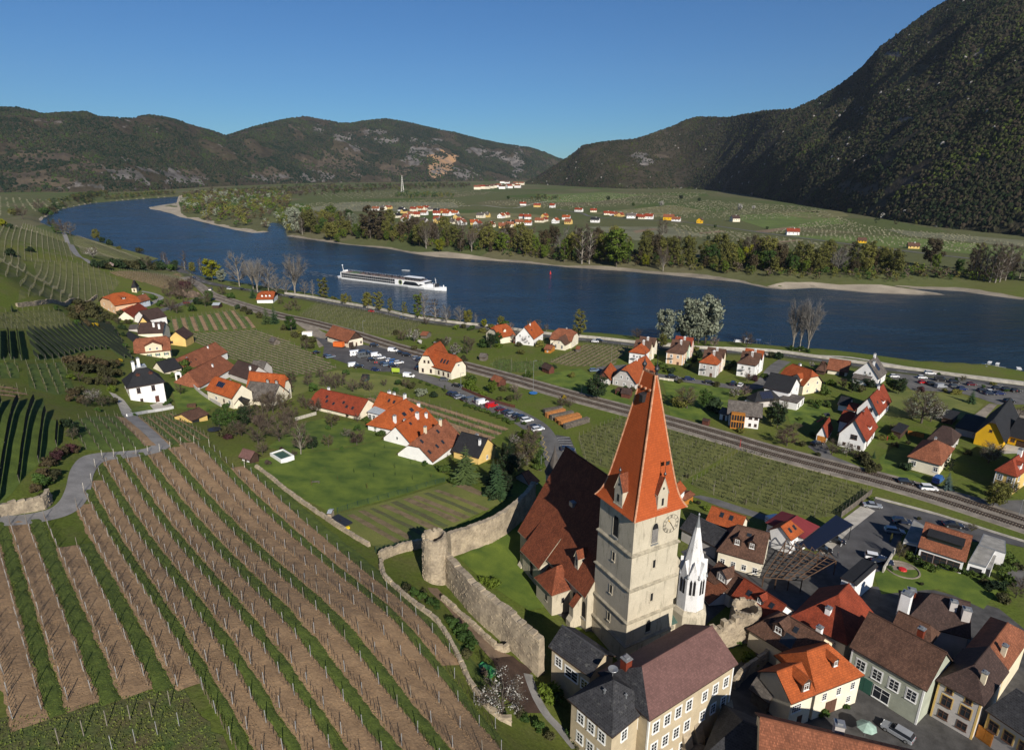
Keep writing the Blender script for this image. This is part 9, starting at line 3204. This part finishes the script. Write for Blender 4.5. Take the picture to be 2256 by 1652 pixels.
for p,c,l,lb in((tb(1048,1012),'red','dark','person in a red top walking across the car park, left of two'),(tb(1066,1012),'red','denim','person in red and jeans crossing the car park, right of two'),(te(642,630),'dark','pale','person in dark jacket and pale trousers beside the solar carport'),(te(612,732),'dark','dark','person in dark clothes near the timber frame corner'),(td(1048,905),'red','red','person in red in the garden behind the steep red-roofed house'),(td(2188,492),'red','dark','person in red top at the right end of the river car park')):
 g=G(p)
 tag(obj('person',person_mesh(cl[c],cl[l]),None,g,random.uniform(0,6)),lb,'person')
g=G(ta(1610,400))
rk=thing('rock_outcrop','brown rock outcrop above the railway beside the bare bushes','rock',g)
b=MB()
for k in range(26):
 x,y,r=random.uniform(-9,9),random.uniform(-5,5),random.uniform(1.2,3.4)
 b.lathe((x,y,-1),[(r,0),(r*random.uniform(.7,1),r*.6),(r*random.uniform(.3,.6),r*random.uniform(1,1.5)),(.1,r*1.6)],random.choice((5,6,7)))
tag(b.build('boulders',mat('brown_rock',(.16,.115,.085),.95,.4,.4,c2=(.07,.055,.04),fine=2,bump=.2),rk),kind='stuff')
# trees and shrubs of the near bank and the gardens
KW={'olive':'olive budding','fresh':'fresh green','green':'mid green','lime':'bright yellow green','silver':'silvery grey','bare':'bare brown','grey':'bare grey','brown':'brown budding','blossom':'white blossoming','pinkish':'pale pink blossoming','plum':'dark plum red','conifer':'dark','spruce_light':'yellowish green','blue':'blue grey','hedge':'clipped green','bush':'brownish green','dark':'dark green','forsythia':'yellow flowering'}
KC={'o':'olive','f':'fresh','g':'green','l':'lime','s':'silver','b':'bare','y':'grey','w':'brown','x':'blossom','i':'pinkish','p':'plum','c':'conifer','t':'spruce_light','u':'blue','h':'hedge','r':'bush','d':'dark','q':'forsythia'}
FC={'r':'round','c':'column','f':'fan','o':'orchard','b':'bush','k':'conifer'}
FN={'round':'tree','column':'tall tree','fan':'fan shaped poplar','orchard':'small tree','bush':'shrub','conifer':'conifer'}
def planting(t,where,txt):
 L=[]
 for q in txt.split():
  a=q.split(',')
  L.append((t(float(a[0]),float(a[1])),float(a[2]),KC[a[3][0]],FC[a[3][1]],float(a[4])if len(a)>4 else 1.0))
 L.sort(key=lambda q:q[0][0])
 tot,cnt={},{}
 for q in L:
  tot[q[2:4]]=tot.get(q[2:4],0)+1
 for p,h,k,f,w in L:
  cnt[(k,f)]=cnt.get((k,f),0)+1
  n=tot[(k,f)]
  lb='%s %s%s %s'%(KW[k],FN[f],'' if n==1 else ', %s from left'%ordinal(cnt[(k,f)]),where)
  tree_px(p,h,k,f,lb,'shrub' if f=='bush' else('conifer' if f=='conifer' else 'tree'),'shrub' if f=='bush' else 'tree','planting '+where,w)
planting(ta,'on the river bank at the left','1630,178,40,bc 1700,205,24,or 1770,195,30,bc 1875,272,47,lr,1.15 1950,285,28,sr 2112,322,71,yr 2232,345,60,yf 1450,110,22,br 1545,185,24,dr 1490,165,20,br 2230,425,33,ck')
planting(tb,'on the bank along the river road','345,397,84,yf,1.1 15,372,72,yf 115,372,60,yr 180,385,38,yr 270,390,36,yr 430,395,30,yr 600,432,48,oc,1.3 502,402,33,yc 785,478,24,or 830,478,20,oc 985,512,35,or 1085,532,42,oc,1.4 1187,552,31,oc 1312,577,31,oc 1427,602,52,fc,1.2 1482,607,56,yc,1.4 1580,622,46,bc,1.5 1680,642,38,yr 1800,652,38,yr 1870,657,32,or 1937,662,25,yc 2010,682,19,lr 2160,682,25,or 680,440,12,ob 2070,690,12,ob')
planting(tc,'at the water below the river road','230,722,26,br 300,725,18,br 150,700,20,br 603,747,53,oc,1.2 545,742,22,oc 1338,832,78,sr,.75 1700,828,104,sr 1585,824,98,sr,.9 1640,826,70,sr 1500,800,60,sr,.8 1325,862,30,or 1100,792,23,bo 2065,862,30,bo')
planting(tq,'in the row of three ivy clad poplars','212,1432,108,yf,.62 277,1442,110,yf,.5 347,1452,110,yf,.72 212,1432,12,gb 277,1442,14,gb 347,1452,12,gb')
planting(tq,'in the bare grove at the far right bank','1800,800,72,bc 1850,810,74,bc 1900,820,76,bc 1950,835,80,bc 2000,840,82,bc 2040,835,80,bc 2090,820,76,bc 2130,805,70,bc')
planting(tb,'between railway and vineyard','95,652,45,tk 165,648,45,ck 313,716,35,gr 250,705,14,rb 350,770,14,rb 430,800,16,rb 380,745,12,ob 440,880,22,bo 490,870,14,rb 500,815,14,rb 330,760,12,rb 220,480,16,bo 290,540,20,bo 340,500,15,wo 370,540,14,bo 30,600,16,rb')
planting(tb,'in the gardens above the station','1395,807,27,xo,1.2 1290,802,23,wo 1230,745,14,rb 1445,828,10,xb 1395,885,14,rb 1620,850,20,rb 1660,860,22,do 1690,845,20,xo 1600,830,16,fb 1760,930,26,xo,1.2 1860,920,24,go 1860,830,18,ro 1900,710,14,gb 1990,730,14,ob 1500,660,18,bo 2070,868,34,dr,.9 2010,860,22,gb 2130,830,26,gr 1900,860,20,wo 1830,980,16,rb 2140,860,14,fb 1540,920,12,rb 1480,870,10,fb 2200,760,24,io 2230,730,22,io 2190,690,22,gb 1760,700,12,fb 1830,690,12,rb')
planting(tb,'in the orchard meadow','460,1202,22,bo 570,1132,22,bo 612,1212,26,bo 652,1182,26,bo 702,1232,26,bo 762,1202,26,bo 856,1252,28,bo 955,1232,26,bo 1000,1246,20,bo 1130,1202,15,bo 470,1140,18,bo 720,1150,16,bo 800,1100,14,gb 310,1180,26,wo 320,1120,12,gb 300,1240,20,bo 500,1240,20,gb 1250,1190,16,gb 1320,1215,20,wo 1370,1225,18,rb 1240,1250,12,gb')
planting(tb,'beside the station road','1460,1292,20,sb,1.1 1565,1302,16,db 1665,1252,16,hc,.8 1880,1205,22,fb 2080,1265,28,fr 1940,1240,14,fb 2010,1290,14,fb 865,900,18,wo 2180,1240,14,rb 2230,1330,14,rb 2150,1320,10,rb 1900,1150,18,hb')
planting(tc,'around the railway gardens and villas','750,1312,52,dr,1.15 700,1290,30,dr 130,832,20,po,1.2 245,850,18,ob 85,920,14,ob 60,850,12,rb 40,800,24,xo 20,820,18,xo 300,1035,12,db 370,1040,10,db 150,1125,18,hb 440,1385,22,wo 510,1390,24,bo 460,1310,9,qb 530,1120,14,ob 50,1330,20,bo 20,1260,20,io 1000,1235,12,gb 1060,1245,12,rb 1540,1395,46,oo,1.15 1480,1390,30,ob 1700,1405,42,gr,1.1 1780,1420,34,db 1960,1300,22,xo 2045,1290,24,io 1310,1050,22,hb 1390,1085,16,db 1540,1040,14,db 1430,1070,12,fb 1960,1020,14,fb 2080,1165,22,bo 2130,1150,14,pb 2220,1130,14,hb 1620,900,16,ob 1780,860,22,io 1850,940,16,gb 1610,990,16,db 1910,1050,18,db 1250,950,12,fb 960,1120,12,rb 1360,1080,10,fb 940,1280,10,gb 1800,1200,14,rb 1480,1175,12,rb 1870,1440,10,gb 2010,1610,14,ob 1650,950,20,db')
planting(td,'among the right hand houses','165,955,36,po,1.3 80,795,52,dr 20,740,34,gr 1350,755,68,so,1.1 1260,720,40,so 1430,740,46,xo 1150,498,36,dr 1100,470,26,gr 1060,440,22,gr 1790,578,34,ck,1.2 1940,1105,40,so,1.2 1990,1080,34,xo 1570,1345,44,uk 1975,1492,50,or,1.2 2060,1440,40,or 2130,1400,36,go 560,1035,32,bo,1.1 690,1045,28,xo 760,1060,24,bo 830,1075,24,rb 870,1130,22,rb 930,1060,18,ck 900,1190,18,rb 960,1170,16,rb 1205,1165,20,db 1560,1150,30,dc 1600,1180,28,dc 860,402,24,oo 740,485,30,dr 650,450,22,po 560,420,16,fb 460,470,20,hb 500,510,18,hb 400,440,16,fb 900,430,20,db 1340,475,14,pb 1640,500,14,ob 1680,500,14,ob 1560,480,10,ob 380,270,14,xo 230,280,14,rb 90,190,18,db 30,180,16,rb 1100,835,18,oo 1090,900,16,fb 1000,900,14,ob 640,760,14,pb 870,740,20,xo 450,600,16,hb 520,610,16,hb 380,590,14,hb 420,620,12,gb 700,580,14,db 820,480,18,rb 980,500,12,qb 250,820,18,bo 380,870,14,gb 300,960,14,rb 440,1040,10,rb 1230,940,10,rb 1760,1030,14,rb 1120,960,12,rb 1710,390,14,oo 1980,420,10,ob 2210,700,22,bo 140,640,20,so 60,620,20,so 1640,960,8,gb 1180,440,12,db 280,730,10,hb 190,850,20,bo')
planting(te,'around the hotel and the modern house','1150,755,40,oo,.5 1075,600,22,oc,.5 1790,500,18,oo 1220,720,16,hb 1280,750,16,hb 1340,790,18,hb 1400,830,18,hb 1450,840,18,hb 1560,820,16,hb 1640,850,16,hb 1720,870,16,hb 1800,890,16,hb 1880,910,16,hb 2090,760,26,hb 2095,850,24,hb 2090,940,26,hb 2030,1000,22,db 2150,780,20,hb 2200,830,16,rb 1960,1010,20,db 1900,960,16,rb 1350,970,8,rb 2180,1080,30,bo 2230,1010,26,bo 910,225,10,hb 1330,395,8,rb 1070,830,12,gb 2060,1120,24,rb')
planting(tf,'in the old orchard garden','890,614,28,po,1.35 668,462,30,oo 500,655,28,dr,1.3 395,695,68,br,.9 205,582,46,bo,1.2 800,548,18,so,1.2 640,635,26,oo 895,412,16,bo 60,350,40,bo 150,335,44,bo 255,305,36,oo 530,335,30,wo 20,610,42,bo 110,480,40,bo 300,480,36,bo 250,420,34,wo 330,390,28,bo 30,480,36,bo 170,260,30,bo 90,270,26,oo 440,300,24,wo 400,250,18,bo 640,480,10,gb 890,490,14,gb 970,410,14,hb 1010,450,16,hb 1060,490,18,hb 1100,540,18,hb 1140,500,22,hb 340,720,14,bo 760,655,8,gb 60,700,26,bo 230,690,14,pb 100,790,12,bb 700,400,14,wb 815,370,12,wb')
planting(tf,'planted on the long lawn','1050,727,11,gc,.4 865,862,11,gc,.4 1040,902,11,gc,.35 980,1006,15,oc,.4 1225,822,12,gc,.35 1228,887,10,gc,.35 1365,782,10,gc,.35 1380,922,11,gc,.35 1135,647,9,gc,.35 815,765,6,oc,.4 1007,812,10,gc,.35 607,832,7,oc,.4 720,922,9,oc,.4 490,975,16,oc,.4 1545,900,9,oc,.4 425,1045,5,oc,.4 1515,955,8,oc,.4')
planting(tf,'in the dark corner left of the nave','1850,945,84,tk,1.35 2130,1065,80,ck,1.2 2090,960,60,ck 2220,760,40,dr 2230,900,50,dr,1.2 2160,1000,40,dr 1740,960,16,hb 1660,860,22,hb 1610,840,14,hb 2040,1060,20,db 2110,1100,18,db 2200,1050,40,dr 1490,800,12,gb')
planting(tg,'between the road bend and the nave','60,845,36,so,1.2 130,790,50,oo 60,700,30,rb 160,640,40,ro 200,700,30,hb 225,780,34,hb 215,620,30,hb 100,560,22,fb 20,620,24,xo 240,840,20,hb 245,530,10,hb 180,480,10,hb 110,440,10,hb 50,410,10,hb 1540,900,8,rb 1560,1130,10,hb 1640,1140,10,rb 1720,1190,12,fb 2050,1140,10,bo')
planting(tb,'of the hedge along the curving road','1900,1390,9,hb,1.4 1950,1405,9,hb,1.4 2000,1422,9,hb,1.4 2050,1440,9,hb,1.4 2100,1460,10,hb,1.4 2150,1480,10,hb,1.4 2200,1505,10,hb,1.4 2250,1530,10,hb,1.4 1850,1375,8,hb,1.4 1450,1170,7,hb,1.4 1520,1195,7,hb,1.4 1580,1220,7,hb,1.4')
planting(ta,'in the thicket below the orange house','640,600,18.7,rb 700,560,25.5,wb 720,620,23.8,rb 780,540,28.9,rb 820,600,25.5,rb 860,560,19,rb 900,640,15.8,rb 940,600,17.9,rb 960,680,13.7,do 1000,620,16.8,rb 1040,660,14.8,do 1080,700,13.7,db 1120,650,12.7,rb 1150,640,9.5,fb 680,660,15.3,gb 760,670,15.3,wb 840,680,13.6,qb 900,700,8.4,rb 1020,740,10.5,db 1090,760,10.5,db 620,540,15.3,rb 700,500,22.1,rb 1060,580,14.8,rb 500,530,11.9,gb 115,545,20.4,ck 1070,440,5.3,db')
planting(ta,'in the thicket behind the white house','620,1000,24.5,wb 660,1060,24.5,rb 720,1000,25.9,wb 760,1080,24.5,rb 800,1020,25.9,wb 850,1080,25.9,rb 900,1040,25.9,wb 940,1120,25.9,rb 980,1040,21.6,rb 1030,1020,18.7,wb 620,1140,15.8,fb 700,1160,20.2,oo 780,1180,18.7,rb 860,1180,20.2,rb 940,1200,20.2,do 1000,1180,18.7,rb 1040,1100,17.3,rb 1060,985,8.6,qb 820,1335,27.4,xo,1.2 660,1290,21.6,wb 700,1350,18.7,wb 760,1380,20.2,do 900,1380,21.6,do 960,1370,18.7,do 700,1250,17.3,rb 620,1330,17.3,wb 860,1420,11.5,gb 980,1240,14.4,fb 1020,1350,15.8,rb,.7 1200,1020,17.3,rb 1150,920,11.5,gb 1100,860,11.5,gb')
planting(ta,'around the farm buildings and the white house','1590,1275,22,fo 1400,1010,16,hb 1460,1000,16,hb 1520,1000,18,hb 1580,1000,18,hb 1630,1030,20,hb 1660,1080,20,hb 1600,1110,18,hb 1530,1120,14,hb 2030,1605,52,gr 1930,1560,40,gr,.9 2150,1560,44,dr,.9 2210,1480,40,do 1470,1370,12,gb 1500,1340,10,gb 2080,1640,30,do 2000,1640,24,rb 2130,1640,30,wo 1840,1420,8,gb 1180,1460,8,gb 1990,1400,16,gb')
planting(ta,'on the hillside around the small chapel','830,150,18,db 880,160,20,db 940,170,20,rb 1000,150,22,db 1060,160,22,db 1120,165,24,rb 1180,160,22,rb 1240,170,24,db 1300,165,26,do 1360,175,24,rb 1420,180,24,db 1500,190,20,gb 970,150,12,ib 1480,420,24,bo 1530,380,30,bo 1580,440,26,wo 1620,350,24,pb 1660,400,26,bo 1500,540,30,bo 1560,560,24,bo 1420,500,18,gb 1690,330,22,bo 1740,480,18,db 1810,500,30,go 1850,460,26,gr 1560,340,22,wo 1080,420,14,db 1350,440,16,gb 820,70,22,xo,1.3 1380,590,14,rb 1650,500,18,bo 1700,540,16,gb 2150,540,14,rb 2200,570,14,rb 2100,520,12,db 1960,400,20,bo 2040,430,16,gb')
planting(tm,'on the hilltop at the left','20,1220,18,lb 130,1130,20,ob 200,1160,28,bo 90,1240,12,db 350,1100,26,bo 400,1130,22,gb 500,1290,22,gr 560,1300,30,bo 620,1310,28,yo 460,1240,20,go 850,1345,24,or 960,1390,14,db 900,1360,12,db 100,1490,20,db 270,1450,14,db 1050,1430,10,ob 1230,1450,12,rb')
planting(tl,'along the bank above the vineyard lane','380,560,24,wb 430,480,26,wb 500,420,24,pb 560,370,24,wb 620,340,22,pb 680,350,18,wb 400,650,26,gb 350,600,22,gb 460,620,22,rb 320,700,22,wb 380,760,18,rb 500,560,20,rb 240,790,12,rb 200,830,10,gb 640,240,26,do 660,180,24,db 600,120,20,db 2010,235,14,pb')
planting(tj,'on the slope below the rubble wall','1330,250,16,rb 1390,290,18,gb 1460,330,18,gb 1530,370,18,gb 1600,400,16,gb 1740,560,22,gb 1800,640,24,gb 1860,700,26,gb 1900,760,24,gb 1860,840,18,rb 2010,990,14,bb 1480,270,10,rb 2080,220,20,fb,1.2 2010,180,16,fb')
planting(tj,'beside the dark mulch bed','2165,1330,66,xo,1.15')
planting(th,'around the parsonage','335,1200,36,fb,.8 390,1225,22,gb 540,1560,20,gb 590,1630,16,rb 120,1400,16,gb 220,1470,18,gb 330,1560,16,rb 60,1340,18,rb 2090,880,22,fb 2130,900,18,ob 1990,720,12,gb 1110,1500,30,gc,.35')
planting(ti,'in front of the cream house on the square','475,1340,20,gb 685,1290,12,gb 750,1200,4,lb')
planting(td,'on the near river bank at the right','1660,380,8,gb 1500,330,8,gb 1900,440,8,gb 2100,480,8,gb')
planting(to,'standing out of the far bank wood','920,1580,82,fr,1.1 615,1555,82,bc,1.3 680,1555,76,bc,1.3 1870,1640,28,fr 1180,1580,26,lr 460,1540,50,fc 2060,1560,42,lr 1330,1620,52,bf 1320,1330,40,br 560,1470,60,bc')
planting(tn,'at the left of the far bank wood','660,1350,40,or,1.2 350,1270,52,sr 480,1280,50,or 1010,1330,70,wc,1.5 1090,1340,66,wc,1.5 1500,1420,54,bf 1620,1450,28,lr 1440,1400,48,or 1800,1450,48,wc 1900,1445,50,bf 830,1220,36,gr 670,1200,40,fr 410,1300,40,bc 1180,1230,38,or 720,1370,20,fr')
# air
hm=bpy.data.materials.new('haze')
hm.use_nodes=True
hn=hm.node_tree
hn.nodes.remove(hn.nodes['Principled BSDF'])
hv=hn.nodes.new('ShaderNodeVolumePrincipled')
hv.inputs['Color'].default_value=(0.72,0.82,1.0,1)
hv.inputs['Density'].default_value=0.00002
hv.inputs['Anisotropy'].default_value=0.2
hn.links.new(hv.outputs[0],hn.nodes['Material Output'].inputs['Volume'])
hb=MB()
hb.box(-9500,9500,-3000,9500,-20,1400)
tag(hb.build('haze',hm),kind='stuff')
